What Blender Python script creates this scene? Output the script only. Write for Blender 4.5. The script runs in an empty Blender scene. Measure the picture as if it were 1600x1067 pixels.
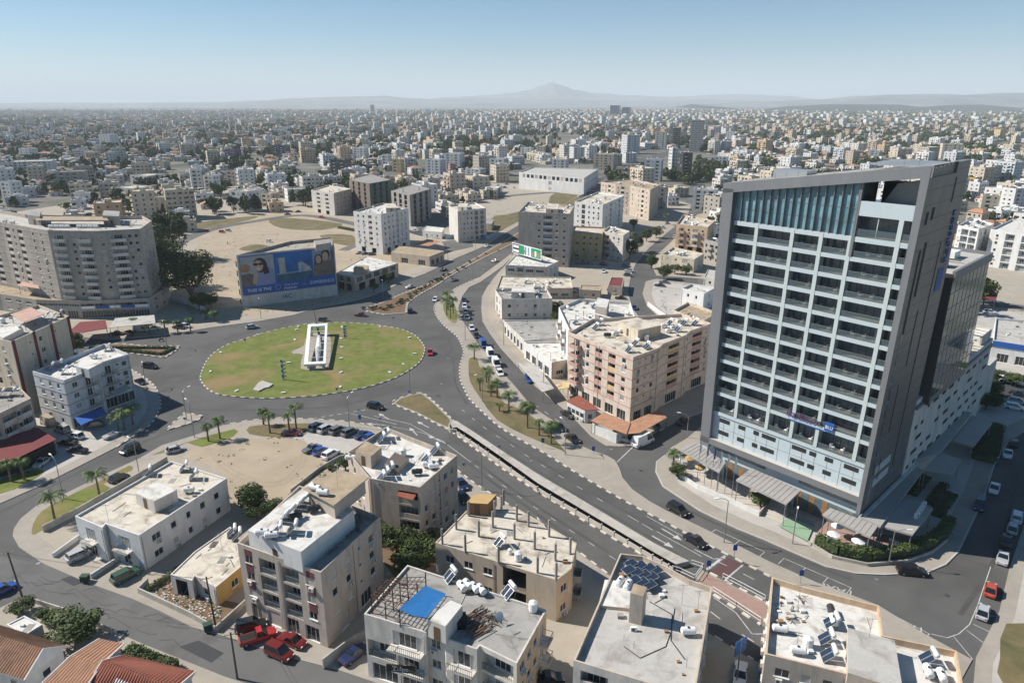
import bpy, math, random
from mathutils import Vector, Matrix
random.seed(7)
SC=bpy.context.scene; COL=SC.collection
# ---------------- camera, sky, sun, exposure
HAZE=7.5e-5; H=74.0; PITCH=math.radians(18.4); FPX=1120.0
cd=bpy.data.cameras.new('camera'); cam=bpy.data.objects.new('camera',cd); COL.objects.link(cam)
cam.location=(0,0,H); cam.rotation_euler=(math.radians(90)-PITCH,0,0)
cd.sensor_width=36; cd.lens=FPX/1600*36; cd.clip_start=1; cd.clip_end=90000
SC.camera=cam
SUN_EL=math.radians(41); SH_AZ=math.radians(-14)      # shadows run towards SH_AZ (math angle from +X)
world=bpy.data.worlds.new("World"); SC.world=world; world.use_nodes=True
wn=world.node_tree; sky=wn.nodes.new('ShaderNodeTexSky'); sky.sky_type='NISHITA'; sky.sun_disc=False
sd=Vector((-math.cos(SH_AZ)*math.cos(SUN_EL),-math.sin(SH_AZ)*math.cos(SUN_EL),math.sin(SUN_EL)))  # towards the sun
sky.sun_elevation=SUN_EL; sky.sun_rotation=math.atan2(sd.x,sd.y)
sky.air_density=0.8; sky.dust_density=0.15; sky.ozone_density=3.5; sky.altitude=80
bg=wn.nodes['Background']; bg.inputs['Strength'].default_value=0.07
hs=wn.nodes.new('ShaderNodeHueSaturation'); hs.inputs['Saturation'].default_value=1.25; hs.inputs['Hue'].default_value=.49; wn.links.new(sky.outputs[0],hs.inputs['Color']); wn.links.new(hs.outputs[0],bg.inputs['Color'])
sl=bpy.data.lights.new('sun','SUN'); sl.energy=5.0; sl.angle=math.radians(.5); sl.color=(1,.945,.865)
so=bpy.data.objects.new('sun',sl); COL.objects.link(so)
so.rotation_euler=sd.to_track_quat('Z','Y').to_euler(); so.location=(0,0,300)
SC.view_settings.view_transform='Standard'; SC.view_settings.look='None'; SC.view_settings.exposure=0.5; SC.view_settings.gamma=1
SC.render.engine='CYCLES'
cy=SC.cycles; cy.use_denoising=True; cy.max_bounces=6; cy.diffuse_bounces=3; cy.glossy_bounces=2; cy.transmission_bounces=3; cy.volume_bounces=1; cy.transparent_max_bounces=8
cy.caustics_reflective=False; cy.caustics_refractive=False; cy.sample_clamp_indirect=4
# ---------------- measuring helpers: a point of the survey photograph -> the place on a level at height z
_c,_s=math.cos(PITCH),math.sin(PITCH)
def G(x,y,z=0.0):
    a=(x-800)/FPX; b=-(y-533.5)/FPX
    d=(a,_c+b*_s,-_s+b*_c); t=(z-H)/d[2]
    return (d[0]*t,d[1]*t)
def PX(X,Y,Z):
    dz=Z-H; dep=Y*_c-dz*_s; up=Y*_s+dz*_c
    return (800+FPX*X/dep,533.5-FPX*up/dep)
def Gs(pts,z=0.0): return [G(p[0],p[1],z) for p in pts]
def area(p): return sum(p[i][0]*p[(i+1)%len(p)][1]-p[(i+1)%len(p)][0]*p[i][1] for i in range(len(p)))/2
def smooth(pts,n=4,closed=True):
    out=[];N=len(pts)
    for i in range(N if closed else N-1):
        g=lambda k: pts[k%N] if closed else pts[max(0,min(N-1,k))]
        p0,p1,p2,p3=g(i-1),g(i),g(i+1),g(i+2)
        for k in range(n):
            t=k/n
            out.append(tuple(.5*((2*p1[j])+(-p0[j]+p2[j])*t+(2*p0[j]-5*p1[j]+4*p2[j]-p3[j])*t*t+(-p0[j]+3*p1[j]-3*p2[j]+p3[j])*t**3) for j in (0,1)))
    if not closed: out.append(tuple(pts[-1]))
    return out
def inpoly(x,y,poly):
    c=False;j=len(poly)-1
    for i in range(len(poly)):
        xi,yi=poly[i][0],poly[i][1];xj,yj=poly[j][0],poly[j][1]
        if (yi>y)!=(yj>y) and x<(xj-xi)*(y-yi)/(yj-yi)+xi: c=not c
        j=i
    return c
def inset(poly,d):
    n=len(poly);out=[]
    for i in range(n):
        p0=Vector(poly[i-1][:2]);p1=Vector(poly[i][:2]);p2=Vector(poly[(i+1)%n][:2])
        e1=(p1-p0).normalized();e2=(p2-p1).normalized()
        n1=Vector((-e1.y,e1.x));n2=Vector((-e2.y,e2.x))
        k=1+n1.dot(n2)
        m=(n1+n2)/max(k,.25)
        out.append((p1.x+m.x*d,p1.y+m.y*d))
    return out
# ---------------- materials
MATS={}
def M(name,col,rough=.8,var=.0,scale=1.0,stain=None,st_amt=0,st_scale=.25,zs=1,metal=0,bump=0,spec=.3,fine=0,trans=0,coat=0,em=0,alpha=1):
    if name in MATS: return MATS[name]
    m=bpy.data.materials.new(name); m.use_nodes=True; MATS[name]=m
    nt=m.node_tree; b=nt.nodes['Principled BSDF']; b.inputs['Roughness'].default_value=rough; b.inputs['Metallic'].default_value=metal
    b.inputs['Specular IOR Level'].default_value=spec; b.inputs['Base Color'].default_value=(*col,1)
    if coat: b.inputs['Coat Weight'].default_value=coat; b.inputs['Coat Roughness'].default_value=.08
    if trans: b.inputs['Transmission Weight'].default_value=trans
    if alpha<1: b.inputs['Alpha'].default_value=alpha
    if em: b.inputs['Emission Color'].default_value=(*col,1); b.inputs['Emission Strength'].default_value=em
    m.diffuse_color=(*col,1)
    if var or st_amt or fine:
        ge=nt.nodes.new('ShaderNodeNewGeometry')
        def mapped(sc,zs):
            mp=nt.nodes.new('ShaderNodeMapping'); mp.inputs['Scale'].default_value=(sc,sc,sc*zs); nt.links.new(ge.outputs['Position'],mp.inputs[0]); return mp.outputs[0]
        def noise(sc,zs,det=4,dist=0):
            n=nt.nodes.new('ShaderNodeTexNoise'); n.inputs['Scale'].default_value=1; n.inputs['Detail'].default_value=det; n.inputs['Roughness'].default_value=.65
            n.inputs['Distortion'].default_value=dist
            nt.links.new(mapped(sc,zs),n.inputs['Vector']); return n.outputs['Fac']
        cur=None
        def mix(fac,a,b2,typ='MIX'):
            x=nt.nodes.new('ShaderNodeMix'); x.data_type='RGBA'; x.blend_type=typ
            if isinstance(fac,float): x.inputs[0].default_value=fac
            else: nt.links.new(fac,x.inputs[0])
            for s_,v in ((6,a),(7,b2)):
                if isinstance(v,tuple): x.inputs[s_].default_value=(*v,1)
                else: nt.links.new(v,x.inputs[s_])
            return x.outputs[2]
        def ramp(f,a,b2):
            r=nt.nodes.new('ShaderNodeMapRange'); r.inputs[1].default_value=a; r.inputs[2].default_value=b2; nt.links.new(f,r.inputs[0]); return r.outputs[0]
        cur=tuple(col)
        if var:
            dark=tuple(c*(1-var) for c in col); lite=tuple(min(.92,c*(1+var*.6)) for c in col)
            cur=mix(ramp(noise(scale,zs),.3,.7),dark,lite)
        if st_amt:
            f=ramp(noise(st_scale,zs,6,.6),.48,.66)
            mm=nt.nodes.new('ShaderNodeMath'); mm.operation='MULTIPLY'; mm.inputs[1].default_value=st_amt; nt.links.new(f,mm.inputs[0])
            cur=mix(mm.outputs[0],cur,tuple(stain or [c*.55 for c in col]))
        if fine:
            f=ramp(noise(6,1,3),.2,.8); v=1-fine
            cur=mix(1.0,cur,mix(f,(v,v,v),(1,1,1)),'MULTIPLY')
        nt.links.new(cur,b.inputs['Base Color'])
        if bump:
            bp=nt.nodes.new('ShaderNodeBump'); bp.inputs['Strength'].default_value=bump; bp.inputs['Distance'].default_value=.1
            nt.links.new(noise(scale*4,1),bp.inputs['Height']); nt.links.new(bp.outputs[0],b.inputs['Normal'])
    return m
def plaster(n,c,a=.5): return M(n,c,.88,.12,.4,[x*.55 for x in c],a,.6,.28,fine=.14)
plaster('beige',(.57,.48,.385)); plaster('pinkish',(.68,.57,.48)); plaster('cream',(.63,.55,.43)); plaster('offwhite',(.66,.62,.565)); plaster('whitewall',(.72,.71,.69),.25)
plaster('peach',(.62,.46,.31)); plaster('yellow',(.64,.49,.26)); plaster('greige',(.43,.39,.345)); plaster('concrete',(.33,.31,.285),.7); plaster('taupe',(.53,.455,.385))
plaster('bluewhite',(.6,.615,.63),.3); plaster('terra',(.55,.35,.28),.3); plaster('dark_red',(.2,.05,.05),.3); plaster('maroon',(.19,.07,.075),.3); plaster('ochre',(.55,.36,.13)); plaster('brickred',(.36,.14,.075))
M('roof_cream',(.66,.6,.5),.9,.14,.5,(.3,.25,.2),.95,.3,fine=.22); M('roof_white',(.69,.67,.625),.85,.08,.6,(.36,.32,.27),.8,.4,fine=.18)
M('roof_grey',(.38,.365,.34),.9,.14,.4,(.2,.18,.16),.85,.35,fine=.2); M('roof_light',(.52,.5,.46),.9,.1,.3,(.3,.27,.24),.8,.3,fine=.2); M('roof_tan',(.44,.35,.24),.9,.2,.5,(.25,.19,.14),.6,.3,fine=.2)
M('slot_shade_black',(.004,.004,.004),1,spec=0); M('glass',(.02,.025,.03),.12,spec=.7); M('glass_mid',(.05,.06,.065),.2,spec=.6); M('curtain',(.3,.29,.27),.5); M('shutter',(.45,.42,.37),.7); M('dark',(.03,.03,.03),.7); M('interior',(.12,.1,.085),.9)
M('frame_white',(.72,.72,.7),.5); M('frame_dark',(.06,.06,.06),.5); M('frame_brown',(.13,.08,.05),.6); M('metal',(.32,.33,.34),.45,metal=.6); M('metal_dark',(.08,.08,.08),.5,metal=.4); M('rust',(.13,.075,.05),.8,.3,2)
M('tank_white',(.78,.78,.76),.4,.1,1.2,(.5,.45,.4),.4,1.2); M('tank_dark',(.04,.04,.045),.4); M('panel_glass',(.02,.03,.05),.15,spec=.8); M('alu',(.5,.52,.53),.4,metal=.7)
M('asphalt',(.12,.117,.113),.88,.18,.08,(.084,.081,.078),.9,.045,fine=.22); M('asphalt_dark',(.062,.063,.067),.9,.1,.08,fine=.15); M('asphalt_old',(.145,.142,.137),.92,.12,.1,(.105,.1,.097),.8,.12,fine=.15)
M('asphalt_dark_wear',(.094,.091,.088),.86,.2,.15,fine=.2); M('paving',(.37,.33,.28),.9,.08,.5,(.27,.24,.2),.5,.12,fine=.12); M('paving_pink',(.36,.24,.2),.9,.1,1,fine=.15); M('paving_light',(.47,.44,.4),.9,.07,.5,(.34,.31,.28),.4,.15,fine=.1); M('red_asphalt',(.12,.065,.06),.9,.1,.5,fine=.1)
M('lot_sand',(.43,.355,.26),.95,.12,.12,(.36,.29,.2),.7,.05,bump=.4,fine=.2); M('lot_pale',(.4,.355,.29),.95,.1,.2,(.36,.3,.23),.6,.12,fine=.15); M('city_ground',(.19,.175,.15),.95,.35,.03,(.05,.065,.038),.95,.014,fine=.15)
M('lawn',(.17,.2,.045),.95,.3,.3,(.29,.205,.1),1,.07,bump=.4,fine=.3); M('dry_grass',(.2,.16,.08),.95,.25,.2,(.09,.1,.04),.8,.08,fine=.3); M('soil',(.2,.13,.08),.95,.25,.6,fine=.3)
M('kerb_white',(.58,.54,.47),.8,.1,2); M('kerb_black',(.12,.115,.11),.8,.1,2); M('kerb_stone',(.45,.42,.38),.9,.1,1); M('paint',(.5,.49,.47),.8,.2,1.5,(.2,.2,.2),.6,.9)
M('wall_conc',(.48,.45,.4),.9,.12,.4,(.28,.25,.22),.6,.3,fine=.12); M('leaf_a',(.07,.1,.028),.75,.45,.5); M('leaf_b',(.056,.08,.03),.75,.4,.5); M('leaf_c',(.09,.12,.035),.75,.35,.6); M('leaf_dry',(.14,.12,.05),.8,.3,.6)
M('palm_leaf',(.085,.135,.03),.6,.35,1.2); M('bark',(.14,.1,.07),.95,.25,3); M('palm_bark',(.19,.14,.1),.95,.3,4)
M('tile_orange',(.46,.25,.155),.85,.16,.8,(.33,.17,.1),.6,.5,fine=.2); M('tile_red',(.3,.1,.065),.85,.2,1.2,(.2,.08,.05),.5,.6,fine=.2); M('tile_brown',(.34,.19,.12),.88,.25,.8,(.2,.12,.08),.7,.5,fine=.25)
M('h_frame',(.25,.255,.265),.45,.1,.2,(.19,.19,.2),.4,.4,.3,metal=.35,spec=.5); M('h_side',(.24,.23,.225),.4,.14,.12,(.15,.145,.14),.5,.25,.25,metal=.45,spec=.5); M('h_band',(.5,.575,.6),.3,.05,.5,spec=.5); M('h_col',(.52,.58,.57),.35,.05,.5); M('h_glass',(.13,.165,.18),.1,.3,.7,spec=.9)
M('h_curtain',(.17,.33,.38),.1,.45,.35,spec=.9); M('h_rail',(.16,.22,.24),.07,spec=.8,alpha=.28); M('lot_track',(.4,.33,.24),.95,.1,.5,fine=.2); M('weed',(.12,.115,.045),.9,.4,.6); M('h_mirror',(.3,.36,.37),.06,metal=.85); M('h_deck',(.2,.165,.14),.7); M('h_canopy',(.36,.34,.32),.6,.08,.4); M('h_stone',(.5,.46,.41),.8,.08,.5)
M('pool',(.27,.4,.27),.2,.1,.6); M('steel',(.45,.45,.44),.5,metal=.5); M('white_paint',(.78,.78,.76),.5,.06,.8); M('wood',(.3,.17,.08),.8,.2,2); M('ply',(.5,.34,.15),.8,.1,1); M('blue_tarp',(.02,.14,.36),.6,.1,1)
M('tyre',(.02,.02,.02),.9); M('rim',(.4,.4,.4),.4,metal=.7); M('carglass',(.012,.015,.018),.08,spec=.8); M('headlamp',(.7,.7,.68),.2,spec=.8); M('taillamp',(.35,.02,.02),.3)
M('sign_blue',(.03,.11,.36),.5); M('sign_green',(.02,.3,.13),.5); M('sign_red',(.45,.03,.03),.5); M('sign_black',(.015,.015,.015),.5); M('sign_white',(.8,.8,.8),.5); M('bin_green',(.03,.07,.045),.6); M('rubble',(.42,.34,.26),.95,.5,2); M('skin',(.55,.34,.25),.6); M('cloth_red',(.4,.05,.05),.8); M('cloth_blue',(.05,.1,.3),.8)
M('green_net',(.1,.14,.115),.9,.2,.6); M('scaffold',(.2,.17,.14),.9,.2,1); M('purple',(.1,.05,.14),.5)
CAR={'black':(.012,.013,.015),'grey':(.13,.135,.14),'silver':(.42,.43,.44),'white':(.75,.75,.74),'blue':(.015,.07,.3),'navy':(.015,.025,.08),'red':(.42,.025,.025),'darkred':(.15,.012,.015),'orange_red':(.45,.07,.03),'teal':(.06,.13,.15),'beige':(.4,.33,.24),'green':(.03,.09,.06)}
for k,v in CAR.items(): M('car_'+k,v,.35,spec=.5,coat=.6)
# ---------------- mesh helper
class MB:
    def __init__(s): s.v=[];s.f=[];s.m=[];s.slots=[]
    def slot(s,m):
        if m not in s.slots: s.slots.append(m)
        return s.slots.index(m)
    def face(s,pts,m):
        i=len(s.v); s.v.extend(pts); s.f.append(tuple(range(i,i+len(pts)))); s.m.append(s.slot(m)); return s
    def box(s,x0,y0,z0,x1,y1,z1,m,X=None,top=None):
        p=[(x0,y0,z0),(x1,y0,z0),(x1,y1,z0),(x0,y1,z0),(x0,y0,z1),(x1,y0,z1),(x1,y1,z1),(x0,y1,z1)]
        if X is not None: p=[tuple(X@Vector(q)) for q in p]
        i=len(s.v); s.v.extend(p); k=s.slot(m)
        for q in ((0,3,2,1),(0,1,5,4),(1,2,6,5),(2,3,7,6),(3,0,4,7)): s.f.append(tuple(i+a for a in q)); s.m.append(k)
        s.f.append((i+4,i+5,i+6,i+7)); s.m.append(s.slot(top) if top else k); return s
    def prism(s,poly,z0,z1,m,top=None,bottom=True,off=(0,0)):
        n=len(poly); i=len(s.v); z1f=z1 if callable(z1) else (lambda x,y:z1)
        s.v.extend([(p[0]-off[0],p[1]-off[1],z0) for p in poly]+[(p[0]-off[0],p[1]-off[1],z1f(p[0],p[1])) for p in poly]); k=s.slot(m)
        for a in range(n): b=(a+1)%n; s.f.append((i+a,i+b,i+n+b,i+n+a)); s.m.append(k)
        s.f.append(tuple(i+n+a for a in range(n))); s.m.append(s.slot(top or m))
        if bottom: s.f.append(tuple(i+a for a in reversed(range(n)))); s.m.append(k)
        return s
    def cyl(s,p0,p1,r0,r1,m,n=8,caps=True):
        p0=Vector(p0);p1=Vector(p1);d=(p1-p0).normalized();a=d.orthogonal().normalized();b=d.cross(a);i=len(s.v);k=s.slot(m)
        for p,r in ((p0,r0),(p1,r1)):
            for j in range(n): t=2*math.pi*j/n; s.v.append(tuple(p+a*(r*math.cos(t))+b*(r*math.sin(t))))
        for j in range(n): q=(j+1)%n; s.f.append((i+j,i+q,i+n+q,i+n+j)); s.m.append(k)
        if caps: s.f.append(tuple(i+n+j for j in range(n))); s.m.append(k); s.f.append(tuple(i+j for j in reversed(range(n)))); s.m.append(k)
        return s
    def bar(s,p0,p1,w,m): return s.cyl(p0,p1,w,w,m,4)
    def ball(s,c,r,m,n=8,k=5,sz=1):
        prev=None
        for a in range(k+1):
            t=math.pi*a/k; z=c[2]+r*sz*math.cos(t); rr=max(r*math.sin(t),.001)
            ring=[(c[0]+rr*math.cos(2*math.pi*j/n),c[1]+rr*math.sin(2*math.pi*j/n),z) for j in range(n)]
            if prev:
                for j in range(n): q=(j+1)%n; s.face([prev[j],ring[j],ring[q],prev[q]],m)
            prev=ring
        return s
    def mesh(s,name):
        me=bpy.data.meshes.new(name); me.from_pydata(s.v,[],s.f)
        for m in s.slots: me.materials.append(MATS[m])
        me.polygons.foreach_set('material_index',s.m); me.update(); return me
    def build(s,name,parent=None,loc=(0,0,0),rz=0,smooth_=False):
        me=s.mesh(name)
        if smooth_: me.polygons.foreach_set('use_smooth',[True]*len(me.polygons))
        return link(name,me,parent,loc,rz)
def link(name,me,parent=None,loc=(0,0,0),rz=0):
    o=bpy.data.objects.new(name,me); COL.objects.link(o); o.location=loc; o.rotation_euler=(0,0,rz)
    if parent: o.parent=parent
    return o
def tag(o,label=None,cat=None,group=None,kind=None):
    if label: o['label']=label
    if cat: o['category']=cat
    if group: o['group']=group
    if kind: o['kind']=kind
    return o
def empty(name,loc,label,cat,group=None,rz=0):
    o=bpy.data.objects.new(name,None); COL.objects.link(o); o.location=loc; o.rotation_euler=(0,0,rz); o.empty_display_size=.5
    return tag(o,label,cat,group)
def copy_tree(o,loc=None,rz=None,label=None,group=None,sc=None,recolor=None,parent=None):
    c=o.copy(); COL.objects.link(c)
    if parent is not None: c.parent=parent
    if loc is not None: c.location=loc
    if rz is not None: c.rotation_euler=(0,0,rz)
    if sc is not None: c.scale=sc if isinstance(sc,tuple) else (sc,sc,sc)
    if label: c['label']=label
    if group: c['group']=group
    if recolor and c.type=='MESH': paint(c,recolor)
    for ch in KIDS.get(o.name,[]) or [x for x in o.children]: copy_tree(ch,recolor=recolor,parent=c)
    return c
KIDS={}
def kids(o):
    KIDS[o.name]=list(o.children)
    for c in o.children: kids(c)
def paint(o,rc):
    for i,s in enumerate(o.material_slots):
        if s.material and s.material.name in rc:
            new=MATS[rc[s.material.name]]; s.link='OBJECT'; s.material=new
def struct(mb,name): return tag(mb.build(name),kind='structure')
def text(s_,size,m,parent,loc,rot,ext=.02,name='lettering',align='CENTER'):
    c=bpy.data.curves.new(name,'FONT'); c.body=s_; c.size=size; c.extrude=ext; c.align_x=align; c.align_y='CENTER'; c.resolution_u=2
    c.materials.append(MATS[m]); t_=bpy.data.objects.new('tmp',c); COL.objects.link(t_); bpy.context.view_layer.update(); me=bpy.data.meshes.new_from_object(t_.evaluated_get(bpy.context.evaluated_depsgraph_get())); me.name=name; bpy.data.objects.remove(t_)
    o=bpy.data.objects.new(name,me); COL.objects.link(o); o.parent=parent; o.location=loc; o.rotation_euler=rot; return o
# ---------------- ground, roads, pavements
def sheet(name,pts,z,m,px=True,kind='structure',extra=None):
    P=Gs(pts) if px else pts
    if area(P)<0: P=P[::-1]
    mb=MB(); mb.face([(p[0],p[1],z) for p in P],m); o=mb.build(name); return tag(o,kind=kind)
g=MB(); g.face([(-30000,-400,-.08),(30000,-400,-.08),(30000,45000,-.08),(-30000,45000,-.08)],'city_ground'); struct(g,'ground')
sheet('road',[(-300,1300),(-300,540),(100,512),(330,490),(500,462),(600,440),(680,410),(740,375),(830,335),(1120,325),(1200,430),(1800,540),(1900,1300)],0,'asphalt')
BZ=.13
def block(name,pts,inner=None,w=3.2,top='paving',n=1,innerm=None):
    P=Gs(pts)
    if area(P)<0: P=P[::-1]
    mb=MB(); mb.prism(P,-.05,BZ,'kerb_stone',top=top,bottom=False); struct(mb,name)
    if inner:
        Q=inset(P,w); mb=MB(); mb.face([(p[0],p[1],BZ+.006) for p in Q],inner); struct(mb,'yard_ground')
    return P
NB=[(-300,515),(126,527),(167,531),(253,525),(329,512),(406,502),(461,492),(492,482),(527,476),(568,467),(603,454),(628,441),(664,428),(689,416),(714,403),(750,388),(776,373),(809,353),(870,318),(860,290),(600,280),(300,290),(-300,380)]
block('pavement',NB,'lot_pale',4)
P1=[(800,396),(750,433),(714,449),(692,464),(679,477),(681,492),(694,509),(715,527),(724,547),(722,560),(718,573),(719,593),(725,607),(733,623),(756,646),(783,669),(821,692),(852,709),(902,740),(953,770),(1004,798),(1049,821),(1085,841),(1119,858),(1147,872),(1203,901),(1260,930),(1330,966),(1400,1003),(1470,1042),(1503,1060),(1519,1031),(1447,992),(1372,946),(1330,930),(1275,910),(1203,878),(1100,826),(1079,816),(1041,798),(1014,783),(988,765),(973,747),(968,732),(960.6,719.4),(948,712),(928,705.5),(910,698),(880,672),(862,656),(831,636),(806,605),(783,580),(765,558),(748,538),(735,520),(722,500),(716,482),(722,464),(733,449),(751,441),(786,416),(799,402)]
block('pavement',P1)
block('pavement',[(803,396),(791,413),(773,433),(761,449),(753,464),(752,482),(754,502),(766,522),(783,545),(809,573),(837,604),(877,636),(902,659),(923,681),(948,697),(968,698),(983,697),(1054,661),(1100,643),(1150,605),(1130,590),(1060,545),(1010,510),(988,482),(981,456),(986,431),(993,413),(1014,388),(1040,366),(1060,350),(1075,335),(1080,320),(960,280),(905,322),(840,368)],'lot_pale',2.5)
CB=[(1072,686),(1048,700),(1039,712),(1026,722),(1025,737),(1036,760),(1048,768),(1095,799),(1154,827),(1196,844),(1244,865),(1293,886),(1338,896),(1380,898),(1449,894),(1477,882),(1497,862),(1525,803),(1536,782),(1553,726),(1574,692),(1610,668),(1640,655),(1720,600),(1720,500),(1400,462),(1100,446),(1026,436),(1009,440),(1004,459),(1011,478),(1040,505),(1100,545),(1180,592),(1150,625),(1110,655)]
block('pavement',CB,'paving_light',3.5)
block('pavement',[(1026,431),(1019,416),(1024,401),(1047,380),(1068,358),(1090,335),(1200,320),(1700,380),(1800,505),(1400,450),(1100,436)],'lot_pale',2)
DB=[(350,664),(389,657),(439,653),(489,655),(527,657),(565,662),(588,667),(640,690),(690,716),(726,746),(741,755),(800,792),(858,829),(900,859),(950,897),(1020,938),(1103,986),(1144,1011),(1177,1031),(1300,1095),(1450,1180),(1300,1400),(650,1400),(620,1078),(529,1047),(440,1024),(370,1000),(300,980),(250,955),(207,936),(140,912),(70,882),(30,855),(20,837),(22,826),(33,810),(58,790),(101,772),(162,742),(217,717),(253,696),(303,681)]
block('pavement',DB,'lot_pale',3.4)
block('pavement',[(-200,985),(0,950),(37,933),(110,955),(175,985),(225,1007),(300,1037),(350,1057),(450,1090),(600,1130),(600,1400),(-300,1400)],'lot_pale',1.6)
block('pavement',[(-300,905),(-60,815),(0,787),(68,757),(127,727),(182,699),(210,681),(235,664),(248,643),(251,628),(243,605),(223,588),(202,576),(150,565),(60,563),(-300,560)],'paving_light',3)
block('pavement',[(1561,956),(1577,888),(1600,820),(1700,760),(1900,1300),(1500,1300),(1525,1027)],'paving_light',2)
T1=[(128,542),(187,537),(240,542),(281,541),(261,557),(250,558),(187,550)];T2=[(260,673),(266,665),(289,645),(316,650),(311,656),(290,664)]
T3=[(613,631),(623,623),(640,617),(659,614),(676,626),(704,653),(709,661),(701,671),(679,661),(650,646)]
block('traffic_island',T1,'soil',.5); block('traffic_island',T2,None); block('traffic_island',T3,'dry_grass',.6)
MD=[(636,489),(638,474),(659,459),(674,451),(689,442),(700,434),(743,410),(799,382),(850,349),(900,317),(945,287),(1000,256),(997,253),(940,284),(893,313),(845,342),(793,374),(750,399),(724,414),(697,430),(664,446),(654,449),(623,461),(593,474),(570,482),(572,487),(600,492)]
block('traffic_island',MD,'soil',.8)
MD2=[(1098,890),(1128,905),(1194,939),(1300,995),(1330,1045),(1189,976),(1113,928),(1085,908)]
block('traffic_island',MD2,'paving_pink',.5)
# roundabout
RB=[(314,585),(315,597),(329,611),(350,618),(400,622.5),(443.6,622),(490,619),(527,614),(578,604),(623,588),(654,567.6),(663,550),(662,540),(648.5,524.6),(623,514),(578,507),(537,504.5),(482,506),(426,517),(383,529.5),(349,542),(326,560)]
RS=smooth(Gs(RB),4)
if area(RS)<0: RS=RS[::-1]
mb=MB(); mb.prism(RS,-.05,.16,'kerb_white',top='lawn',bottom=False); struct(mb,'roundabout_lawn')
# kerbs painted black and white
def kerb(P,closed=False,w=.32,z=.19,painted=True,name='kerb'):
    if closed: P=P+[P[0]]
    mb=MB(); acc=0; L=1.35
    for a,b in zip(P[:-1],P[1:]):
        a=Vector(a);b=Vector(b);d=b-a;l=d.length
        if l<1e-6: continue
        d/=l; nn=Vector((-d.y,d.x))*w/2; t=0
        while t<l-1e-6:
            k=int((acc+t)/L+1e-6); e=min(l,(k+1)*L-acc)
            if e<=t+1e-6: e=min(l,t+L)
            p=a+d*t;q=a+d*e; m=('kerb_white' if k%2 else 'kerb_black') if painted else 'kerb_stone'
            mb.prism([tuple(p-nn),tuple(q-nn),tuple(q+nn),tuple(p+nn)],0,z,m,bottom=False); t=e
        acc+=l
    return struct(mb,name)
kerb(RS,True)
kerb(smooth(Gs(P1[1:26]),3,False)); kerb(smooth(Gs(T3),2),True); kerb(smooth(Gs(T1),2),True,.35); kerb(Gs(T2),True,.35)
kerb(smooth(Gs(MD[:8]),3,False)); kerb(Gs(MD[12:]),False,.3)
kerb(smooth(Gs([(202,576),(223,588),(243,605),(251,628),(248,643),(235,664),(210,681),(182,699)]),3,False))
kerb(Gs([(350,664),(389,657),(439,653),(489,655),(527,657),(565,662),(588,667),(640,690),(690,716),(741,755),(800,792),(858,829),(900,859),(950,897),(1020,938),(1103,986),(1177,1031)]),False,.3)
kerb(Gs([(702,672),(735,696),(780,729),(825,759),(870,787),(900,806.5),(930,824.5),(960,842.5),(1005,868),(1050,895)]),False,.35)
kerb(Gs([(1098,890),(1128,905),(1194,939)]),False,.5); kerb(Gs([(1085,908),(1113,928),(1189,976)]),False,.5)
kerb(Gs(CB[2:21]),False,.3,.17,False)
# lawns and lots on top of the blocks
def lot(name,pts,m,z=BZ+.012,sm=0,kind='structure'):
    P=Gs(pts)
    if sm: P=smooth(P,sm)
    if area(P)<0: P=P[::-1]
    mb=MB(); mb.face([(p[0],p[1],z) for p in P],m); return tag(mb.build(name),kind=kind)
for p in ([(692,478),(700,470),(712,480),(714,503),(706,504),(697,494)],
          [(734,560),(746,560),(749,573),(776,603),(781,618),(789,631),(821,643),(852,671),(886,709),(877,704),(821,681),(776,656),(751,623),(735,598),(732,575)],
          [(238,711),(291,692),(366,671),(364,683),(316,699),(292,692),(270,704)],
          [(50,828),(58,808),(83,788),(157,752),(202,728),(207,735),(200,738),(162,757),(177,767),(124,798),(68,828),(52,836)],
          [(390,667),(426,664),(487,662),(484,671),(469,679),(436,684),(390,679)],
          [(-80,790),(0,750),(50,735),(70,738),(40,757),(0,773)],[(1572,975),(1640,990),(1660,1080),(1566,1067),(1562,1030)]):
    lot('grass_verge',p,'dry_grass' if p[0][0] in(734,390,1572) else 'lawn',BZ+.03,2)
lot('sandy_lot',[(305,700),(350,691),(440,684),(475,688),(500,716),(520,735),(457,775),(430,795),(350,790),(355,745),(330,728),(285,715)],'lot_sand',BZ+.018)
lot('car_park',[(440,684),(484,673),(600,686),(640,705),(600,735),(520,735),(500,716),(475,688)],'paving_light',BZ+.022)
lot('sandy_lot',[(262,440),(300,395),(330,360),(420,350),(553,350),(556,395),(620,388),(680,400),(560,462),(480,482),(340,500),(300,498)],'lot_sand',BZ+.018)
lot('sandy_lot',[(300,380),(324,350),(400,336),(480,330),(552,345),(553,360),(420,352)],'lot_sand',BZ+.014)
for p in ([(420,345),(450,341),(535,350),(500,360),(440,357)],[(500,368),(550,368),(553,384),(520,380)],[(373,390),(400,382),(425,387),(400,393)],[(300,352),(330,345),(400,338),(390,344),(320,358)],[(757,372),(770,340),(815,322),(880,306),(905,309),(860,330),(815,345),(800,352)]):
    lot('dry_field',p,'dry_grass',BZ+.03,3)
lot('sandy_lot',[(760,335),(800,316),(840,305),(880,300),(905,306),(860,318),(790,336)],'lot_pale',BZ+.034,2)
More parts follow.
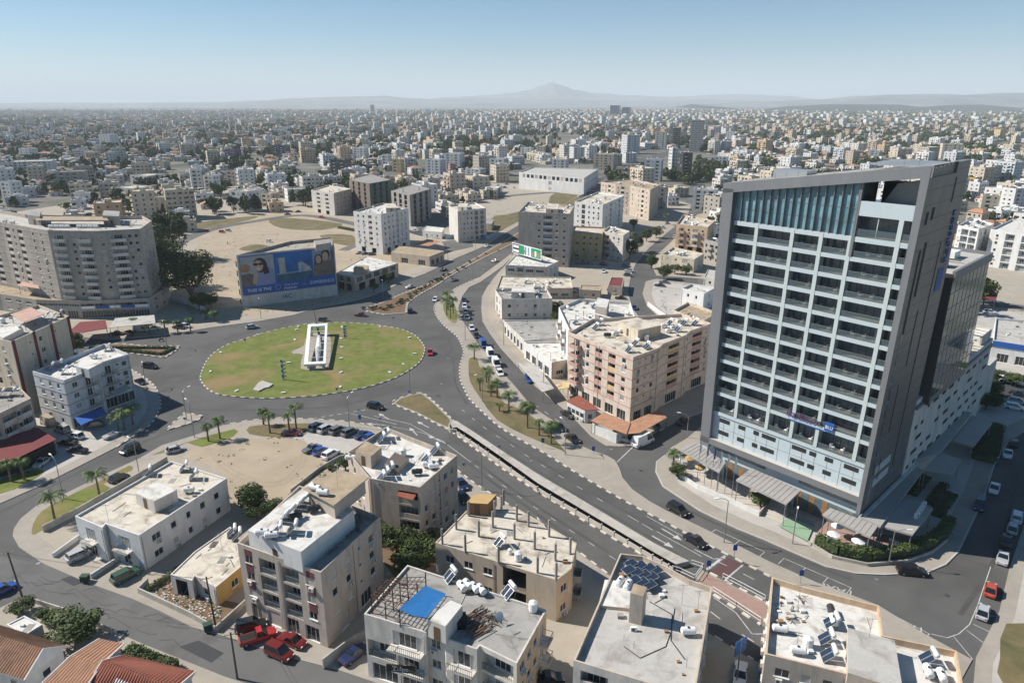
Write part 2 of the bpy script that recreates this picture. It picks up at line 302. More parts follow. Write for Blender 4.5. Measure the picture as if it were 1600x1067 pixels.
def ribbon(name,pts,w,m,z,px=True):
    P=smooth(Gs(pts) if px else pts,4,False); l=[];r=[]
    for i,p in enumerate(P):
        a=Vector(P[max(0,i-1)]);b=Vector(P[min(len(P)-1,i+1)]);d=(b-a).normalized();n=Vector((-d.y,d.x))*w/2
        l.append((p[0]+n.x,p[1]+n.y,z)); r.append((p[0]-n.x,p[1]-n.y,z))
    mb=MB()
    for i in range(len(P)-1): mb.face([r[i],r[i+1],l[i+1],l[i]],m)
    return struct(mb,name)
ribbon('road',[(255,392),(324,361),(400,346),(475,337),(552,350),(620,366)],8,'asphalt_old',BZ+.05)
ribbon('road',[(536,392),(556,384),(600,376)],6,'asphalt_old',BZ+.06)
ribbon('road',[(640,352),(720,320),(800,306),(930,297)],9,'asphalt_old',BZ+.055)
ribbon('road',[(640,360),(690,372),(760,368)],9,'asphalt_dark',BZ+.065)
# boulevard onwards to the north-east and other far streets on the city ground
FAR=[([(800,368),(860,331),(945,285),(1003,254),(1050,238),(1100,228)],26),([(1045,365),(1078,330),(1085,300),(1090,280)],10),([(1010,300),(1100,300),(1250,330),(1500,350)],9),([(1090,440),(1300,452),(1620,478),(1800,500)],12),([(300,300),(500,290),(700,296)],9),([(800,306),(600,270),(300,262),(0,275)],10),([(1540,300),(1450,285),(1300,270)],12),([(1600,270),(1450,262),(1300,262)],14),([(0,330),(250,320),(330,345)],8)]
for i,(p,w) in enumerate(FAR): ribbon('road',p,w,'asphalt_old' if i else 'asphalt',.03+.006*i)
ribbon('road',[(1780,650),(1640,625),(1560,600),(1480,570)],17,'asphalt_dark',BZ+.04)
# old street at the lower edge
ribbon('road',[(-150,870),(20,905),(120,935),(260,985),(420,1035),(600,1100)],9,'asphalt_old',.012)
# markings
MK=[0.02]
def line(pts,w=.15,dash=None,px=True,z=.022,m='paint'):
    P=Gs(pts) if px else pts
    mb=MB()
    if dash:
        P=smooth(P,4,False); on,off=dash; acc=0; per=on+off
        for a,b in zip(P[:-1],P[1:]):
            a=Vector(a);b=Vector(b);l=(b-a).length;d=(b-a)/max(l,1e-6);n=Vector((-d.y,d.x))*w/2;t=0
            while t<l-1e-6:
                ph=(acc+t)%per
                if ph<on-1e-6: e=min(l,t+on-ph); p=a+d*t;q=a+d*e; mb.face([(*(p-n),z),(*(q-n),z),(*(q+n),z),(*(p+n),z)],m)
                else: e=min(l,t+per-ph)
                t=max(e,t+1e-4)
            acc+=l
    else:
        for a,b in zip(P[:-1],P[1:]):
            a=Vector(a);b=Vector(b);d=(b-a).normalized();n=Vector((-d.y,d.x))*w/2
            mb.face([(*(a-n),z),(*(b-n),z),(*(b+n),z),(*(a+n),z)],m)
    return struct(mb,'road_marking')
line([(722,640),(745,659),(768,676),(795,692.5),(823,712),(855,731.5),(889,752),(926,774),(966,797)],.14,(1.6,4.2)); line([(981,805),(998,815)],.13); line([(1003,818),(1020,828)],.13); line([(1026,830),(1096,869)],.14)
line([(600,664),(660,676),(690,688)],.13); line([(690,688),(736,722)],.14); line([(742,727),(762,740.5),(793,763),(826,786),(866,812),(906,838),(950,866.5),(1010,905),(1060,937)],.14,(1.5,3.6))
line([(489,654),(530,647),(572,640)],.25,(1,1)); line([(585,650),(640,662),(700,695)],.15); line([(548,646),(600,658),(620,663)],.15)
line([(1085,858),(1115,873),(1133,872)],.2,z=.023); line([(1119,876),(1155,893),(1230,932)],.15,(2,3)); line([(1080,845),(1010,806)],.12,z=.024)
line([(1100,893),(1133,868)],.5,z=.023);line([(1130,908),(1161,882)],.3,z=.025)
sheet('pedestrian_crossing',[(1105,898),(1136,870),(1158,881),(1128,907)],.018,'red_asphalt')
line([(1110,955),(1150,985),(1200,1015)],.18,(2,4)); line([(1115,933),(1150,957),(1175,990),(1195,990)],.15)
line([(964,722),(990,697)],.25); line([(915,668),(948,690)],.15,(2,2)); line([(835,632),(875,660)],.15,(2,3)); line([(760,540),(790,575)],.15,(2,3))
# taxi bays
def bays(p,q,n,out):
    a=Vector(G(*p));b=Vector(G(*q)); line([tuple(a),tuple(b)],.12,px=False,z=.021)
    d=(b-a).normalized(); nn=Vector((-d.y,d.x))*out
    for i in range(n+1):
        c=a+(b-a)*i/n; line([tuple(c),tuple(c-nn)],.12,px=False,z=.027)
bays((1118,827),(1195,862),2,2.2); bays((1225,872),(1330,918),3,2.2); bays((1385,955),(1452,990),1,2.0)
line([(1548,885),(1527,947),(1515,975),(1498,990),(1480,996),(1455,990)],.14)
for p,q in (((1530,960),(1562,963)),((1521,975),(1553,990)),((1510,984),(1545,1010)),((1490,994),(1520,1030))): line([p,q],.12,z=.026)
def ground_text(s,px,size,ang,m='paint'):
    x,y=G(*px); e=tag(text(s,size,m,None,(x,y,.024),(0,0,math.radians(ang)),0,'road_lettering'),kind='structure')
ground_text('TAXI',(1310,921),2.2,152); ground_text('TAXI',(1418,978),2.2,152)
def arrow(px,to,s=1):
    a=Vector(G(*px));d=(Vector(G(*to))-a).normalized();n=Vector((-d.y,d.x));mb=MB();P=lambda u,v:(*(a+d*u*s+n*v*s),.026)
    mb.face([P(0,-.12),P(2.6,-.12),P(2.6,.12),P(0,.12)],'paint'); mb.face([P(2.6,-.55),P(4,0),P(2.6,.55)],'paint'); struct(mb,'road_marking')
for p,q in (((608,655),(590,645)),((600,664),(575,662)),((670,668),(655,660)),((652,680),(640,668)),((1034,825.5),(1050,835)),((1019,837),(1035,846)),((690,690),(672,682))): arrow(p,q,1.2)
for _ in range(26):
    x,y=random.uniform(10,380),0; t=(x-10)/370; y=900+t*115+random.uniform(-22,26); line([(x,y),(x+random.uniform(8,25),y+random.uniform(-6,10)),(x+random.uniform(26,45),y+random.uniform(0,16))],.07,m='asphalt_dark',z=.035)
# darker tyre-polished tracks and repair patches
for p in ([(255,870),(330,893),(300,905),(235,880)],[(95,905),(130,893),(150,903),(115,915)],[(280,1010),(310,1000),(350,1020),(330,1035)]): sheet('road_patch',p,.03,'asphalt_dark')

# manhole covers and worn strips
for i,p in enumerate(((690,600),(560,640),(300,560),(240,620),(120,900),(620,470),(830,720),(1150,905),(1250,900),(1480,930),(1440,760),(1500,700),(700,560),(280,650),(60,880),(1001,735),(955,702),(885,650),(1370,905))):
    x,y=G(*p); mb=MB(); mb.cyl((x,y,0),(x,y,.045),.38,.38,'asphalt_dark' if i%2 else 'metal',12); struct(mb,'manhole_cover')
for pts in ([(745,655),(823,707),(905,758),(985,803),(1080,858)],[(735,665),(812,717),(893,768),(975,815),(1060,866)],[(740,718),(826,782),(950,862)],[(716,712),(790,768),(900,845)],[(700,520),(708,560),(712,600),(730,632)],[(300,640),(420,640),(540,632),(640,600)],[(310,660),(200,700),(60,770),(-20,810)],[(350,530),(430,508),(540,493),(630,500)],[(1060,790),(1180,845),(1330,905)],[(1500,960),(1560,860),(1590,740)]):
    line([tuple(q) for q in smooth(pts,5,False)],.7,m='asphalt_dark_wear',z=.0135)

for p in ([(640,345),(700,334),(722,350),(660,366)],[(560,330),(640,318),(700,318),(640,340),(575,345)],[(690,378),(735,372),(740,386),(700,395)]): lot('asphalt_yard',p,'asphalt_old',BZ+.045)
for p in ([(480,322),(560,318),(640,306),(700,310),(640,316),(545,330)],[(870,300),(935,298),(905,318),(860,322)]): lot('dry_field',p,'dry_grass',BZ+.036,3)
lot('back_garden',[(575,765),(600,752),(618,795),(640,850),(690,838),(700,860),(640,905),(600,880)],'soil',BZ+.03,2)
# ---------------- buildings
def win_mesh(w,h,kind,fr='frame_white',_c={}):
    k=(round(w,1),round(h,1),kind,fr)
    if k in _c: return _c[k]
    mb=MB(); gm={'g':'glass','m':'glass_mid','c':'curtain','s':'shutter'}[kind]
    t=.06
    mb.box(-w/2,-.02,0,w/2,.02,t,fr).box(-w/2,-.02,h-t,w/2,.02,h,fr).box(-w/2,-.02,t,-w/2+t,.02,h-t,fr).box(w/2-t,-.02,t,w/2,.02,h-t,fr)
    n=max(1,round(w/.9))
    if kind!='s':
        for i in range(1,n): x=-w/2+w*i/n; mb.box(x-.03,-.025,t,x+.03,.02,h-t,fr)
    if kind=='g' and h>1: # half-drawn blind behind part of the glass
        mb.box(-w/2+t,0,t,w/2-t,.012,h-t,'glass')
    else: mb.box(-w/2+t,0,t,w/2-t,.012,h-t,gm)
    mb.box(-w/2-.08,-.2,-.07,w/2+.08,.0,-.005,'frame_white')
    _c[k]=mb.mesh('window'); return _c[k]
def rail_mesh(w,d,kind,m,hh=1.0,_c={}):
    k=(round(w,1),round(d,1),kind,m)
    if k in _c: return _c[k]
    mb=MB()
    if d>0: mb.box(-w/2,-d,-.18,w/2,0,0,'offwhite' if m not in('concrete',) else m)
    y=-d if d>0 else -.02
    if kind=='solid':
        mb.box(-w/2,y-.02,0,w/2,y+.1,hh,m)
        if d>0: mb.box(-w/2,y+.1,0,-w/2+.1,0,hh,m).box(w/2-.1,y+.1,0,w/2,0,hh,m)
    else:
        gm='h_rail' if kind=='glass' else 'metal_dark'
        mb.box(-w/2,y,hh-.06,w/2,y+.05,hh,'metal_dark' if kind=='bars' else 'metal')
        if kind=='glass': mb.box(-w/2,y+.01,.05,w/2,y+.03,hh-.06,gm)
        else:
            n=max(3,int(w/.28))
            for i in range(n+1): x=-w/2+w*i/n; mb.box(x-.015,y,0,x+.015,y+.03,hh-.06,gm)
        if d>0:
            for s in(-1,1): x=s*(w/2-.03); mb.box(x-.02,y+.05,hh-.06,x+.02,0,hh,'metal')
    _c[k]=mb.mesh('balcony'); return _c[k]
def ac_mesh(_c=[]):
    if not _c:
        mb=MB(); mb.box(-.4,-.36,0,.4,-.06,.58,'offwhite'); mb.cyl((-.08,-.365,.29),(-.08,-.375,.29),.2,.2,'metal_dark',10); mb.box(-.35,-.3,-.06,-.3,0,0,'metal').box(.3,-.3,-.06,.35,0,0,'metal'); _c.append(mb.mesh('ac_unit'))
    return _c[0]
BLD=[]
def building(name,label,cat,corners,h,wall='beige',floors=None,fh=3.1,gh=3.3,specs={},gs={},roof='roof_cream',par=.9,trim=None,band=None,bal='offwhite',rail='solid',px=True,z0=BZ,group=None,merge=False,pent=None,rzc=None,winh=1.25,fr='frame_white',parm=None,wx={}):
    rz_=h if rzc is None else rzc
    P=[G(c[0],c[1],z0+rz_) for c in corners] if px else list(corners)
    if area(P)<0: P=[P[0]]+P[1:][::-1]; 
    n=len(P); cx=sum(p[0] for p in P)/n; cy_=sum(p[1] for p in P)/n
    root=empty(name,(cx,cy_,z0),label,cat,group)
    if floors is None: floors=max(1,round((h-par-gh)/fh)+1)
    if floors>1: fh=(h-par-gh)/(floors-1)
    else: gh=h-par
    wm=MB(); rm=MB()
    for e in range(n):
        A=Vector(P[e])-Vector((cx,cy_)); B=Vector(P[(e+1)%n])-Vector((cx,cy_)); d=B-A; L=d.length; d/=L; inn=Vector((-d.y,d.x)); th=math.atan2(d.y,d.x)
        ops=[]
        for fl in range(floors):
            zb=0 if fl==0 else gh+(fl-1)*fh; H_=gh if fl==0 else fh
            sp=gs.get(e,specs.get(e,'auto')) if fl==0 else specs.get(e,'auto')
            if isinstance(sp,(list,tuple)): sp=sp[(fl-1)%len(sp)] if fl else sp[0]
            if sp=='auto': sp=' '.join(['w1.2']*max(1,int(L/4.2)))
            if not sp: continue
            toks=[]
            for t in sp.split():
                c=None
                if ':' in t: t,c=t.split(':')
                toks.append((t[0],float(t[1:]) if len(t)>1 else 1.2,c))
            tot=sum(t[1] for t in toks); ng=sum(1 for t in toks if t[0] not in 'g')
            gap=max(.12,(L-tot)/(ng+1)); u=gap
            k_=min(1,(L-.3)/(tot+gap*(ng+1)))
            for t,w,c in toks:
                w*=k_
                if t=='g': u+=w; continue
                r=random.random(); kind='g' if r<.6 else 'm' if r<.72 else 'c' if r<.84 else 's'
                x0,x1=u,u+w
                if t=='w': ops.append((x0,x1,zb+.95,min(zb+.95+winh,zb+H_-.3),.16,kind,None,c))
                elif t=='x': ops.append((x0,x1,zb+1.5,zb+2.1,.16,'m',None,c))
                elif t=='v': ops.append((x0,x1,zb+.2,zb+H_-.25,.14,'m',None,c))
                elif t=='s': ops.append((x0,x1,zb+.1,zb+min(2.7,H_-.4),.3,'g',None,c))
                elif t=='S': ops.append((x0,x1,zb+.1,zb+min(2.7,H_-.4),.2,'s',None,c))
                elif t=='o': ops.append((x0,x1,zb+.02,zb+H_-.4,3.,None,'open',c))
                elif t=='b': ops.append((x0,x1,zb+.05,zb+2.3,.18,'g' if r<.7 else 'c','proj',c))
                elif t=='l': ops.append((x0,x1,zb+.05,zb+H_-.35,1.35,'g' if r<.75 else 'c','log',c))
                elif t=='p': ops.append((x0,x1,zb+.3,zb+H_-.3,.22,None,'panel',c))
                u+=w+gap
        us=sorted({0.,L}|{o[0] for o in ops}|{o[1] for o in ops}); zs=sorted({0.,h}|{round(o[2],4) for o in ops}|{round(o[3],4) for o in ops})
        wl=wx.get(e,wall)
        at=lambda u,z,dp=0.: (A.x+d.x*u+inn.x*dp,A.y+d.y*u+inn.y*dp,z)
        for z1,z2 in zip(zs[:-1],zs[1:]):
            if z2-z1<1e-4: continue
            zc=(z1+z2)/2; act=sorted([(o[0],o[1]) for o in ops if o[2]<zc<o[3]]); x=0.
            for a_,b_ in act+[(L,L)]:
                if a_-x>1e-4: wm.face([at(x,z1),at(a_,z1),at(a_,z2),at(x,z2)],wl)
                x=max(x,b_)
        for (x0,x1,za,zb,dp,kind,sp,c) in ops:
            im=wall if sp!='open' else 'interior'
            wm.face([at(x0,za),at(x0,za,dp),at(x0,zb,dp),at(x0,zb)],im); wm.face([at(x1,za),at(x1,zb),at(x1,zb,dp),at(x1,za,dp)],im)
            wm.face([at(x0,za),at(x1,za),at(x1,za,dp),at(x0,za,dp)],im); wm.face([at(x0,zb),at(x0,zb,dp),at(x1,zb,dp),at(x1,zb)],im)
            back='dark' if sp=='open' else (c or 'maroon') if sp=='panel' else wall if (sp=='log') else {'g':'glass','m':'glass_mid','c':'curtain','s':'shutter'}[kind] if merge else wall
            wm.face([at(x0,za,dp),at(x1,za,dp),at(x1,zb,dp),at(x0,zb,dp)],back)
            xc=(x0+x1)/2; w=x1-x0
            if sp=='log':
                dw=min(w-.4,2.4); h_=2.1
                if merge: wm.face([at(xc-dw/2,za+.02,dp-.03),at(xc+dw/2,za+.02,dp-.03),at(xc+dw/2,za+h_,dp-.03),at(xc-dw/2,za+h_,dp-.03)],'glass')
                else: p=at(xc,za+.1,dp-.05); link('balcony_door',win_mesh(dw,h_,kind,fr),root,p,th)
                p=at(xc,za,.1); o=link('balcony',rail_mesh(w-.04,0,rail,c or bal),root,p,th)
            elif sp=='proj':
                if merge: pass
                else: link('balcony_door',win_mesh(w*.6,2.1,kind,fr),root,at(xc,za+.1,dp-.06),th)
                link('balcony',rail_mesh(w+.6,1.3,rail,c or bal),root,at(xc,za,-.01),th)
            elif sp=='panel': pass
            elif kind and not merge:
                if w>1 and random.random()<.3: link('ac_unit',ac_mesh(),root,at(xc+random.choice((-.25,.3)),za-.75,-.02),th)
                link('window',win_mesh(w-.02,zb-za-.02,kind,fr),root,at(xc,za+.01,dp-.07),th)
    wm.build('wall',root)
    if not merge and cy_<340 and h<25:
        for e in range(min(n,4)):
            A=Vector(P[e])-Vector((cx,cy_)); B=Vector(P[(e+1)%n])-Vector((cx,cy_)); d=B-A; L=d.length
            if L<5: continue
            d/=L; q=A+d*random.choice((.35,L-.35,L*.5))+Vector((d.y,-d.x))*.08; mb=MB(); mb.cyl((q.x,q.y,.1),(q.x,q.y,h-.5),.055,.055,random.choice(('offwhite','metal','greige')),6); mb.build('drainpipe',root)
    # parapet and roof
    Q=[(p[0]-cx,p[1]-cy_) for p in P]; I=inset(Q,.22); zr=h-par
    mb=MB(); pm=parm or wall
    for i in range(n):
        j=(i+1)%n
        mb.face([(*Q[i],h),(*Q[j],h),(*I[j],h),(*I[i],h)],pm); mb.face([(*I[i],h),(*I[j],h),(*I[j],zr),(*I[i],zr)],pm)
    mb.build('parapet',root)
    rm.face([(*p,zr) for p in I],roof); rm.build('roof',root)
    if trim:
        O=inset(Q,-.07); mb=MB()
        for fl in range(1,floors+1):
            z=gh+(fl-1)*fh-.12
            for i in range(n):
                j=(i+1)%n
                mb.face([(*O[i],z),(*O[j],z),(*O[j],z+.22),(*O[i],z+.22)],trim); mb.face([(*O[i],z+.22),(*O[j],z+.22),(*Q[j],z+.22),(*Q[i],z+.22)],trim); mb.face([(*O[j],z),(*O[i],z),(*Q[i],z),(*Q[j],z)],trim)
        mb.build('string_course',root)
    b=dict(root=root,P=P,h=h,zr=zr,z0=z0,c=(cx,cy_),Q=Q,gh=gh,fh=fh,n=n,name=label)
    BLD.append(b); return b
def on_roof(b,pts,h,name='stair_tower',wall='beige',roof='roof_cream',over=.0,door=True,z=None,slope=None):
    """a smaller volume standing on the roof; pts are photograph points of its top"""
    zb=b['zr'] if z is None else z; zt=b['z0']+zb+h
    P=[G(p[0],p[1],zt) for p in pts]
    if area(P)<0: P=P[::-1]
    c=b['c']; mb=MB(); mb.prism(P,zb+.004,zb+h,wall,top=roof,off=c,bottom=False); o=mb.build(name,b['root'])
    if over:
        m2=MB(); m2.prism(inset(P,-over),zb+h+.004,zb+h+.18,wall,top=roof,off=c); m2.build('roof_slab',b['root'])
    if door:
        A=Vector(P[0])-Vector(c);B=Vector(P[1])-Vector(c);d=(B-A).normalized()
        for (a,bb) in ((P[0],P[1]),(P[1],P[2])):
            A=Vector(a)-Vector(c);B=Vector(bb)-Vector(c);
            if (B-A).length<2: continue
            d=(B-A).normalized();m=(A+B)/2;n=Vector((d.y,-d.x))*.03
            mm=MB(); q=m+n; mm.box(-.45,-.02,0,.45,.02,min(2.,h-.3),'frame_brown'); mm.build('door',o,(q.x,q.y,zb+.02),math.atan2(d.y,d.x)); break
    return P
# roof furniture -------------------------------------------------
HEAT=[]
def heater_proto():
    r=empty('solar_water_heater',(0,-500,-50),'proto','water heater')
    mb=MB()
    for x in(-.8,.8):
        mb.bar((x,-1.1,0),(x,.35,1.5),.03,'metal'); mb.bar((x,.5,0),(x,.5,1.75),.03,'metal'); mb.bar((x,-1.1,.02),(x,.5,.02),.03,'metal')
    mb.bar((-.8,.5,1.2),(.8,.5,1.2),.03,'metal'); mb.build('stand',r)
    X=Matrix.Translation((0,-1.15,.12))@Matrix.Rotation(math.radians(43),4,'X'); mb=MB()
    for x0,x1 in((-1,-.04),(.04,1)): mb.box(x0,0,0,x1,1.9,.1,'alu',X); mb.box(x0+.05,.05,.1,x1-.05,1.85,.112,'panel_glass',X)
    mb.build('solar_panel',r)
    mb=MB(); mb.cyl((-.85,.45,1.95),(.85,.45,1.95),.33,.33,'tank_white',12); mb.cyl((-.97,.45,1.95),(-.85,.45,1.95),.2,.33,'tank_white',12); mb.cyl((.85,.45,1.95),(.97,.45,1.95),.33,.2,'tank_white',12); mb.build('tank',r,smooth_=False)
    kids(r); return r
def tank_proto():
    r=empty('water_tank',(0,-500,-50),'proto','water tank'); mb=MB()
    mb.box(-.45,-.45,0,.45,.45,.12,'concrete'); mb.build('plinth',r); mb=MB(); mb.cyl((0,0,.12),(0,0,1.35),.6,.6,'tank_white',14); mb.cyl((0,0,1.35),(0,0,1.6),.6,.15,'tank_white',14)
    for z in(.4,.75,1.1): mb.cyl((0,0,z),(0,0,z+.05),.625,.625,'tank_white',14)
    mb.build('tank',r); kids(r); return r
def htank_proto():
    r=empty('water_tank',(0,-500,-50),'proto','water tank'); mb=MB()
    for x in(-.6,.6): mb.box(x-.06,-.4,0,x+.06,.4,.35,'metal')
    mb.build('stand',r); mb=MB(); mb.cyl((-.95,0,.85),(.95,0,.85),.55,.55,'tank_white',14); mb.cyl((-1.12,0,.85),(-.95,0,.85),.3,.55,'tank_white',14); mb.cyl((.95,0,.85),(1.12,0,.85),.55,.3,'tank_white',14)
    mb.cyl((0,0,1.38),(0,0,1.46),.2,.2,'tank_dark',10); mb.build('tank',r); kids(r); return r
def dish_proto():
    r=empty('satellite_dish',(0,-500,-50),'proto','satellite dish'); mb=MB(); mb.cyl((0,0,0),(0,0,1),.03,.03,'metal',6); mb.build('pole',r)
    mb=MB(); X=Matrix.Translation((0,-.1,1.1))@Matrix.Rotation(math.radians(55),4,'X'); R_=.55; pr=None
    for k in range(4):
        rr=R_*k/3; z=.25*(rr/R_)**2; ring=[tuple(X@Vector((rr*math.cos(t*math.pi/6),rr*math.sin(t*math.pi/6),z))) for t in range(12)]
        if pr:
            for j in range(12): mb.face([pr[j],pr[(j+1)%12],ring[(j+1)%12],ring[j]],'tank_white')
        pr=ring
    mb.build('dish',r); mb=MB(); mb.bar(tuple(X@Vector((0,-.5,.2))),tuple(X@Vector((0,0,.6))),.02,'metal'); mb.build('feed_arm',r); kids(r); return r
def aerial_proto():
    r=empty('television_aerial',(0,-500,-50),'proto','aerial'); mb=MB(); mb.cyl((0,0,0),(0,0,3.4),.03,.025,'metal',5); mb.build('mast',r); mb=MB(); mb.bar((-.6,0,3.2),(.7,0,3.2),.02,'metal')
    for k in range(6): mb.bar((-.55+k*.22,-.35+.03*k,3.2),(-.55+k*.22,.35-.03*k,3.2),.015,'metal')
    mb.build('crossbars',r); kids(r); return r
def ac_proto():
    r=empty('air_conditioner',(0,-500,-50),'proto','air conditioner'); mb=MB(); mb.box(-.42,-.16,0,.42,.16,.6,'white_paint'); mb.build('case',r); mb=MB(); mb.cyl((-.08,-.165,.3),(-.08,-.18,.3),.22,.22,'metal_dark',12); mb.build('fan_grille',r); kids(r); return r
PROTO=dict(heater=heater_proto(),tank=tank_proto(),htank=htank_proto(),dish=dish_proto(),aerial=aerial_proto(),ac=ac_proto())
FIRST={k:True for k in PROTO}
NOUN=dict(heater='solar water heater',tank='upright water tank',htank='lying water barrel',dish='satellite dish',aerial='television aerial',ac='air conditioner')
ORD=['first','second','third','fourth','fifth','sixth','seventh','eighth','ninth','tenth','eleventh','twelfth','thirteenth','fourteenth','fifteenth','sixteenth','seventeenth','eighteenth','nineteenth','twentieth']
ORD+=['twenty-'+o for o in ORD[:9]]+['thirtieth']+['thirty-'+o for o in ORD[:9]]+['fortieth']+['forty-'+o for o in ORD[:9]]+['fiftieth']
PLACED=[]
def put(kind,x,y,z,rz,where,colour=None,sc=1.0): PLACED.append((kind,x,y,z,rz,where,colour,sc))
def flush_placed():
    gr={}
    for p in PLACED: gr.setdefault((p[0],p[5],p[6]),[]).append(p)
    for (kind,where,colour),L in gr.items():
        L.sort(key=lambda p:PX(p[1],p[2],p[3])[0])
        for i,p in enumerate(L):
            c=colour or 'white'
            if kind in('aerial','dish') : c='thin' if kind=='aerial' else 'white'
            lab=f"{c} {NOUN[kind]} on {where}" if len(L)==1 else f"{c} {NOUN[kind]} on {where}, {ORD[i]} toward the hotel" if i<len(ORD) else f"{c} {NOUN[kind]} on {where}"
            copy_tree(PROTO[kind],(p[1],p[2],p[3]),p[4],lab,f"{NOUN[kind]}s on the roofs",p[7]*(.87 if kind in('heater','htank') else 1),{'tank_white':'tank_dark'} if colour=='black' else None)
    for r in PROTO.values():
        for c in list(r.children): bpy.data.objects.remove(c)
        bpy.data.objects.remove(r)
def rp(b,x,y,z=None): zz=b['z0']+(b['zr'] if z is None else z); return (*G(x,y,zz),zz)
def roof_put(b,where,items):
    """items: (kind, px, py[, angle deg, colour, dz]) with the point given where the thing stands on the roof"""
    for it in items:
        k,x,y=it[:3]; a=it[3] if len(it)>3 and it[3] is not None else random.choice((-76,-70,-80)); c=it[4] if len(it)>4 else None; dz=it[5] if len(it)>5 else 0
        p=rp(b,x,y,b['zr']+dz); put(k,p[0],p[1],p[2]+.005,math.radians(a),where,c)
def scatter(b,where,nh=3,nt=2,na=1,nd=1):
    Q=inset(b['P'],1.6); xs=[p[0] for p in Q];ys=[p[1] for p in Q];got=[]
    for kind,n in(('heater',nh),('htank',nt),('aerial',na),('dish',nd)):
        for _ in range(n):
            for t in range(40):
                x=random.uniform(min(xs),max(xs));y=random.uniform(min(ys),max(ys))
                if inpoly(x,y,Q) and all((x-g[0])**2+(y-g[1])**2>5.5 for g in got): break
            else: continue
            got.append((x,y)); put(kind,x,y,b['z0']+b['zr']+.005,math.radians(-76+random.uniform(-8,8)),where,None)

def clutter(b,n=10):
    """pipe runs, low blocks and lengths of steel lying on a roof: one part of the building"""
    Q=inset(b['P'],.9); xs=[p[0] for p in Q];ys=[p[1] for p in Q]; mb=MB(); c=b['c']; z=b['zr']+.01
    for _ in range(n):
        x=random.uniform(min(xs),max(xs));y=random.uniform(min(ys),max(ys))
        if not inpoly(x,y,Q): continue
        k=random.random(); u,v=x-c[0],y-c[1]; a=math.radians(random.choice((-55,35,-14,76))); L=random.uniform(.8,3.4); e=(u+L*math.cos(a),v+L*math.sin(a))
        if k<.55:
            if inpoly(e[0]+c[0],e[1]+c[1],Q): mb.bar((u,v,z+.06),(*e,z+.06),.04,random.choice(('metal','metal_dark','offwhite')))
        elif k<.8: s=random.uniform(.15,.4); mb.box(u-s,v-s,z,u+s,v+s*.8,z+s*1.1,random.choice(('concrete','whitewall','metal','wood')))
        elif k<.9: mb.box(u-.5,v-.9,z,u+.5,v+.9,z+.03,random.choice(('interior','concrete','roof_grey')))
        else: mb.bar((u,v,z),(u,v,z+random.uniform(.8,1.6)),.025,'rust')
    if mb.f: mb.build('roof_pipework',b['root'])
# ---------------- the buildings round the roundabout
b=building('apartment_building','pale beige five-level block with maroon panels and white roof-top penthouse above the red parked cars','apartment block',
  [(370.6,848),(501,894),(594,806.6),(468,758)],12.7,'taupe',4,gh=3.1,specs={0:['w1.5:maroon l3.2 l3.2 w1.5:maroon'],1:'w1.2 w1.2 x.6 w1.3',2:'w1.2 w1.2 w1.2',3:'w1.2 w1.2 w1.2 w1.2'},gs={0:'s2 S2.5 s2.4 s2.6',1:'S2 s3'},roof='roof_grey',rail='glass')
RB_=b
# maroon panels between the front windows
A=Vector(b['P'][0]);B=Vector(b['P'][1]);d=(B-A).normalized();L=(B-A).length;nn=Vector((d.y,-d.x));C0=Vector(b['c'])
toks=[1.5,3.2,3.2,1.5];gap=(L-sum(toks))/5
for u in (gap+.75,L-gap-.75):
    for fl in range(3):
        q=A+d*u+nn*.02-C0; m_=MB(); m_.box(-.75,0,0,.75,.04,1.75 if fl<2 else 1.0,'maroon'); m_.build('panel',b['root'],(q.x,q.y,b['gh']+fl*b['fh']+.95+1.26),math.atan2(d.y,d.x))
on_roof(b,[(387,828),(470,862),(553,796),(487,752)],3.4,'penthouse','whitewall','roof_white')
on_roof(b,[(481,764),(522,786),(570,748),(529,738)],2.6,'stair_tower','taupe','roof_tan',over=.5,z=b['zr']+3.4,door=False)
roof_put(b,'the maroon-panelled block',[('htank',410,838,10,None,3.4),('htank',425,842,10,None,3.4),('heater',447,815,-100,None,3.4),('heater',455,808,-100,None,3.4),('htank',462,812,35,'black',3.4),('heater',436,835,-80,None,3.4),('htank',490,800,20,'black',3.4),('heater',470,795,-100,None,3.4),('heater',478,788,-100,None,3.4),('heater',460,832,-80,None,3.4),('heater',495,780,-100,None,3.4),('htank',493,768,-20,None,6.0),('htank',505,775,-10,None,6.0),('aerial',528,762,0,None,6.0)])
mb=MB()
for k in range(60): 
    t=random.random(); x,y=G(505+62*t+random.uniform(-8,8),858-50*t+random.uniform(-6,6)+6,BZ+b['zr']); mb.bar((x,y,BZ+b['zr']+.05+random.random()*.3),(x+random.uniform(-1,1),y+random.uniform(-1,1),BZ+b['zr']+.05+random.random()*.4),.05,random.choice(('wood','metal_dark','concrete','rust')))
tag(mb.build('scrap_heap'),'heap of scrap timber and pipes on the terrace behind the white penthouse','scrap','roof scrap',kind='stuff')
b=building('apartment_building','beige four-storey block with red awning over stacked balconies beside the underpass road','apartment block',
  [(543,706),(577,747),(656,761),(714,711),(603,667)],12.6,'taupe',4,gh=3.1,specs={0:'w1 w1',1:'g6 l4.2',2:'w1 w1.2 x.6 w1.2 w1',3:'w1.2 w1.2 w1.2',4:'w1.2 w1.2 w1.2'},roof='roof_white',bal='taupe')
on_roof(b,[(555,704),(579,713),(596,699),(572,689)],2.5,'stair_tower','beige','roof_tan')
on_roof(b,[(601,724),(622,731),(639,716),(617,706)],1.1,'light_well','beige','interior',door=False)
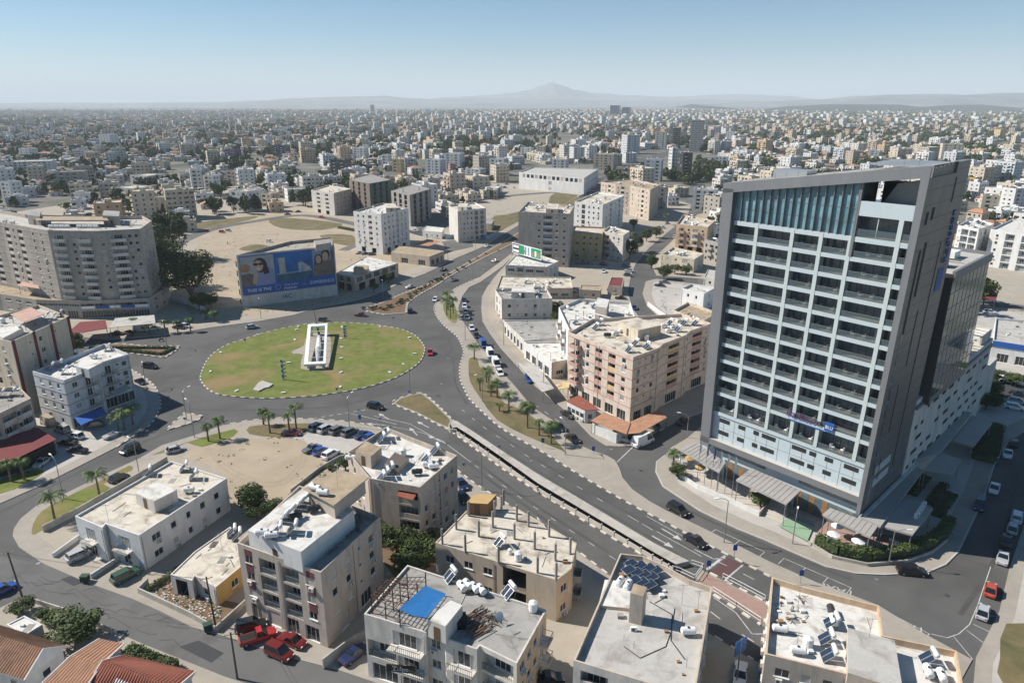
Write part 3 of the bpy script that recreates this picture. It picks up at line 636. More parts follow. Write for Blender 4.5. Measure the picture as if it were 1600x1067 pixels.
roof_put(b,'the beige block by the underpass',[('htank',548,720,0),('heater',598,690,-70),('heater',605,684,-70),('heater',611,738,-70),('heater',604,746,-70),('heater',682,708,-70),('heater',668,722,-70),('htank',668,730,10),('htank',652,742,10,'black'),('tank',630,712,0),('heater',598,752,-70),('htank',678,733,10)])
p0=rp(b,656,768,10.1); 
def awning(name,label,pts,z,m,th=.12,slope=0,cat='awning',posts=True,post_m='metal',base=BZ,group=None,mode='awning'):
    P=Gs(pts,z)
    if area(P)<0: P=P[::-1]
    c=(sum(p[0] for p in P)/len(P),sum(p[1] for p in P)/len(P)); r=empty(name,(c[0],c[1],base),label,cat,group)
    mb=MB(); mb.prism(P,z-base-th,z-base,m,off=c); mb.build('roof_sheet',r)
    if posts:
        for p in inset(P,.25):
            mb=MB(); mb.box(-.06,-.06,0,.06,.06,z-base-th,post_m); mb.build('post',r,(p[0]-c[0],p[1]-c[1],0))
    return r
o=awning('awning','red tiled awning over the top balcony of the beige block',[(629.6,758),(619.5,774),(645,781),(656,763)],BZ+11.0,'tile_red',posts=False)
# unfinished roof with posts
b=building('unfinished_building','cream two-storey house with bare concrete posts standing on its unfinished roof','house',
  [(680,847),(870,906),(893,888),(901,848),(810,795),(730,796)],7.4,'beige',2,gh=3.5,par=.12,specs={0:'w1.6 w1.6 w1.6 o4 g3',1:'w1.5',2:'b2',3:'w1.2 w1.2 w1.2',4:'w1.2 w1.2',5:'w1.2 w1.2'},roof='roof_cream',wx={1:'peach'},bal='concrete')
for (x,y) in ((75,600),(220,445),(350,305),(455,520),(600,425),(315,680),(850,355),(972,415),(1185,520),(825,545),(1035,650),(1405,700),(1250,770),(660,795),(1065,900),(1258,975),(620,310),(690,262),(712,190)):
    q=rp(b,680+x*.15,760+y*.15); m_=MB(); hh=3.0*random.uniform(.93,1.05); m_.box(-.16,-.16,0,.16,.16,hh,'concrete')
    for s in((-.1,-.1),(.1,.1),(.1,-.1)): m_.bar((s[0],s[1],hh),(s[0]+.03,s[1],hh+.5),.015,'rust')
    m_.build('concrete_post',b['root'],(q[0]-b['c'][0],q[1]-b['c'][1],b['zr']),.3)
on_roof(b,[(729,785),(762,787),(776,772),(741,772)],2.3,'roof_hut','wood','ply')
roof_put(b,'the unfinished roof with posts',[('tank',810,875,0),('heater',783,852,-60),('dish',840,822,120)])
put('tank',*rp(b,797,865)[:2],BZ+7.29,0,'the unfinished roof with posts',None,.6)
# bottom block with frame and blue tarp
b=building('shop_house','pale three-storey shop house with rusty roof frame, blue tarpaulin and yellow side wall','shop house',
  [(568.5,958.6),(666,988),(669,983),(694,992),(696,997),(745,1014),(750,1008),(807.6,1036),(854,952),(636.5,882)],10.2,'offwhite',3,gh=3.6,par=.35,specs={0:['l4.5 b4','g4 b4.5'],1:None,2:'w1.6',3:None,4:'g1 b3.2',5:None,6:'l5',7:'w1.6 w1.2 w1.2 b1.5',8:'w1.2 w1.2 w1.2 w1.2',9:'w1.2 w1.2'},gs={0:'s4 s3',2:'s2',4:'s4',6:'s4',7:'s2 w1 s2'},roof='roof_grey',wx={7:'peach'},rail='bars')
on_roof(b,[(668,967),(696,978),(722.6,945),(704,937)],2.7,'roof_room','offwhite','roof_white')
q=rp(b,684,975,b['zr']+.5)
Zr=BZ+b['zr']
fr=empty('steel_frame',(*G(620,945,Zr),Zr),'rusty steel skeleton of an unfinished roof room beside the blue tarpaulin','steel frame'); fx,fy=fr.location.x,fr.location.y
FC=[Vector(G(*p,Zr+2.6)) for p in ((580,932),(624,953),(665,901),(607,903))]
m_=MB()
def fpt(s,t): return FC[0]*(1-s)*(1-t)+FC[1]*s*(1-t)+FC[2]*s*t+FC[3]*(1-s)*t
for i in range(9):
    for (a,c) in ((fpt(i/8,0),fpt(i/8,1)),(fpt(0,i/8),fpt(1,i/8))):
        m_.bar((a.x-fx,a.y-fy,2.6),(c.x-fx,c.y-fy,2.6),.05,'rust')
m_.build('roof_grid',fr)
for s in (0,.5,1):
    for t in (0,.33,.66,1):
        p=fpt(s,t); mb=MB(); mb.box(-.07,-.07,0,.07,.07,3.3 if t else 2.8,'rust'); mb.build('post',fr,(p.x-fx,p.y-fy,0))
for z in (.9,1.8):
    mb=MB()
    for a,c in ((fpt(0,0),fpt(1,0)),(fpt(0,0),fpt(0,1)),(fpt(0,1),fpt(1,1))): mb.bar((a.x-fx,a.y-fy,z),(c.x-fx,c.y-fy,z),.04,'rust')
    mb.build('rail',fr)
P=[Vector(G(*p,Zr+3.0)) for p in ((623.5,951.5),(645,960),(666.5,965),(697,927),(681,921),(664,915))]
mb=MB(); zz=[3.05,2.85,3.05,3.0,2.9,3.05]; mb.face([(p.x,p.y,Zr+z) for p,z in zip(P,zz)],'blue_tarp'); mb.face([(p.x,p.y,Zr+z-.03) for p,z in reversed(list(zip(P,zz)))],'blue_tarp'); tag(mb.build('tarpaulin'),'blue tarpaulin stretched over the rusty roof frame','tarpaulin')
roof_put(b,'the roof with the blue tarpaulin',[('heater',706,905,-60),('htank',722,922,-60),('htank',731,919,-60),('htank',742,924,-60),('htank',752,927,-60),('heater',797,930,-62),('tank',833,954,0),('dish',779,972,30),('aerial',774,990,0)])
mb=MB(); x,y=G(716,975,Zr)
for k in range(7): mb.box(x-1.4+random.uniform(-.1,.1),y-1+random.uniform(-.1,.1),Zr+.02+k*.16,x+1+random.uniform(-.1,.1),y+1.1,Zr+.16+k*.16,'sign_black')
tag(mb.build('panel_stack'),'stack of black panels beside the white roof room','panel stack')
mb=MB()
for k in range(34): x,y=G(733+random.uniform(-8,10),985-random.uniform(-18,22),Zr); mb.bar((x,y,Zr+.05+random.random()*.4),(x+random.uniform(1,2.5),y+random.uniform(1,2.6),Zr+.1+random.random()*.5),.06,random.choice(('wood','metal_dark','rust')))
tag(mb.build('scrap_heap'),'long dark pipes and planks lying on the grey roof','scrap','roof scrap',kind='stuff')
mb=MB()
for k in range(40): x,y=G(768+random.uniform(-11,12),968+random.uniform(-7,9),Zr); mb.bar((x,y,Zr+.05+random.random()*.4),(x+random.uniform(-.8,.8),y+random.uniform(-.8,.8),Zr+.1+random.random()*.4),.06,random.choice(('wood','metal_dark','concrete')))
tag(mb.build('scrap_heap'),'pile of broken wood around the satellite dish on the grey roof','scrap','roof scrap',kind='stuff')
# shop sign
x,y=G(626,1027,4.2); r=empty('shop_sign',(x,y,BZ),'black shop sign with white script lettering hung at the street corner','sign'); d=Vector(b['P'][1])-Vector(b['P'][0]); th=math.atan2(d.y,d.x)
q=Vector(b['P'][0])+d*.62+Vector((d.y,-d.x)).normalized()*.9; r.location=(q.x,q.y,BZ)
mb=MB(); mb.box(-1.9,-.1,3.6,1.9,.1,4.6,'sign_black'); mb.build('board',r,rz=th+.25); mb=MB(); mb.bar((0,0,3.6),(0,0,0),.05,'metal_dark'); mb.build('post',r); text('Zulpo',.9,'sign_white',r,(.0+.03*math.sin(th),-.14,4.1),(math.radians(90),0,th+.25))
# south block 9
b=building('apartment_building','low grey-roofed block with a tall square chimney shaft, next to the sunken road','apartment block',
  [(896,1031),(1085,1088),(1113,917),(1078,905),(1041,884),(1005,868),(969,864)],9.9,'offwhite',3,specs={0:'l3.5 w1.4 l3.5 w1.4',1:'w1.2 w1.2 w1.2 w1.2',6:'w1.2 x.6 w1.2 w1.2 w1.2'},roof='roof_light',par=.8,parm='beige')
on_roof(b,[(985,926),(1005,931),(1011,917),(990,911)],4.6,'chimney','taupe','roof_tan',door=False)
on_roof(b,[(935,945),(985,950),(1000,910),(945,905)],.5,'raised_roof','beige','roof_white',door=False)
roof_put(b,'the roof with the chimney shaft',[('htank',968,915,60),('htank',981,920,60),('htank',1075,992,0),('aerial',1065,945,0),('aerial',1090,955,0),('ac',990,985,0)])
Zr=BZ+b['zr']
for i,row in enumerate((((986,879),(1000,882),(1014,886),(1025,890)),((982,889),(994,893),(1006,896),(1018,900)),((991,905),(1003,908),(1015,912)))):
    for j,p in enumerate(row):
        x,y=G(*p,Zr+.9); r=empty('solar_collector',(x,y,Zr),f"solar panel of the {('far','middle','near')[i]} row by the chimney shaft, {ORD[j]} toward the hotel",'solar panel','solar panels by the chimney shaft',math.radians(-62))
        X=Matrix.Translation((-.75,-.85,.7))@Matrix.Rotation(math.radians(9),4,'X'); mb=MB(); mb.box(0,0,0,1.5,1.75,.05,'alu',X); mb.box(.06,.06,.05,1.44,1.69,.06,'panel_glass',X); mb.build('panel',r)
        mb=MB()
        for u in(-.7,.7):
            for v in(-.8,.8): mb.bar((u,v,0),(u,v,.75+(v>0)*.25),.03,'metal')
        mb.build('stand',r)
mb=MB(); 
pts=[G(1054,950,Zr),G(1049,985,Zr),G(1040,1010,Zr),G(1000,1028,Zr),G(975,1010,Zr)]
for a,c in zip(pts[:-1],pts[1:]): mb.bar((*a,Zr+.05),(*c,Zr+.05),.05,'metal_dark')
pts=[G(1015,940,Zr),G(1050,960,Zr),G(1048,1000,Zr),G(1070,1030,Zr)]
for a,c in zip(pts[:-1],pts[1:]): mb.bar((*a,Zr+.05),(*c,Zr+.05),.06,'metal_dark')
tag(mb.build('roof_cable'),'black cables snaking over the light roof beside the chimney shaft','cable')
# 10
b=building('apartment_building','cream block with cluttered white roof, row of solar heaters and high lit side parapet','apartment block',
  [(1196,1021),(1325,1053),(1510,1100),(1495,1016),(1380,992),(1374,946),(1256,916),(1206,901)],10,'taupe',3,specs={0:'w1.8 w1.2 w1.2',1:'w1.8 w1.2 w1.2 w1.2',2:'w1.2 w1.2',7:'w1.2 w1.2 w1.2 w1.2 w1.2'},roof='roof_white',par=.9,wx={7:'cream'},parm='peach')
on_roof(b,[(1325,1050),(1411,1078),(1398,1000),(1325,980)],2.0,'roof_room','beige','roof_light',door=False)
roof_put(b,'the cluttered cream roof',[('heater',1293,1004,-98),('heater',1301,978,-98),('heater',1297,1030,-98),('htank',1298,960,80,'black'),('htank',1301,975,80),('htank',1218,988,-10),('htank',1246,1022,-12),('heater',1452,1035,-98),('htank',1449,1055,75),('htank',1470,1062,75),('aerial',1247,945,0),('aerial',1357,1000,0,None,1.5),('tank',1262,1010,0)])
Zr=BZ+b['zr']
mb=MB()
for k in range(38):
    x,y=G(1222+random.uniform(-10,45),948+random.uniform(-18,25),Zr); 
    if random.random()<.6: mb.bar((x,y,Zr+.05+random.random()*.3),(x+random.uniform(-.8,.8),y+random.uniform(-.8,.8),Zr+.05+random.random()*.3),.05,random.choice(('wood','metal_dark','rust','metal')))
    else: s=random.uniform(.1,.35); mb.box(x-s,y-s,Zr+.01,x+s,y+s*.7,Zr+s,random.choice(('wood','interior','concrete','offwhite','frame_white')))
tag(mb.build('scrap_heap'),'scattered scrap wood, bricks and rags on the cluttered cream roof','scrap','roof scrap',kind='stuff')
# 11 long white house
b=building('house','long white two-storey house with flat mottled roof and balconies at the street end','house',
  [(117,806),(160,824),(165,818),(217,836),(354,747),(268,720)],6.8,'whitewall',2,gh=3.1,par=.4,specs={0:'b2.6',1:None,2:'b3',3:'w1.8 w1.2 w1 w1.2 w1.2',4:'w1.2 w1.2',5:'w1.2 w1.2 w1.2 w1.2'},roof='roof_cream',rail='bars')
on_roof(b,[(211,770),(240,783),(276,765),(243,752)],2.3,'stair_tower','offwhite','roof_white')
roof_put(b,'the long white house',[('heater',233,742,-70),('heater',290,735,-70),('htank',296,770,10),('heater',305,748,-70),('aerial',170,815,0),('aerial',280,790,0)])
# 12 derelict house
b=building('derelict_house','derelict single-storey house with weeds on its flat roof and peeling ochre side wall','house',
  [(266,897),(300,907),(304,899),(337,917),(392,872),(360,822),(304,861)],3.5,'offwhite',1,gh=3.2,par=.15,specs={0:'o2.5',2:'w1.4',3:'w1.6',4:'w1.2',5:'w1.2',6:'x.6'},roof='roof_cream',wx={3:'ochre'})
roof_put(b,'the derelict house',[('heater',365,836,-70),('heater',373,841,-70),('aerial',347,860,0)])
# tiled houses at the lower edge
def tiled(name,label,pts,ze,zr_,m,wall='whitewall',ridge=None):
    """eaves polygon given at its height (4 corners), gabled roof with ridge between the middles of edges 1 and 3"""
    P=[Vector(p) for p in Gs(pts,ze)]
    if area([tuple(p) for p in P])<0: P=P[::-1]
    c=sum(P,Vector((0,0)))/4; r=empty(name,(c.x,c.y,BZ),label,'house'); W=inset([tuple(p-c) for p in P],.5)
    mb=MB(); mb.prism(W,0,ze-BZ,wall); o=mb.build('wall',r)
    a=(P[1]+P[2])/2-c;b2=(P[3]+P[0])/2-c; q=[p-c for p in P]; z=ze-BZ; t=zr_-BZ; mb=MB()
    for (u,v,w,x) in ((q[0],q[1],a,b2),(q[2],q[3],b2,a)):
        mb.face([(*u,z),(*v,z),(*w,t),(*x,t)],m); mb.face([(*v,z-.15),(*u,z-.15),(*x,t-.15),(*w,t-.15)],'whitewall'); mb.face([(*u,z-.15),(*v,z-.15),(*v,z),(*u,z)],'whitewall')
        n=int((v-u).length/.45)
        for i in range(1,n): # raised courses of tiles
            s=u+(v-u)*i/n; e=x+(w-x)*i/n; mb.bar((s.x,s.y,z+.02),(e.x,e.y,t+.02),.06,m)
    for (u,v,w) in ((q[1],q[2],a),(q[3],q[0],b2)):
        mb.face([(*u,z-.1),(*v,z-.1),(*w,t-.1)],wall); mb.bar((*u,z),(*w,t),.1,'whitewall'); mb.bar((*v,z),(*w,t),.1,'whitewall')
    mb.build('roof',r)
    for i in (0,1):
        A=Vector(W[i]);B=Vector(W[i+1]);d=(B-A);L=d.length;d/=L; n=max(1,int(L/4)); nn=Vector((d.y,-d.x))*.04
        for k in range(n): p=A+d*(L*(k+.5)/n)+nn; link('window',win_mesh(1.2,1.1,'g'),r,(p.x,p.y,.95),math.atan2(d.y,d.x))
    return r
tiled('house','house with weathered brown tiled roof behind the round green tree',[(-95,1020),(38,1062),(106,1008),(0,976)],3.4,5.6,'tile_brown')
tiled('house','narrow house with a plain bright orange roof between two tiled roofs',[(62,1070),(126,1085),(194,1005),(155,997)],4.2,4.9,'tile_orange')
tiled('house','house with dark red tiled roof by the street hedge at the lower edge',[(130,1078),(250,1140),(306,1048),(195,1022)],3.6,5.4,'tile_red')
b=building('garden_shed','small white flat-roofed shed between the brown roof and the round tree','shed',[(10,975),(38,992),(66,975),(38,961)],3,'whitewall',1,par=.15,roof='roof_white',specs={0:'x.6',1:None,2:None,3:None})
# 14
b=building('apartment_building','white four-storey corner block with grey bands and blue shop canopy beside the roundabout','apartment block',
  [(50.6,580),(100,594),(152,574),(154,567),(201,553),(163,537)],12.6,'bluewhite',4,gh=3.6,specs={0:'w1.4 w1 w1',1:'w1.5 b2.4',2:None,3:'b2.6 x.8 w1.4',4:'w1.2 w1.2',5:'w1.2 w1.2 w1.2'},gs={0:'S1.5 w1',1:'s4 s4',3:'s4 s4 s2'},trim='greige',roof='roof_white',rail='bars',bal='bluewhite')
on_roof(b,[(118,572),(138,577),(160,566),(142,560)],2.3,'stair_tower','bluewhite','roof_white')
roof_put(b,'the white corner block',[('heater',82,578,-70),('heater',95,573,-70),('heater',103,584,-70),('htank',92,570,10),('dish',120,555,40),('heater',170,548,-70),('htank',147,560,10)])
awning('shop_canopy','blue and white canopy with shop sign on the white corner block',[(116,652),(126,664),(167,646),(160,636)],BZ+3.4,'sign_blue')
awning('terrace_canopy','dark canopy over the first floor terrace of the white corner block',[(172,612),(182,618),(206,606),(196,600)],BZ+6.2,'greige',posts=False)
# 15
b=building('apartment_building','tall cream block with dark red vertical stripes and cluttered roof terrace','apartment block',
  [(-75,512),(17,534),(108,494),(60,476)],19.6,'cream',6,specs={0:'l3.5 w1.2 l3.5 w1.2',1:['g3 x.6 w1.2 g2 x.6 g3','g3 x.6 w1.4 g8'],2:'w1.2 w1.2',3:'w1.2 w1.2'},roof='roof_light',bal='cream')
A=Vector(b['P'][1]);B=Vector(b['P'][2]);d=(B-A);L=d.length;d/=L;nn=Vector((d.y,-d.x))*.03
for f in (.03,.36,.66,.97):
    q=A+d*(L*f)+nn-Vector(b['c']); mb=MB(); mb.box(-.4,-.16,.1,.4,.02,19.7,'dark_red'); mb.build('stripe',b['root'],(q.x,q.y,0),math.atan2(d.y,d.x))
awning('roof_awning','faded pink awning on posts over the roof terrace of the striped block',[(16,491),(37,503),(70,490),(48,480)],BZ+21.2,'terra',base=BZ+18.7)
on_roof(b,[(-15,520),(5,528),(36,512),(14,505)],1.4,'roof_terrace','offwhite','roof_white',door=False)
roof_put(b,'the red-striped block',[('heater',75,498,-70),('heater',85,500,-70),('heater',30,520,-70),('htank',20,515,0),('tank',5,505,0),('htank',40,495,20),('heater',95,495,-70)])
# 16
b=building('apartment_building','beige three-storey block with enclosed balconies above the dark restaurant canopy','apartment block',
  [(-90,660),(0,645),(48,622),(30,604),(-90,610)],9.8,'beige',3,specs={0:'l4 w1.2 l4',1:'l4 w1.2 l3',2:'w1.2 w1',3:'w1.2'},roof='roof_grey')
roof_put(b,'the beige block above the restaurant',[('heater',22,618,-70),('heater',5,620,-70),('dish',30,612,0)])
r=awning('restaurant_canopy','dark red canopy of a black-walled restaurant terrace','canopy',[]) if False else awning('restaurant_canopy','dark red canopy of the black-walled restaurant terrace',[(-60,735),(28,715),(88,686),(60,668),(-60,700)],BZ+3.6,'dark_red',cat='canopy')
mb=MB(); P=inset([tuple(p) for p in Gs([(-60,735),(28,715),(88,686),(60,668),(-60,700)],BZ+3.6)] if area(Gs([(-60,735),(28,715),(88,686),(60,668),(-60,700)],3))>0 else Gs([(-60,735),(28,715),(88,686),(60,668),(-60,700)],BZ+3.6)[::-1],.5); mb.prism(P,0,2.9,'sign_black',off=(r.location.x,r.location.y)); mb.build('wall',r)
# 17 big slab
pod=[(-90,450),(0,459),(56,468),(124,470),(232,466),(264,446),(242,430),(-90,415)]
b=building('shopping_arcade','long two-storey arcade with blue and white shopfront panels under the big grey block','arcade',pod,6.6,'greige',2,gh=3.4,specs={3:'l5:sign_white l5:sign_blue l4:sign_white l5:sign_blue l5:sign_white',2:'w4 w4 w4 w4',1:'w3 w3 w3',4:'w2:ochre w2',5:None,6:None},gs={3:'s5 s4 s5 s4 s5',2:'s4 s4 s4'},roof='roof_tan',par=.9)
b=building('apartment_block','huge grey-beige curved slab of flats, ten storeys, with white balconies and rooftop tanks','apartment block',
  [(-110,332),(0,347),(38,354),(74,360),(150,361),(219,357.5),(237,345),(222,337),(150,338),(40,335),(-90,314)],31.3,'greige',10,fh=3.0,gh=6.8,specs={0:'l4 l4 w1.2 l4 w1.2 l4',1:'l3.6 w1.2 l3.6',2:'w1.2 w1.2',3:'b4 w1.2 b4',4:'w1.2 x.6 b4.5 w1.2 w1.2',5:'w1.2 w1.2 w1.2',6:'w1.2 w1.2',},gs={i:None for i in range(11)},roof='roof_light',bal='offwhite',par=1.4,parm='taupe',trim='taupe')
on_roof(b,[(42,336),(62,338),(64,330),(44,328)],3.6,'stair_tower','greige','roof_grey')
on_roof(b,[(160,337),(186,338),(187,330),(162,329)],3.6,'stair_tower','greige','roof_grey')
on_roof(b,[(60,344),(170,344),(165,339),(50,338)],.5,'canopy_slab','roof_tan' ,'roof_tan',door=False,z=b['zr']+2.2)
roof_put(b,'the big grey slab of flats',[('htank',80+k*8.6+(10 if k>3 else 0),356.5,0) for k in range(8)]+[('heater',185+k*9,352,-70) for k in range(4)]+[('htank',20,350,0),('htank',8,348,0),('aerial',120,345,0),('aerial',60,350,0)])
for pts,z,m,l in (([(100,524),(168,513),(165,500),(125,503)],4,'dark_red','dark red and white cafe canopy under the arcade'),([(170,512),(243,505),(241,492),(180,497)],4.2,'roof_light','light grey canopy over parked cars beside the arcade'),([(28,446),(62,451),(56,439),(38,437)],9.4,'terra','pink-red canopy on the arcade roof terrace')):
    awning('canopy',l,pts,BZ+z,m,cat='canopy')
# 18 billboard building
BBP=[(369,399),(522,384),(518,371),(453,377)]
b=building('unfinished_building','concrete shell of a five-storey building carrying a huge blue advertising banner','building',BBP,20.2,'offwhite',1,gh=20,par=1.2,specs={0:None,1:None,2:None,3:None},roof='lot_pale',parm='concrete')
on_roof(b,[(493,383),(517,379),(517,373),(490,376)],2.6,'stair_tower','taupe','concrete',door=False)
A=Vector(b['P'][3] if False else b['P'][0]);B=Vector(b['P'][1]);d=(B-A);L=d.length;d/=L;nn=Vector((d.y,-d.x)); th=math.atan2(d.y,d.x)
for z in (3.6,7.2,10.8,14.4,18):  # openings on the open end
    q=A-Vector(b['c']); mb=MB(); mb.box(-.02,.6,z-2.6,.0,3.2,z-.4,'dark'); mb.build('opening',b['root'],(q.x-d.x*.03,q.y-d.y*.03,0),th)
bn=empty('advertising_banner',(A.x+nn.x*.25,A.y+nn.y*.25,BZ),'huge blue banner with portraits, marina picture and white lettering on the concrete shell','banner',rz=th)
X0,X1,Z0,Z1=.8,L-.5,4.6,19.6
mb=MB(); mb.box(X0,-.05,Z0,X1,.05,Z1,'sign_blue'); mb.build('cloth',bn)
def pic(name,x0,x1,z0,z1,bgm,els):
    mb=MB(); mb.box(x0,-.07,z0,x1,-.055,z1,bgm); w=x1-x0;h=z1-z0; y=-.08
    for i,(k,c,m) in enumerate(els):
        yy=-.08-.008*i
        if k=='e':
            cx,cz,rx,rz_=c; mb.face([(x0+w*cx+w*rx*math.cos(t*math.pi/10),yy,z0+h*cz+h*rz_*math.sin(t*math.pi/10)) for t in range(20)],m)
        else: mb.face([(x0+w*u,yy,z0+h*v) for u,v in c],m)
    mb.build(name,bn)
Wd=X1-X0; zc=Z0+3.6
M('b_sky',(.03,.14,.42),.6,.4,.12); M('b_pale',(.4,.4,.44),.6,.3,.4); M('b_haze',(.2,.33,.45),.6); M('b_lav',(.24,.27,.45),.6); M('b_hair',(.03,.02,.02),.6); M('b_bld',(.45,.44,.38),.6,.3,.6); M('b_sea',(.05,.13,.2),.6,.4,.5); M('b_brown',(.2,.15,.13),.6,.4,.5)
pic('portrait',X0+.2,X0+Wd*.345,zc-.3,Z1-.3,'b_pale',[('p',[(.0,.0),(.5,0),(.45,.35),(.2,.45),(0,.4)],'b_brown'),('e',(.12,.62,.16,.14),'tile_orange'),('p',[(.38,0),(1,0),(.98,.5),(.8,.62),(.5,.5)],'b_lav'),('e',(.58,.68,.21,.25),'b_hair'),('p',[(.6,.7),(.8,.62),(.85,.4),(.68,.35)],'b_hair'),('e',(.52,.66,.15,.19),'skin'),('e',(.45,.72,.07,.045),'sign_black'),('e',(.6,.72,.07,.045),'sign_black'),('p',[(.3,.1),(.42,.05),(.5,.4),(.38,.5)],'skin'),('e',(.52,.57,.05,.02),'sign_white')])
pic('marina_picture',X0+Wd*.365,X0+Wd*.745,zc+.2,Z1-.3,'b_sky',[('p',[(0,0),(1,0),(1,.28),(0,.25)],'b_sea'),('p',[(0,.25),(1,.28),(1,.34),(0,.29)],'b_haze'),('p',[(.08,.28),(.28,.28),(.25,.5),(.26,.85),(.06,.85),(.09,.5)],'b_bld'),('p',[(.62,.28),(.95,.28),(.97,.4),(.82,.55),(.7,.66),(.62,.6)],'b_bld'),('p',[(.7,.28),(.78,.28),(.76,.5),(.71,.55)],'b_haze')])
pic('portrait',X0+Wd*.76,X1-.1,zc+.8,Z1-.2,'b_haze',[('p',[(0,0),(1,0),(1,.5),(.7,.62),(.3,.52),(.05,.55)],'b_brown'),('e',(.27,.62,.19,.2),'b_hair'),('e',(.27,.62,.13,.16),'skin'),('e',(.62,.78,.2,.2),'b_hair'),('e',(.6,.72,.14,.17),'skin'),('p',[(.9,0),(1,0),(1,1),(.86,.9)],'b_brown')])
for s_,x,z,sz in (('THIS IS THE',.17,1.6,1.75),('AYIA NAPA',.505,2.25,1.05),('MARINA',.495,.95,1.35),('.COM',.645,1.75,.7),('EXPERIENCE',.845,1.9,1.75)):
    text(s_,sz,'sign_white',bn,(X0+Wd*x,-.12,Z0+z),(math.radians(90),0,0))
mb=MB(); mb.cyl((X0+Wd*.365,-.06,Z0+1.8),(X0+Wd*.365,-.1,Z0+1.8),1.1,1.1,'b_pale',20); mb.cyl((X0+Wd*.365,-.1,Z0+1.8),(X0+Wd*.365,-.12,Z0+1.8),.9,.9,'sign_blue',20); mb.build('emblem',bn)
text('16C',2.5,'sign_blue',bn,(X0+Wd*.45,-.02,2.4),(math.radians(90),0,0),.05,'house_number')
# 19, 20
b=building('commercial_building','low dark-fronted commercial building with wide white roof beside the banner','commercial building',[(525,427),(553,433),(622,411),(573,400)],6.2,'beige',2,par=.25,specs={0:'v2.5 v2.5',1:'v4 v4 v4 v4 v4',2:None,3:None},gs={0:'o3 o3',1:'o4 o4 o4 o4'},roof='roof_white')
on_roof(b,[(552,419),(574,421),(576,415),(556,414)],2.4,'stair_tower','beige','roof_tan',door=False)
b=building('warehouse','low beige workshop with a tan and terracotta roof','warehouse',[(611,394),(671,401),(694,392),(625,384)],4.8,'beige',1,par=.1,specs={0:'x1 s4 x1 s4',1:'v3 v3'},gs={1:'s3 s3 s2'},roof='roof_tan')
sheet('roof_cladding',[(645,397.5),(671,400),(692,392),(668,388.5)],BZ+4.95,'tile_orange')
bpy.data.objects['roof_cladding'].parent=b['root']; bpy.data.objects['roof_cladding'].location=(-b['c'][0],-b['c'][1],-BZ); del bpy.data.objects['roof_cladding']['kind']
x_=[o for o in [bpy.data.objects['roof_cladding']]][0]; P=Gs([(645,397.5),(671,400),(692,392),(668,388.5)],BZ+4.75); 
for i,v in enumerate(x_.data.vertices): v.co.z=BZ+4.95
# mid-distance towers
b=building('apartment_building','white seven-storey block with grey stair strip across from the sandy lot','apartment block',[(552,330),(595,335),(638,325),(598,317)],20.5,'whitewall',7,gh=3,specs={0:'w1.2 w1.2 l2.6 w1.2',1:'w1.2 w1.2 w1.2 p2:greige w1.2 w1.2'},gs={0:'o3 o3',1:'o3 o3 o3'},roof='roof_white',parm='greige'); scatter(b,'the white seven-storey block',5,2,1,1)
on_roof(b,[(603,325),(620,325),(618,318),(602,318)],2.4,wall='greige')
b=building('apartment_building','pinkish-white six-storey block standing alone beside the boulevard','apartment block',[(701,321),(715,330),(759.4,325),(742,316)],17.5,'offwhite',6,gh=3,specs={0:'g1',1:'x.6 w1 w1 w1.2 v2.4 v2.4'},roof='roof_cream'); scatter(b,'the lone block by the boulevard',4,1,1,0)
on_roof(b,[(715,323),(730,324),(731,318),(717,318)],2.2,wall='offwhite')
b=building('unfinished_building','unfinished block wrapped in brown and green scaffold netting','building',[(545,281),(577,287),(611,281),(580,272)],21,'scaffold',7,par=.2,gh=3,specs={0:'o3 o3 o3',1:'o3 o3 o3'},gs={},roof='concrete',wx={1:'green_net'})
b=building('unfinished_building','bare grey concrete frame of an unfinished seven-storey block','building',[(611,298),(640,305),(673,295),(645,288)],19.5,'concrete',6,par=.2,gh=3,specs={0:'o4 o4 o4',1:'o4 o4 o4'},roof='concrete')
for b_,ps in ((b,((615,298),(630,301),(655,298),(668,294),(640,291))),):
    for p in ps: q=rp(b_,*p); mb=MB(); mb.box(-.2,-.2,0,.2,.2,2.6,'concrete'); mb.build('concrete_post',b_['root'],(q[0]-b_['c'][0],q[1]-b_['c'][1],b_['zr']))
b=building('apartment_building','pale pink block with deep loggias beyond the sandy lot','apartment block',[(486,297),(521,302),(549,295),(513,289)],15.3,'offwhite',5,gh=3,specs={0:'l4 l4',1:'w1 w1 w1.2 w1.2'},gs={0:'o4 o4'},roof='roof_cream',wx={1:'pinkish'}); scatter(b,'the pale pink block',3,1,0,0)
b=building('apartment_building','beige eight-storey block with a column of glazed balconies beside the boulevard','apartment block',[(810,331),(890,334),(897,322),(825,315)],25.3,'taupe',8,specs={0:'g6 x.6 w1.2 l4.5:bluewhite w1.1 g1 w1.3',1:'w1.2 w1.2'},roof='roof_cream'); scatter(b,'the beige eight-storey block',9,3,2,1)
on_roof(b,[(853,326),(872,327),(873,319),(856,318)],2.6,wall='greige')
b=building('apartment_building','white six-storey block with a dark vertical stripe','apartment block',[(898,315),(942,320),(974.6,306),(934,300)],19,'whitewall',6,specs={0:'w1 p2.5:metal_dark w1.2 w1.2 w1.2',1:'w1.2 l3.4 w1.2 l3.4'},roof='roof_cream'); scatter(b,'the white block with the dark stripe',6,1,1,1)
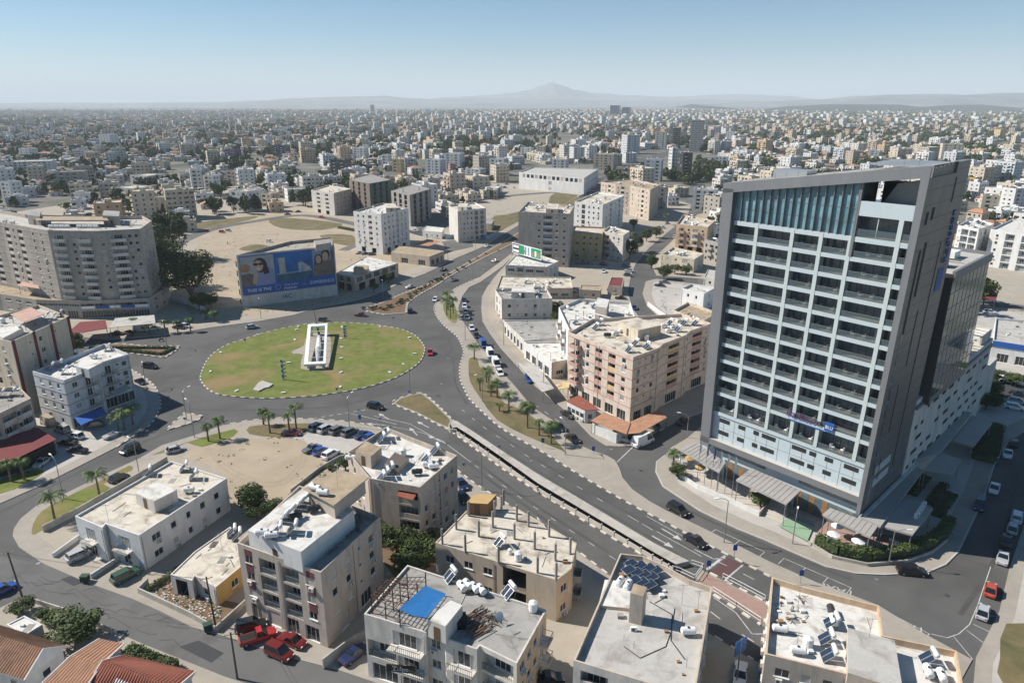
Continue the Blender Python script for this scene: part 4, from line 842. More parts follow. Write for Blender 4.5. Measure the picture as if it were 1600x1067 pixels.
b=building('apartment_building','sand-coloured block with a rounded wing down the side street','apartment block',[(939,284),(962,288),(985,290),(1016,297),(1030,289),(985,279)],20,'beige',6,specs={0:'w1.2 w1.2 l3 w1.2',1:'w1.2 l3 w1.2',2:'w1.2 x.6 w1.2 l3 w1.2',3:'w1.2 w1.2'},roof='roof_tan'); scatter(b,'the sand-coloured block',7,1,1,1)
b=building('apartment_building','yellow four-storey building with red roof edge','apartment block',[(893,363),(941,366),(946,355),(896,353)],13,'yellow',4,specs={0:'w2 w1.2 w1.2 w1.2'},roof='roof_cream',parm='terra')
b=building('apartment_building','pale stone-coloured four-storey building beside the yellow one','apartment block',[(942,361),(974,368),(984,361),(952,353)],13.2,'offwhite',4,specs={0:'b3 w1.2 w1.2',1:'w1 w1.2'},roof='roof_cream'); scatter(b,'the stone-coloured building',3,1,1,0)
b=building('office_building','low white-roofed office under a green advertising board','office',[(790,414),(854,417),(873,408),(846,399),(805,399)],7,'offwhite',2,par=.4,specs={0:'w3 l3 w3.5 w3.5',1:'w1.2 w1'},roof='roof_white')
q0=G(800.6,394,BZ+8);q1=G(846,406.5,BZ+8); d=Vector(q1)-Vector(q0); th=math.atan2(d.y,d.x); L=d.length
r=empty('billboard',(q0[0],q0[1],BZ+6.6),'green and white billboard tilted across the white office roof','billboard',rz=th)
mb=MB(); mb.box(0,-.1,1.3,L,.1,6,'sign_white'); mb.build('board',r); mb=MB(); 
for a,b2,m in ((.02,.25,'sign_black'),(.25,.42,'sign_green'),(.66,.98,'sign_green')): mb.box(L*a,-.13,1.6,L*b2,-.105,5.7,m)
for x0,x1,z0,z1,m in ((.04,.24,4.0,5.2,'sign_white'),(.04,.24,2.0,3.2,'sign_white'),(.44,.5,1.8,5.5,'b_haze'),(.55,.6,1.8,5.5,'b_haze'),(.7,.74,2,4,'tile_orange'),(.42,.46,2.5,4,'tile_orange'),(.78,.84,2.2,4.6,'sign_white'),(.88,.94,2.0,4.2,'tile_orange')): mb.box(L*x0,-.15,z0,L*x1,-.135,z1,m)
mb.build('poster',r)
for u in (.1,.4,.7,.95): mb=MB(); mb.bar((L*u,.15,0),(L*u,.15,5.6),.08,'metal'); mb.bar((L*u,2,0),(L*u,.15,3.5),.06,'metal'); mb.build('support',r)
b=building('shop_row','low beige row of shops behind the white office','shop row',[(776,450),(895,450),(892,433),(783,431)],4.3,'beige',1,par=.5,specs={0:'s4 s4 s4 w3 w3 w3',3:'s3'},roof='roof_cream'); scatter(b,'the low beige row of shops',2,2,1,1)
b=building('house','beige two-storey house with white roof room on the side road bend','house',[(773,452),(784,467),(863,466),(852,447)],7.6,'offwhite',2,specs={0:'s2 w1.2',1:'w1.2 x.6 w1.2 w1.2 w1.2'},roof='roof_grey'); scatter(b,'the two-storey house on the bend',3,2,1,1)
on_roof(b,[(799,456),(836,457),(834,448),(800,448)],2.4,'roof_room','offwhite','roof_white')
b=building('shop_building','low shop with a broad plain grey roof and glazed side','shop',[(786,500),(819,532),(873,526),(873,499)],4.4,'offwhite',1,par=.35,specs={0:'s2 s2 s2 s2 s2 s2',1:'s3 w1.2'},roof='roof_grey')
b=building('shop_building','white shop with red sign strip and stepped white roof','shop',[(819,534),(862,566),(888,561),(884,533)],5,'whitewall',1,par=.5,specs={0:'s3 s3 s3 s3',1:'w2.5'},roof='roof_white',wx={1:'beige'})
awning('shop_canopy','grey corrugated canopy along the pavement before the white shop',[(808,566),(848,612),(866,607),(838,570)],BZ+3,'roof_light',cat='canopy')
awning('umbrella_roof','round-edged cream canopy at the foot of the pink block',[(869,601),(874,608),(889,606),(890,599),(880,596)],BZ+3.2,'yellow',cat='canopy')
b=building('apartment_building','white four-storey block with open frames on its roof behind the pink block','apartment block',[(873,480),(889,515),(995,505),(985,472),(905,467)],14.6,'whitewall',4,specs={0:'b3 b3',1:'w1.2 w1.2 w1.2'},roof='roof_white'); scatter(b,'the white block behind the pink one',3,3,1,1)
on_roof(b,[(930,478),(948,482),(952,468),(934,465)],4.2,'lift_tower','greige','roof_white')
Zr=b['zr']; c0=b['c']
for i,(p,q) in enumerate((((890,500),(945,500)),((900,490),(955,512)),((912,485),(985,505)))):
    a=G(*p,BZ+Zr+2.6);e=G(*q,BZ+Zr+2.6); mb=MB(); mb.bar((a[0]-c0[0],a[1]-c0[1],Zr+2.6),(e[0]-c0[0],e[1]-c0[1],Zr+2.6),.2,'whitewall')
    for z_ in (a,e): mb.box(z_[0]-c0[0]-.15,z_[1]-c0[1]-.15,Zr,z_[0]-c0[0]+.15,z_[1]-c0[1]+.15,Zr+2.6,'whitewall')
    mb.build('roof_frame',b['root'])
# 3 pink block
b=building('apartment_building','salmon-pink five-storey corner block with terracotta balconies opposite the hotel','apartment block',
  [(889,519),(989.4,558),(1030,543),(1036,537),(1072,523),(1078,517),(1112,505),(1065,490),(925,498)],17.2,'pinkish',6,gh=4.2,fh=2.9,trim='terra',specs={0:['b2.6:terra w1.2 l2.6:terra l2.6:terra w1.3','b2.6:terra w1.2 l2.6:terra l2.6:yellow w1.3'],1:'w1.2 x.6 w1.2',2:None,3:['l5:terra','l5:yellow','l5:terra'],4:'w1',5:'l4.5:terra w1.1',6:'w1.2 w1.2 w1.2 w1.2',7:'w1.2 w1.2 w1.2 w1.2'},gs={0:'s3 s3 s3 s3 s3',1:'s3 s3',3:'s5',5:'s5'},roof='roof_cream',bal='terra')
on_roof(b,[(966,501),(997,516),(1033,508),(996,496)],2.9,'roof_room','cream','roof_cream')
roof_put(b,'the salmon-pink block',[('heater',932,515,-70),('heater',938,508,-70),('htank',962,524,20),('htank',972,520,20),('htank',949,527,0,'black'),('heater',994,540,-70),('heater',1012,545,-70),('tank',1010,532,0),('heater',984,550,-70),('htank',1045,520,20),('htank',1052,515,20),('heater',1060,518,-70),('heater',1070,508,-70),('htank',1062,505,10),('heater',1048,508,-70),('dish',1080,500,0),('heater',1088,508,-70),('htank',1038,512,10),('aerial',985,530,0)])
awning('cafe_canopy','faded red cafe roof over white windows below the pink block',[(884,626),(914,641),(938,640),(905,617)],BZ+3.4,'tile_red',cat='canopy',posts=False)
b=building('cafe','small white cafe with strip windows below the pink block','cafe',[(886,628),(914,642),(931,640),(906,621)],3.2,'whitewall',1,par=.05,specs={0:'w1.4 w1.4 w1.4 w1.4'})
awning('terrace_canopy','long terracotta terrace canopy with white wall below the pink block',[(923,657),(944,644),(985,660),(979,678)],BZ+3.3,'tile_orange',cat='canopy')
awning('terrace_canopy','sloping terracotta fabric canopy over parked cars at the pink block corner',[(979,661),(1029,640),(1042,652),(1000,676),(978,678)],BZ+3.1,'tile_orange',cat='canopy')
def wallrun(name,label,pts,h,t=.2,m='whitewall',z0=BZ,cat='wall',kind=None):
    P=[Vector(p) for p in Gs(pts)]; mb=MB()
    for a,c in zip(P[:-1],P[1:]):
        d=(c-a).normalized();n=Vector((-d.y,d.x))*t/2; mb.prism([tuple(a-n),tuple(c-n),tuple(c+n),tuple(a+n)],z0,z0+h,m,bottom=False)
    o=mb.build(name); return tag(o,label,cat)
wallrun('terrace_wall','white terrace wall under the terracotta canopy',[(925,676),(963,693),(972,690)],2.4)
b=building('apartment_building','peach three-storey block with car ports beside the middle road','apartment block',[(1057,350),(1106,355),(1117,345),(1068,335)],13.9,'peach',4,specs={0:'b3:terra w1.2 b3 w1.2',1:'w1 w1.2'},gs={0:'o3 o3 o3'},roof='roof_cream',wx={}); scatter(b,'the peach block by the middle road',6,2,1,1)
b=building('house','small beige house with terracotta porch on the middle road corner','house',[(1034,397),(1085,405),(1100,396),(1052,386)],6.4,'cream',2,specs={0:'w1.2 w1.2 b3',1:'w1.2'},roof='roof_cream'); scatter(b,'the small beige corner house',3,1,1,0)
b=building('house','small bright white house with sloping side wing near the sandy car park','house',[(1065,450),(1100,459),(1118,449),(1080,443)],7,'whitewall',2,specs={0:'w1 w1',1:'w1.2'},roof='roof_white')
b=building('workshop','beige and green workshop with tan roof behind the pink block','workshop',[(1052,484),(1095,503),(1122,488),(1075,472)],6.6,'cream',2,specs={0:'x.6',1:'w1.2'},roof='roof_tan')
b=building('exhibition_hall','long white hall with a band of tall windows beyond the boulevard','hall',[(811,269),(912.6,278),(935,264),(833,261)],14.5,'whitewall',3,gh=5,specs={0:['w3.5','g3 '+'w3.4 '*14,'']},roof='roof_light',winh=3,merge=True)
b=building('shop_building','wide white supermarket with blue sign and grey roof behind the hotel car park','supermarket',[(1552,531),(1740,560),(1760,512),(1556,497)],6.6,'whitewall',1,par=.6,specs={0:'s3 s3 p4:sign_blue s4 s4',3:'s3'},roof='roof_light')
x,y=G(1553,533,BZ+6.6); d=Vector(b['P'][1])-Vector(b['P'][0]);d.normalize();n=Vector((d.y,-d.x)); mb=MB(); mb.box(0,-.2,4.7,9,-.02,6.4,'sign_blue'); mb.build('sign_board',b['root'],(b['P'][0][0]-b['c'][0],b['P'][0][1]-b['c'][1],0),math.atan2(d.y,d.x))
awning('car_port','dark red car port roof on posts beyond the back road',[(1528,468),(1556,469),(1560,457),(1532,455)],BZ+4,'dark_red',cat='car port')
for lab,c,h,w,fl in (('white five-storey block with dark balconies right behind the hotel',[(1497,352),(1530,358),(1553,350),(1520,340)],17.5,'whitewall',5),('white apartment block with paired loggias further right, behind the hotel wing',[(1548,358),(1625,368),(1670,350),(1580,343)],17.5,'whitewall',5)):
    b=building('apartment_building',lab,'apartment block',c,h,w,fl,specs={0:'w1.2 l4 l4',1:'w1.2 l4 w1.2'},roof='roof_white',rail='glass'); scatter(b,'the '+' '.join(lab.split()[:3]),5,2,1,1)

for b in BLD:
    if b['c'][1]<330: clutter(b,max(8,int(abs(area(b['P']))/9)))
# ---------------- the hotel
HL=Vector(G(1097,688,7));HR=Vector(G(1346,788,7)); eu=(HR-HL);HW=eu.length;eu/=HW; sa=math.radians(44.5); ev=Vector((math.cos(sa),math.sin(sa)))
hot=empty('hotel_tower',(HL.x,HL.y,BZ),'tall grey-framed glass hotel with rows of pale balconies and a leaning side slab','hotel')
def lean(u,z): return u*(1+.058*max(0,z-7)/58)
def hp(u,v,z): 
    u=lean(u,z); return (eu.x*u+ev.x*v,eu.y*u+ev.y*v,z-BZ)
def hbox(mb,u0,u1,v0,v1,z0,z1,m,top=None):
    p=[hp(u0,v0,z0),hp(u1,v0,z0),hp(u1,v1,z0),hp(u0,v1,z0),hp(u0,v0,z1),hp(u1,v0,z1),hp(u1,v1,z1),hp(u0,v1,z1)]
    for q,mm in (((0,3,2,1),m),((0,1,5,4),m),((1,2,6,5),m),((2,3,7,6),m),((3,0,4,7),m),((4,5,6,7),top or m)): mb.face([p[i] for i in q],mm)
def hpart(name,*boxes,parent=None):
    mb=MB()
    for b_ in boxes: hbox(mb,*b_)
    return mb.build(name,parent or hot)
ztop=lambda u:59.7+.165*u
FL=[14.33,18.6,22.1,25.65,29.05,32.5,36,39.45,42.9,46.35,49.75,53.1]
# frame: left fin, top beam, bottom beam
mb=MB(); hbox(mb,-.4,1.75,-.2,12,6.2,58.9,'h_frame'); mb.build('side_fin',hot)
mb=MB()
p=[hp(-.4,-.2,58.0),hp(33.3,-.2,63.4),hp(33.3,-.2,65.2),hp(-.4,-.2,59.8)]; q=[hp(-.4,12,58.0),hp(33.3,12,63.4),hp(33.3,12,65.2),hp(-.4,12,59.8)]
q2=[hp(-.4,2.2,58.0),hp(33.3,2.2,63.4)]
mb.face([p[0],p[1],p[2],p[3]],'h_frame'); mb.face([p[3],p[2],q[2],q[3]],'roof_grey'); mb.face([p[0],p[3],q[3],q[0]],'h_frame'); mb.face([p[1],p[0],q2[0],q2[1]],'h_frame'); mb.face([q[0],q[3],q[2],q[1]],'h_frame'); mb.face([q2[0],q2[1],q[1],q[0]],'h_frame'); mb.build('roof',hot)
mb=MB()
for u in range(1,32,2): hbox(mb,u,u+.06,.5,.56,ztop(u)+.1,ztop(u)+1.1,'metal')
for u in range(1,31,2): a=hp(u,.53,ztop(u)+1.1);c=hp(u+2,.53,ztop(u+2)+1.1); mb.bar(a,c,.04,'metal')
mb.build('roof_railing',hot)
for k in range(5): hpart('roof_louvre',(24+k*.1,33,1.5+k*2,2.6+k*2,ztop(28)+.3+k*.05,ztop(28)+.6+k*.05,'alu'))
hpart('plant_box',(7,13,4,8,60.8,62.6,'alu'))
hpart('bottom_beam',(-.4,33.2,-.2,1.0,7.0,8.3,'h_frame','h_stone'))
# right slab leaning
mb=MB()
def sl(u,v,z): 
    t=(z-5)/60; uu=(32.6+1.1*t if u==0 else 33.3+1.6*t); a=eu*uu+ev*v; a=a+eu*0; k=1; return (a.x,a.y,z-BZ)
zt0,zt1=64.9,65.0
v1b=20.3;v1t=20.3
def slz(u,v,z): return sl(u,v,z)
P0=[slz(0,-.25,4.8),slz(1,-.25,4.8),slz(1,v1b,4.8),slz(0,v1b,4.8)];P1_=[slz(0,-.25,zt0),slz(1,-.25,zt0),slz(1,v1t,zt1),slz(0,v1t,zt1)]
for q,m in (((0,1),'h_frame'),((1,2),'h_side'),((2,3),'h_side'),((3,0),'h_frame')): mb.face([P0[q[0]],P0[q[1]],P1_[q[1]],P1_[q[0]]],m)
mb.face(P1_,'h_frame'); mb.build('side_slab',hot)
mb=MB()
for i in range(1,26): # panel joints on the slab side
    z=5+i*2.35; a=slz(1,.1,z);c=slz(1,v1b-.1,z); o=eu*.015; mb.face([(a[0]+o.x,a[1]+o.y,a[2]),(c[0]+o.x,c[1]+o.y,c[2]),(c[0]+o.x,c[1]+o.y,c[2]+.07),(a[0]+o.x,a[1]+o.y,a[2]+.07)],'metal_dark')
mb.build('panel_joints',hot)
def slot(v0,v1,z0,z1,m='h_glass'):
    mb=MB();o=eu*.03; P=[slz(1,v0,z0),slz(1,v1,z0),slz(1,v1,z1),slz(1,v0,z1)]; mb.face([(p[0]+o.x,p[1]+o.y,p[2]) for p in P],m); mb.build('slot_window',hot)
slot(2.2,3.2,38,52,'dark'); slot(4.2,5.4,44,53,'dark'); slot(1.8,3,56,58,'dark'); slot(4.4,5.6,56.5,58.5,'dark'); slot(13.5,14.2,58.5,62.5,'dark'); slot(8,8.5,31,41,'dark'); slot(6.2,6.7,19,28,'dark'); slot(2,2.9,12,38,'h_glass'); slot(12.8,13.3,10,52,'dark'); slot(2,2.9,6,11,'curtain'); slot(5,5.5,10,14,'dark')
for z in (15,18.5,22,25.5,29): slot(1.9,2.95,z,z+.7,'h_band')
for z in (9,11.5): slot(3.4,11,z,z+1.6,'h_band')
sg=[slz(1,14.8,z) for z in (44,56)]
mb=MB(); o=eu*.08; P=[slz(1,15,43),slz(1,18.2,43),slz(1,18.2,47),slz(1,15,47)]; mb.face([(p[0]+o.x,p[1]+o.y,p[2]) for p in P],'sign_blue'); mb.build('sign_board',hot)
a=slz(1,16.6,52.5); text('Radisson',2.6,'sign_blue',hot,(a[0]+eu.x*.2,a[1]+eu.y*.2,a[2]),Matrix(((0,0,eu.x),(0,0,eu.y),(1,0,0))).to_euler() if False else (math.radians(90),math.radians(-90),sa),.08)
# core and recessed glazing behind the balconies
mb=MB(); hbox(mb,1.75,32.4,3.0,12,8.3,56.5,'h_glass'); hbox(mb,1.75,24,3.2,12,56.5,58,'h_glass'); mb.build('glazed_wall',hot)
mb=MB()
for u in [2.4+i*1.35 for i in range(23)]:
    hbox(mb,u,u+.08,2.93,3.0,14.4,53.2,'frame_dark')
for z in FL[:-1]: hbox(mb,1.8,32.5,2.9,2.99,z+2.35,z+2.5,'frame_dark')
mb.build('glazing_bars',hot)
# curtains in some rooms
cols=[6.7,13.4,18.4,23.2,30.3]
for fi,z in enumerate(FL[:-1]):
    top=FL[fi+1]-.95
    # floor band
    hpart('balcony_band',(1.75,32.8,.55,3.0,z-.72,z+.02,'h_band','h_deck'))
    mb=MB(); hbox(mb,1.8,32.7,.62,.66,z+.02,z+.98,'h_rail'); o=mb.build('glass_rail',hot)
    mb=MB(); hbox(mb,1.8,32.7,.6,.68,z+.98,z+1.04,'metal'); mb.build('handrail',o)
    edges=[1.8]+cols+[32.6]
    for a,c in zip(edges[:-1],edges[1:]):
        r=random.random()
        if r<.5: w=random.uniform(.5,1.1)*1; side=random.random()<.5; x=a+.6 if side else c-.6-w; hpart('curtain',(x,x+w,2.86,2.93,z+.05,z+2.3,'curtain'))
    for u in cols: hpart('partition_wall',(u-.1,u+.1,.75,3.0,z+.02,z+ (FL[fi+1]-z) -.74,'h_col'))
for u in cols: hpart('column',(u-.33,u+.33,.5,.75,14.2,53.1 if u>24 or u<23 else 53.1,'h_col'))
hpart('column',(1.75,2.15,.5,3,14.2,53.1,'h_glass')); 
hpart('balcony_band',(1.75,32.9,.55,3.0,52.3,53.15,'h_band','h_deck'))
# tall curtain wall under the sloping roof
mb=MB(); P=[hp(1.9,.9,53.15),hp(23.5,.9,53.15),hp(23.5,.9,62.0),hp(1.9,.9,58.35)]; mb.face(P,'h_curtain'); P2=[hp(23.5,.9,53.15),hp(23.5,8,53.15),hp(23.5,8,62),hp(23.5,.9,62)]; mb.face(P2,'h_glass'); mb.build('curtain_wall',hot)
mb=MB()
for i in range(17):
    u=1.9+i*1.35; zt=58.35+(u-1.9)*.169; hbox(mb,u-.05,u+.05,.45,.92,53.15,zt,'h_frame')
for z in (55.4,57.6,59.8):
    u0=1.9 if z<58 else 1.9+(z-58.3)/.169; hbox(mb,u0,23.5,.82,.88,z,z+.1,'h_frame')
mb.build('mullion_grid',hot)
hpart('corner_post',(23.3,23.75,.45,1.2,49.8,62.1,'h_frame'))
for i in range(0,16): # pale blinds seen behind the tall glass
    u=2.05+i*1.35; zt=58.2+(u-1.9)*.165
    if u+.6<23: hpart('blind',(u,u+.5+.2*(i%3),1.1,1.15,53.3,min(zt-1.2,56.6+(i%4)*.3),'h_band'))
# right upper rooms, white parapet and open terrace
hpart('white_parapet',(23.8,33,.5,1.0,56.6,58.95,'h_band')); hpart('terrace_floor',(23.8,33,1.0,12,56.5,57.6,'roof_cream'))
hpart('column',(29.9,30.6,.5,.8,53.1,56.6,'h_col')); mb=MB(); hbox(mb,23.8,32.8,.62,.66,53.15,54.5,'h_rail'); mb.build('glass_rail',hot)
for u in (26.8,31.9): hpart('window_post',(u,u+.12,.7,.8,53.1,56.6,'h_col'))
mb=MB(); P=[hp(25,6,57.6),hp(31,6,57.6),hp(32.5,6,63),hp(27,6,61.6)]; mb.face(P,'metal'); mb.build('sloping_screen',hot)
hpart('roof_room',(24,33,9,12,57.6,61.5,'dark')); hpart('plant_box',(31,32.6,3,5,57.6,59.2,'offwhite'))
# lower glass wall with dark slots
hpart('panel_wall',(1.75,32.8,.8,3.2,8.3,13.6,'h_band'))
us=[3.17,5.53,7.51,9.06,10.86,12.01,12.67,15.56,18.92,21.72,22.35,23.65,25.28,26.82,28.81,31.41]
for z in (9.55,12.2):
    for a,c in zip(us[::2],us[1::2]): hpart('slot_window',(a,c,.76,.79,z,z+.85,'dark'))
mb=MB()
for u in [1.8+i*2.4 for i in range(1,13)]: hbox(mb,u,u+.05,.77,.795,8.3,13.45,'alu')
hbox(mb,1.8,32.7,.77,.795,10.95,11.0,'alu'); mb.build('panel_joints',hot)
# ground floors set back below the frame
hpart('base_wall',(-.2,33.2,1.5,12,.0,7.0,'h_band')); hpart('upper_window_strip',(2,14,1.42,1.49,5.4,6.6,'h_glass')); hpart('upper_window_strip',(21,32.6,1.42,1.49,5.4,6.6,'h_glass'))
hpart('lobby_glass',(5,20,1.40,1.48,.2,4.0,'h_glass')); hpart('lobby_glass',(20.6,32.5,1.40,1.48,.2,4.0,'h_glass'))
for u in (6,8.5,11,21,23.5,26): hpart('lobby_panel',(u,u+1,1.36,1.39,.2,4,'wood'))
# balcony furniture
def chair_proto():
    r=empty('balcony_chair',(0,-500,-50),'x','chair'); mb=MB(); mb.box(-.28,-.28,.38,.28,.28,.46,'sign_white'); mb.build('seat',r); mb=MB(); mb.box(-.28,.22,.46,.28,.28,.9,'sign_white'); mb.build('backrest',r)
    for x in(-.25,.22):
        for y in(-.25,.22): mb=MB(); mb.box(x,y,0,x+.04,y+.04,.38,'sign_white'); mb.build('leg',r)
    kids(r); return r
chp=chair_proto(); edges=[1.8]+cols+[32.6]; BAY=['first','second','third','fourth','fifth','sixth']
def hw(u,v,z): p=hp(u,v,z); return (hot.location.x+p[0],hot.location.y+p[1],z)
for fi,z in enumerate(FL[:-1]):
    for bi,(a,c) in enumerate(zip(edges[:-1],edges[1:])):
        if random.random()<.25 and fi>0: continue
        m='white' if fi==0 else 'grey'; 
        for k in range(2): copy_tree(chp,hw((a+c)/2+(-.9 if k==0 else .9),1.9,z+.02),math.radians(200*k+20),f"{m} {'near' if k else 'far'}-side chair in the {BAY[bi]} balcony bay, {ORD[fi]} balcony floor from below",'chairs on the hotel balconies',1.15,{'sign_white':'curtain'} if fi else None)
for c in list(chp.children): bpy.data.objects.remove(c)
bpy.data.objects.remove(chp)
# hotel name
mb=MB(); hbox(mb,24.4,26.1,.35,.42,18.1,19.9,'sign_blue'); so_=mb.build('sign_board',hot)
th=math.atan2(eu.y,eu.x); p=hp(20.4,.35,19.2); text('Radisson',1.9,'purple',hot,p,(math.radians(90),0,th),.06); p=hp(25.25,.3,18.9); text('BLU',.8,'sign_white',hot,p,(math.radians(90),0,th),.04); 
p=hp(20.8,.35,17.95); mb=MB(); hbox(mb,17.5,24.4,.36,.4,17.9,18.08,'sign_blue'); mb.build('sign_underline',hot)
# rear wing with mirror glass and podium
wg=empty('hotel_wing',(*(HR+eu*1.5+ev*24.5),BZ),'mirror-glass rear wing of the hotel with reflecting windows and cluttered roof','hotel wing')
def wb(name,u0,u1,v0,v1,z0,z1,m,top=None):
    mb=MB(); f=lambda u,v,z:(eu.x*u+ev.x*v,eu.y*u+ev.y*v,z-BZ); p=[f(u0,v0,z0),f(u1,v0,z0),f(u1,v1,z0),f(u0,v1,z0),f(u0,v0,z1),f(u1,v0,z1),f(u1,v1,z1),f(u0,v1,z1)]
    for q,mm in (((0,3,2,1),m),((0,1,5,4),m),((1,2,6,5),m),((2,3,7,6),m),((3,0,4,7),m),((4,5,6,7),top or m)): mb.face([p[i] for i in q],mm)
    return mb.build(name,wg)
wb('core',-20,-.12,0,24.4,19,44.6,'h_side','roof_light'); wb('front_wall',-20,0,-.3,.0,19,44.6,'metal_dark')
wb('mirror_glass',-.12,0,0,24.4,20.5,43.4,'h_mirror'); wb('parapet',-.3,.25,-.3,24.6,43.4,45.2,'h_frame'); wb('parapet',-20,.25,24.6,24.9,43.4,45.2,'h_frame')
for i in range(1,8): wb('floor_joint',.0,.06,0,24.4,20.5+i*2.9,20.62+i*2.9,'metal')
for i in range(1,9): wb('mullion',.0,.05,i*2.7,i*2.7+.07,20.5,43.4,'metal')
wb('lift_housing',-14,-8,8,13,44.6,47.6,'greige'); wb('roof_plant',-6,-3,4,7,44.6,46.2,'alu'); wb('roof_plant',-7,-4,14,18,44.6,46,'white_paint'); wb('roof_pipe',-9,-2,11,11.4,45,45.3,'green_net')
pd=empty('hotel_podium',(*(HR+ev*20.5),BZ),'low white hotel podium dotted with dark slot windows, roof terrace pergola behind','hotel podium')
def pb(name,*a):
    global wg; w_=wg; wg=pd; o=wb(name,*a); wg=w_; return o
pb('wall',-20,.3,0,54.5,0,20.6,'offwhite','roof_cream'); pb('wall',-18,-.3,54.5,68,0,12,'offwhite','roof_light')
for row,z in enumerate((5.5,8.2,11,13.8,16.6)):
    v=1.5+row*1.3%3
    while v<52:
        w=random.choice((1.4,2.6,3.4)); 
        if random.random()<.75: pb('slot_window',.3,.33,v,v+w,z,z+.8,'dark')
        v+=w+random.uniform(1.5,3.2)
pb('band',.3,.8,0,54,18.9,19.5,'h_frame'); pb('upper_terrace',-8,-.3,46,54.2,20.6,23,'offwhite','roof_cream')
for i in range(9): pb('pergola_beam',-9,-.2,30+i*2.6,30.3+i*2.6,23.0,23.3,'white_paint')
for v in (30,38,46,53): 
    for u in(-8.8,-.6): pb('pergola_post',u,u+.25,v,v+.25,20.6,23,'white_paint')
pb('base_strip',.3,.9,-20,20,2.5,5.0,'offwhite')
# canopies round the foot
def canopy(label,pts,z,m='h_canopy',ribs=True,posts=True):
    r=awning('entrance_canopy',label,pts,z,m,th=.35,cat='canopy',posts=posts,group='canopies round the hotel foot')
    if ribs:
        P=[Vector(p) for p in Gs(pts,z)]; c=Vector(r.location[:2]); mb=MB(); n=int((P[1]-P[0]).length/.9)
        for i in range(1,n): a=P[0]+(P[1]-P[0])*i/n-c; e=P[3]+(P[2]-P[3])*i/n-c; mb.bar((a.x,a.y,z-BZ+.02),(e.x,e.y,z-BZ+.02),.05,m)
        mb.build('ribs',r)
    return r
canopy('ribbed grey canopy over the main entrance steps',[(1175,731),(1251,766),(1229,787),(1150,749)],5.2)
canopy('ribbed grey canopy at the left corner of the hotel foot, beside the flagpoles',[(1085,690),(1134,722),(1124,737),(1062,702)],5.0)
canopy('small front canopy over the corner terrace of the hotel',[(1297,793),(1372,821),(1360,838),(1285,803)],4.8)
canopy('long ribbed canopy along the near half of the shaded side wall',[(1344,807),(1420,722),(1443,734),(1376,822)],4.7)
canopy('long ribbed canopy along the far half of the shaded side wall',[(1422,722),(1493,640),(1519,644),(1469,706)],5.6)
canopy('wide flat canopy over the side drive behind the ribbed one',[(1519,648),(1551,660),(1521,697),(1487,687)],4.6,ribs=False)
canopy('wide flat canopy over the side terrace with rooftop machines',[(1413,781),(1458,794),(1426,835),(1376,821)],4.3,ribs=False)
canopy('low flat canopy between the ribbed side canopies',[(1469,706),(1502,718),(1487,739),(1443,733)],5.0,ribs=False)
for i in range(4):
    x,y=G(1432+i*3.4,808-i*5.3,4.3); put('ac',x,y,4.32,.7,'the flat side canopy',None,1.6)
# ---------------- underpass wall between the carriageways
up=[(716,659),(735,671),(780,701),(840,740),(900,775),(960,811),(1020,847),(1077,876)]; gu=[(714,667),(735,680),(780,711),(840,754),(900,789.5),(960,825),(1020,861),(1056,881)]; gl=[(713,673),(735,687.5),(780,718.5),(840,761),(900,796.5),(960,831.5),(1020,867.5),(1052,886.5)]; lw=[(703,672),(735,695),(780,727),(840,767.5),(900,804.5),(960,840),(1005,866),(1046,891)]
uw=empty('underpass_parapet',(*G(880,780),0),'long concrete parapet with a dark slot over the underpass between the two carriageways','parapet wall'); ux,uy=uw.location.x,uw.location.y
P=Gs([(703,661),(709,656)]+up+gu[::-1]+[(708,668)],.95); P=P if area(P)>0 else P[::-1]; mb=MB(); mb.prism(P,0,.95,'wall_conc',off=(ux,uy)); mb.build('slab',uw)
P=Gs([(706,667)]+gu,.95)+Gs(gl[::-1],1.05); P=P if area(P)>0 else P[::-1]; mb=MB(); mb.face([(p[0]-ux,p[1]-uy,.9) for p in P],'slot_shade_black'); mb.build('slot',uw)  # the deep slot's shade painted as a black sheet just below the slab top
S=smooth(Gs(gl,1.05),3,False)
for a,c in zip(S[:-1],S[1:]):
    a=Vector(a);c=Vector(c);d=(c-a).normalized();n=Vector((-d.y,d.x))*.07; mb=MB(); mb.prism([tuple(a-n),tuple(c-n),tuple(c+n),tuple(a+n)],.0,1.05,'h_stone',off=(ux,uy)); mb.box(a.x-ux-.12,a.y-uy-.12,0,a.x-ux+.12,a.y-uy+.12,1.3,'h_stone'); mb.build('wall_panel',uw)
P=Gs(gl,1.05)+Gs(lw[::-1]); P=P if area(P)>0 else P[::-1]; mb=MB(); mb.prism(P,0,.3,'wall_conc',off=(ux,uy)); mb.build('ledge',uw)
S=smooth(Gs([(716,659),(708,657),(702,662),(703,669),(713,671)],1.0),4,False); mb=MB()
for a,c in zip(S[:-1],S[1:]): 
    a=Vector(a);c=Vector(c);d=(c-a).normalized();n=Vector((-d.y,d.x))*.15; mb.prism([tuple(a-n),tuple(c-n),tuple(c+n),tuple(a+n)],.0,1.0,'wall_conc',off=(ux,uy))
mb.build('rounded_end',uw)
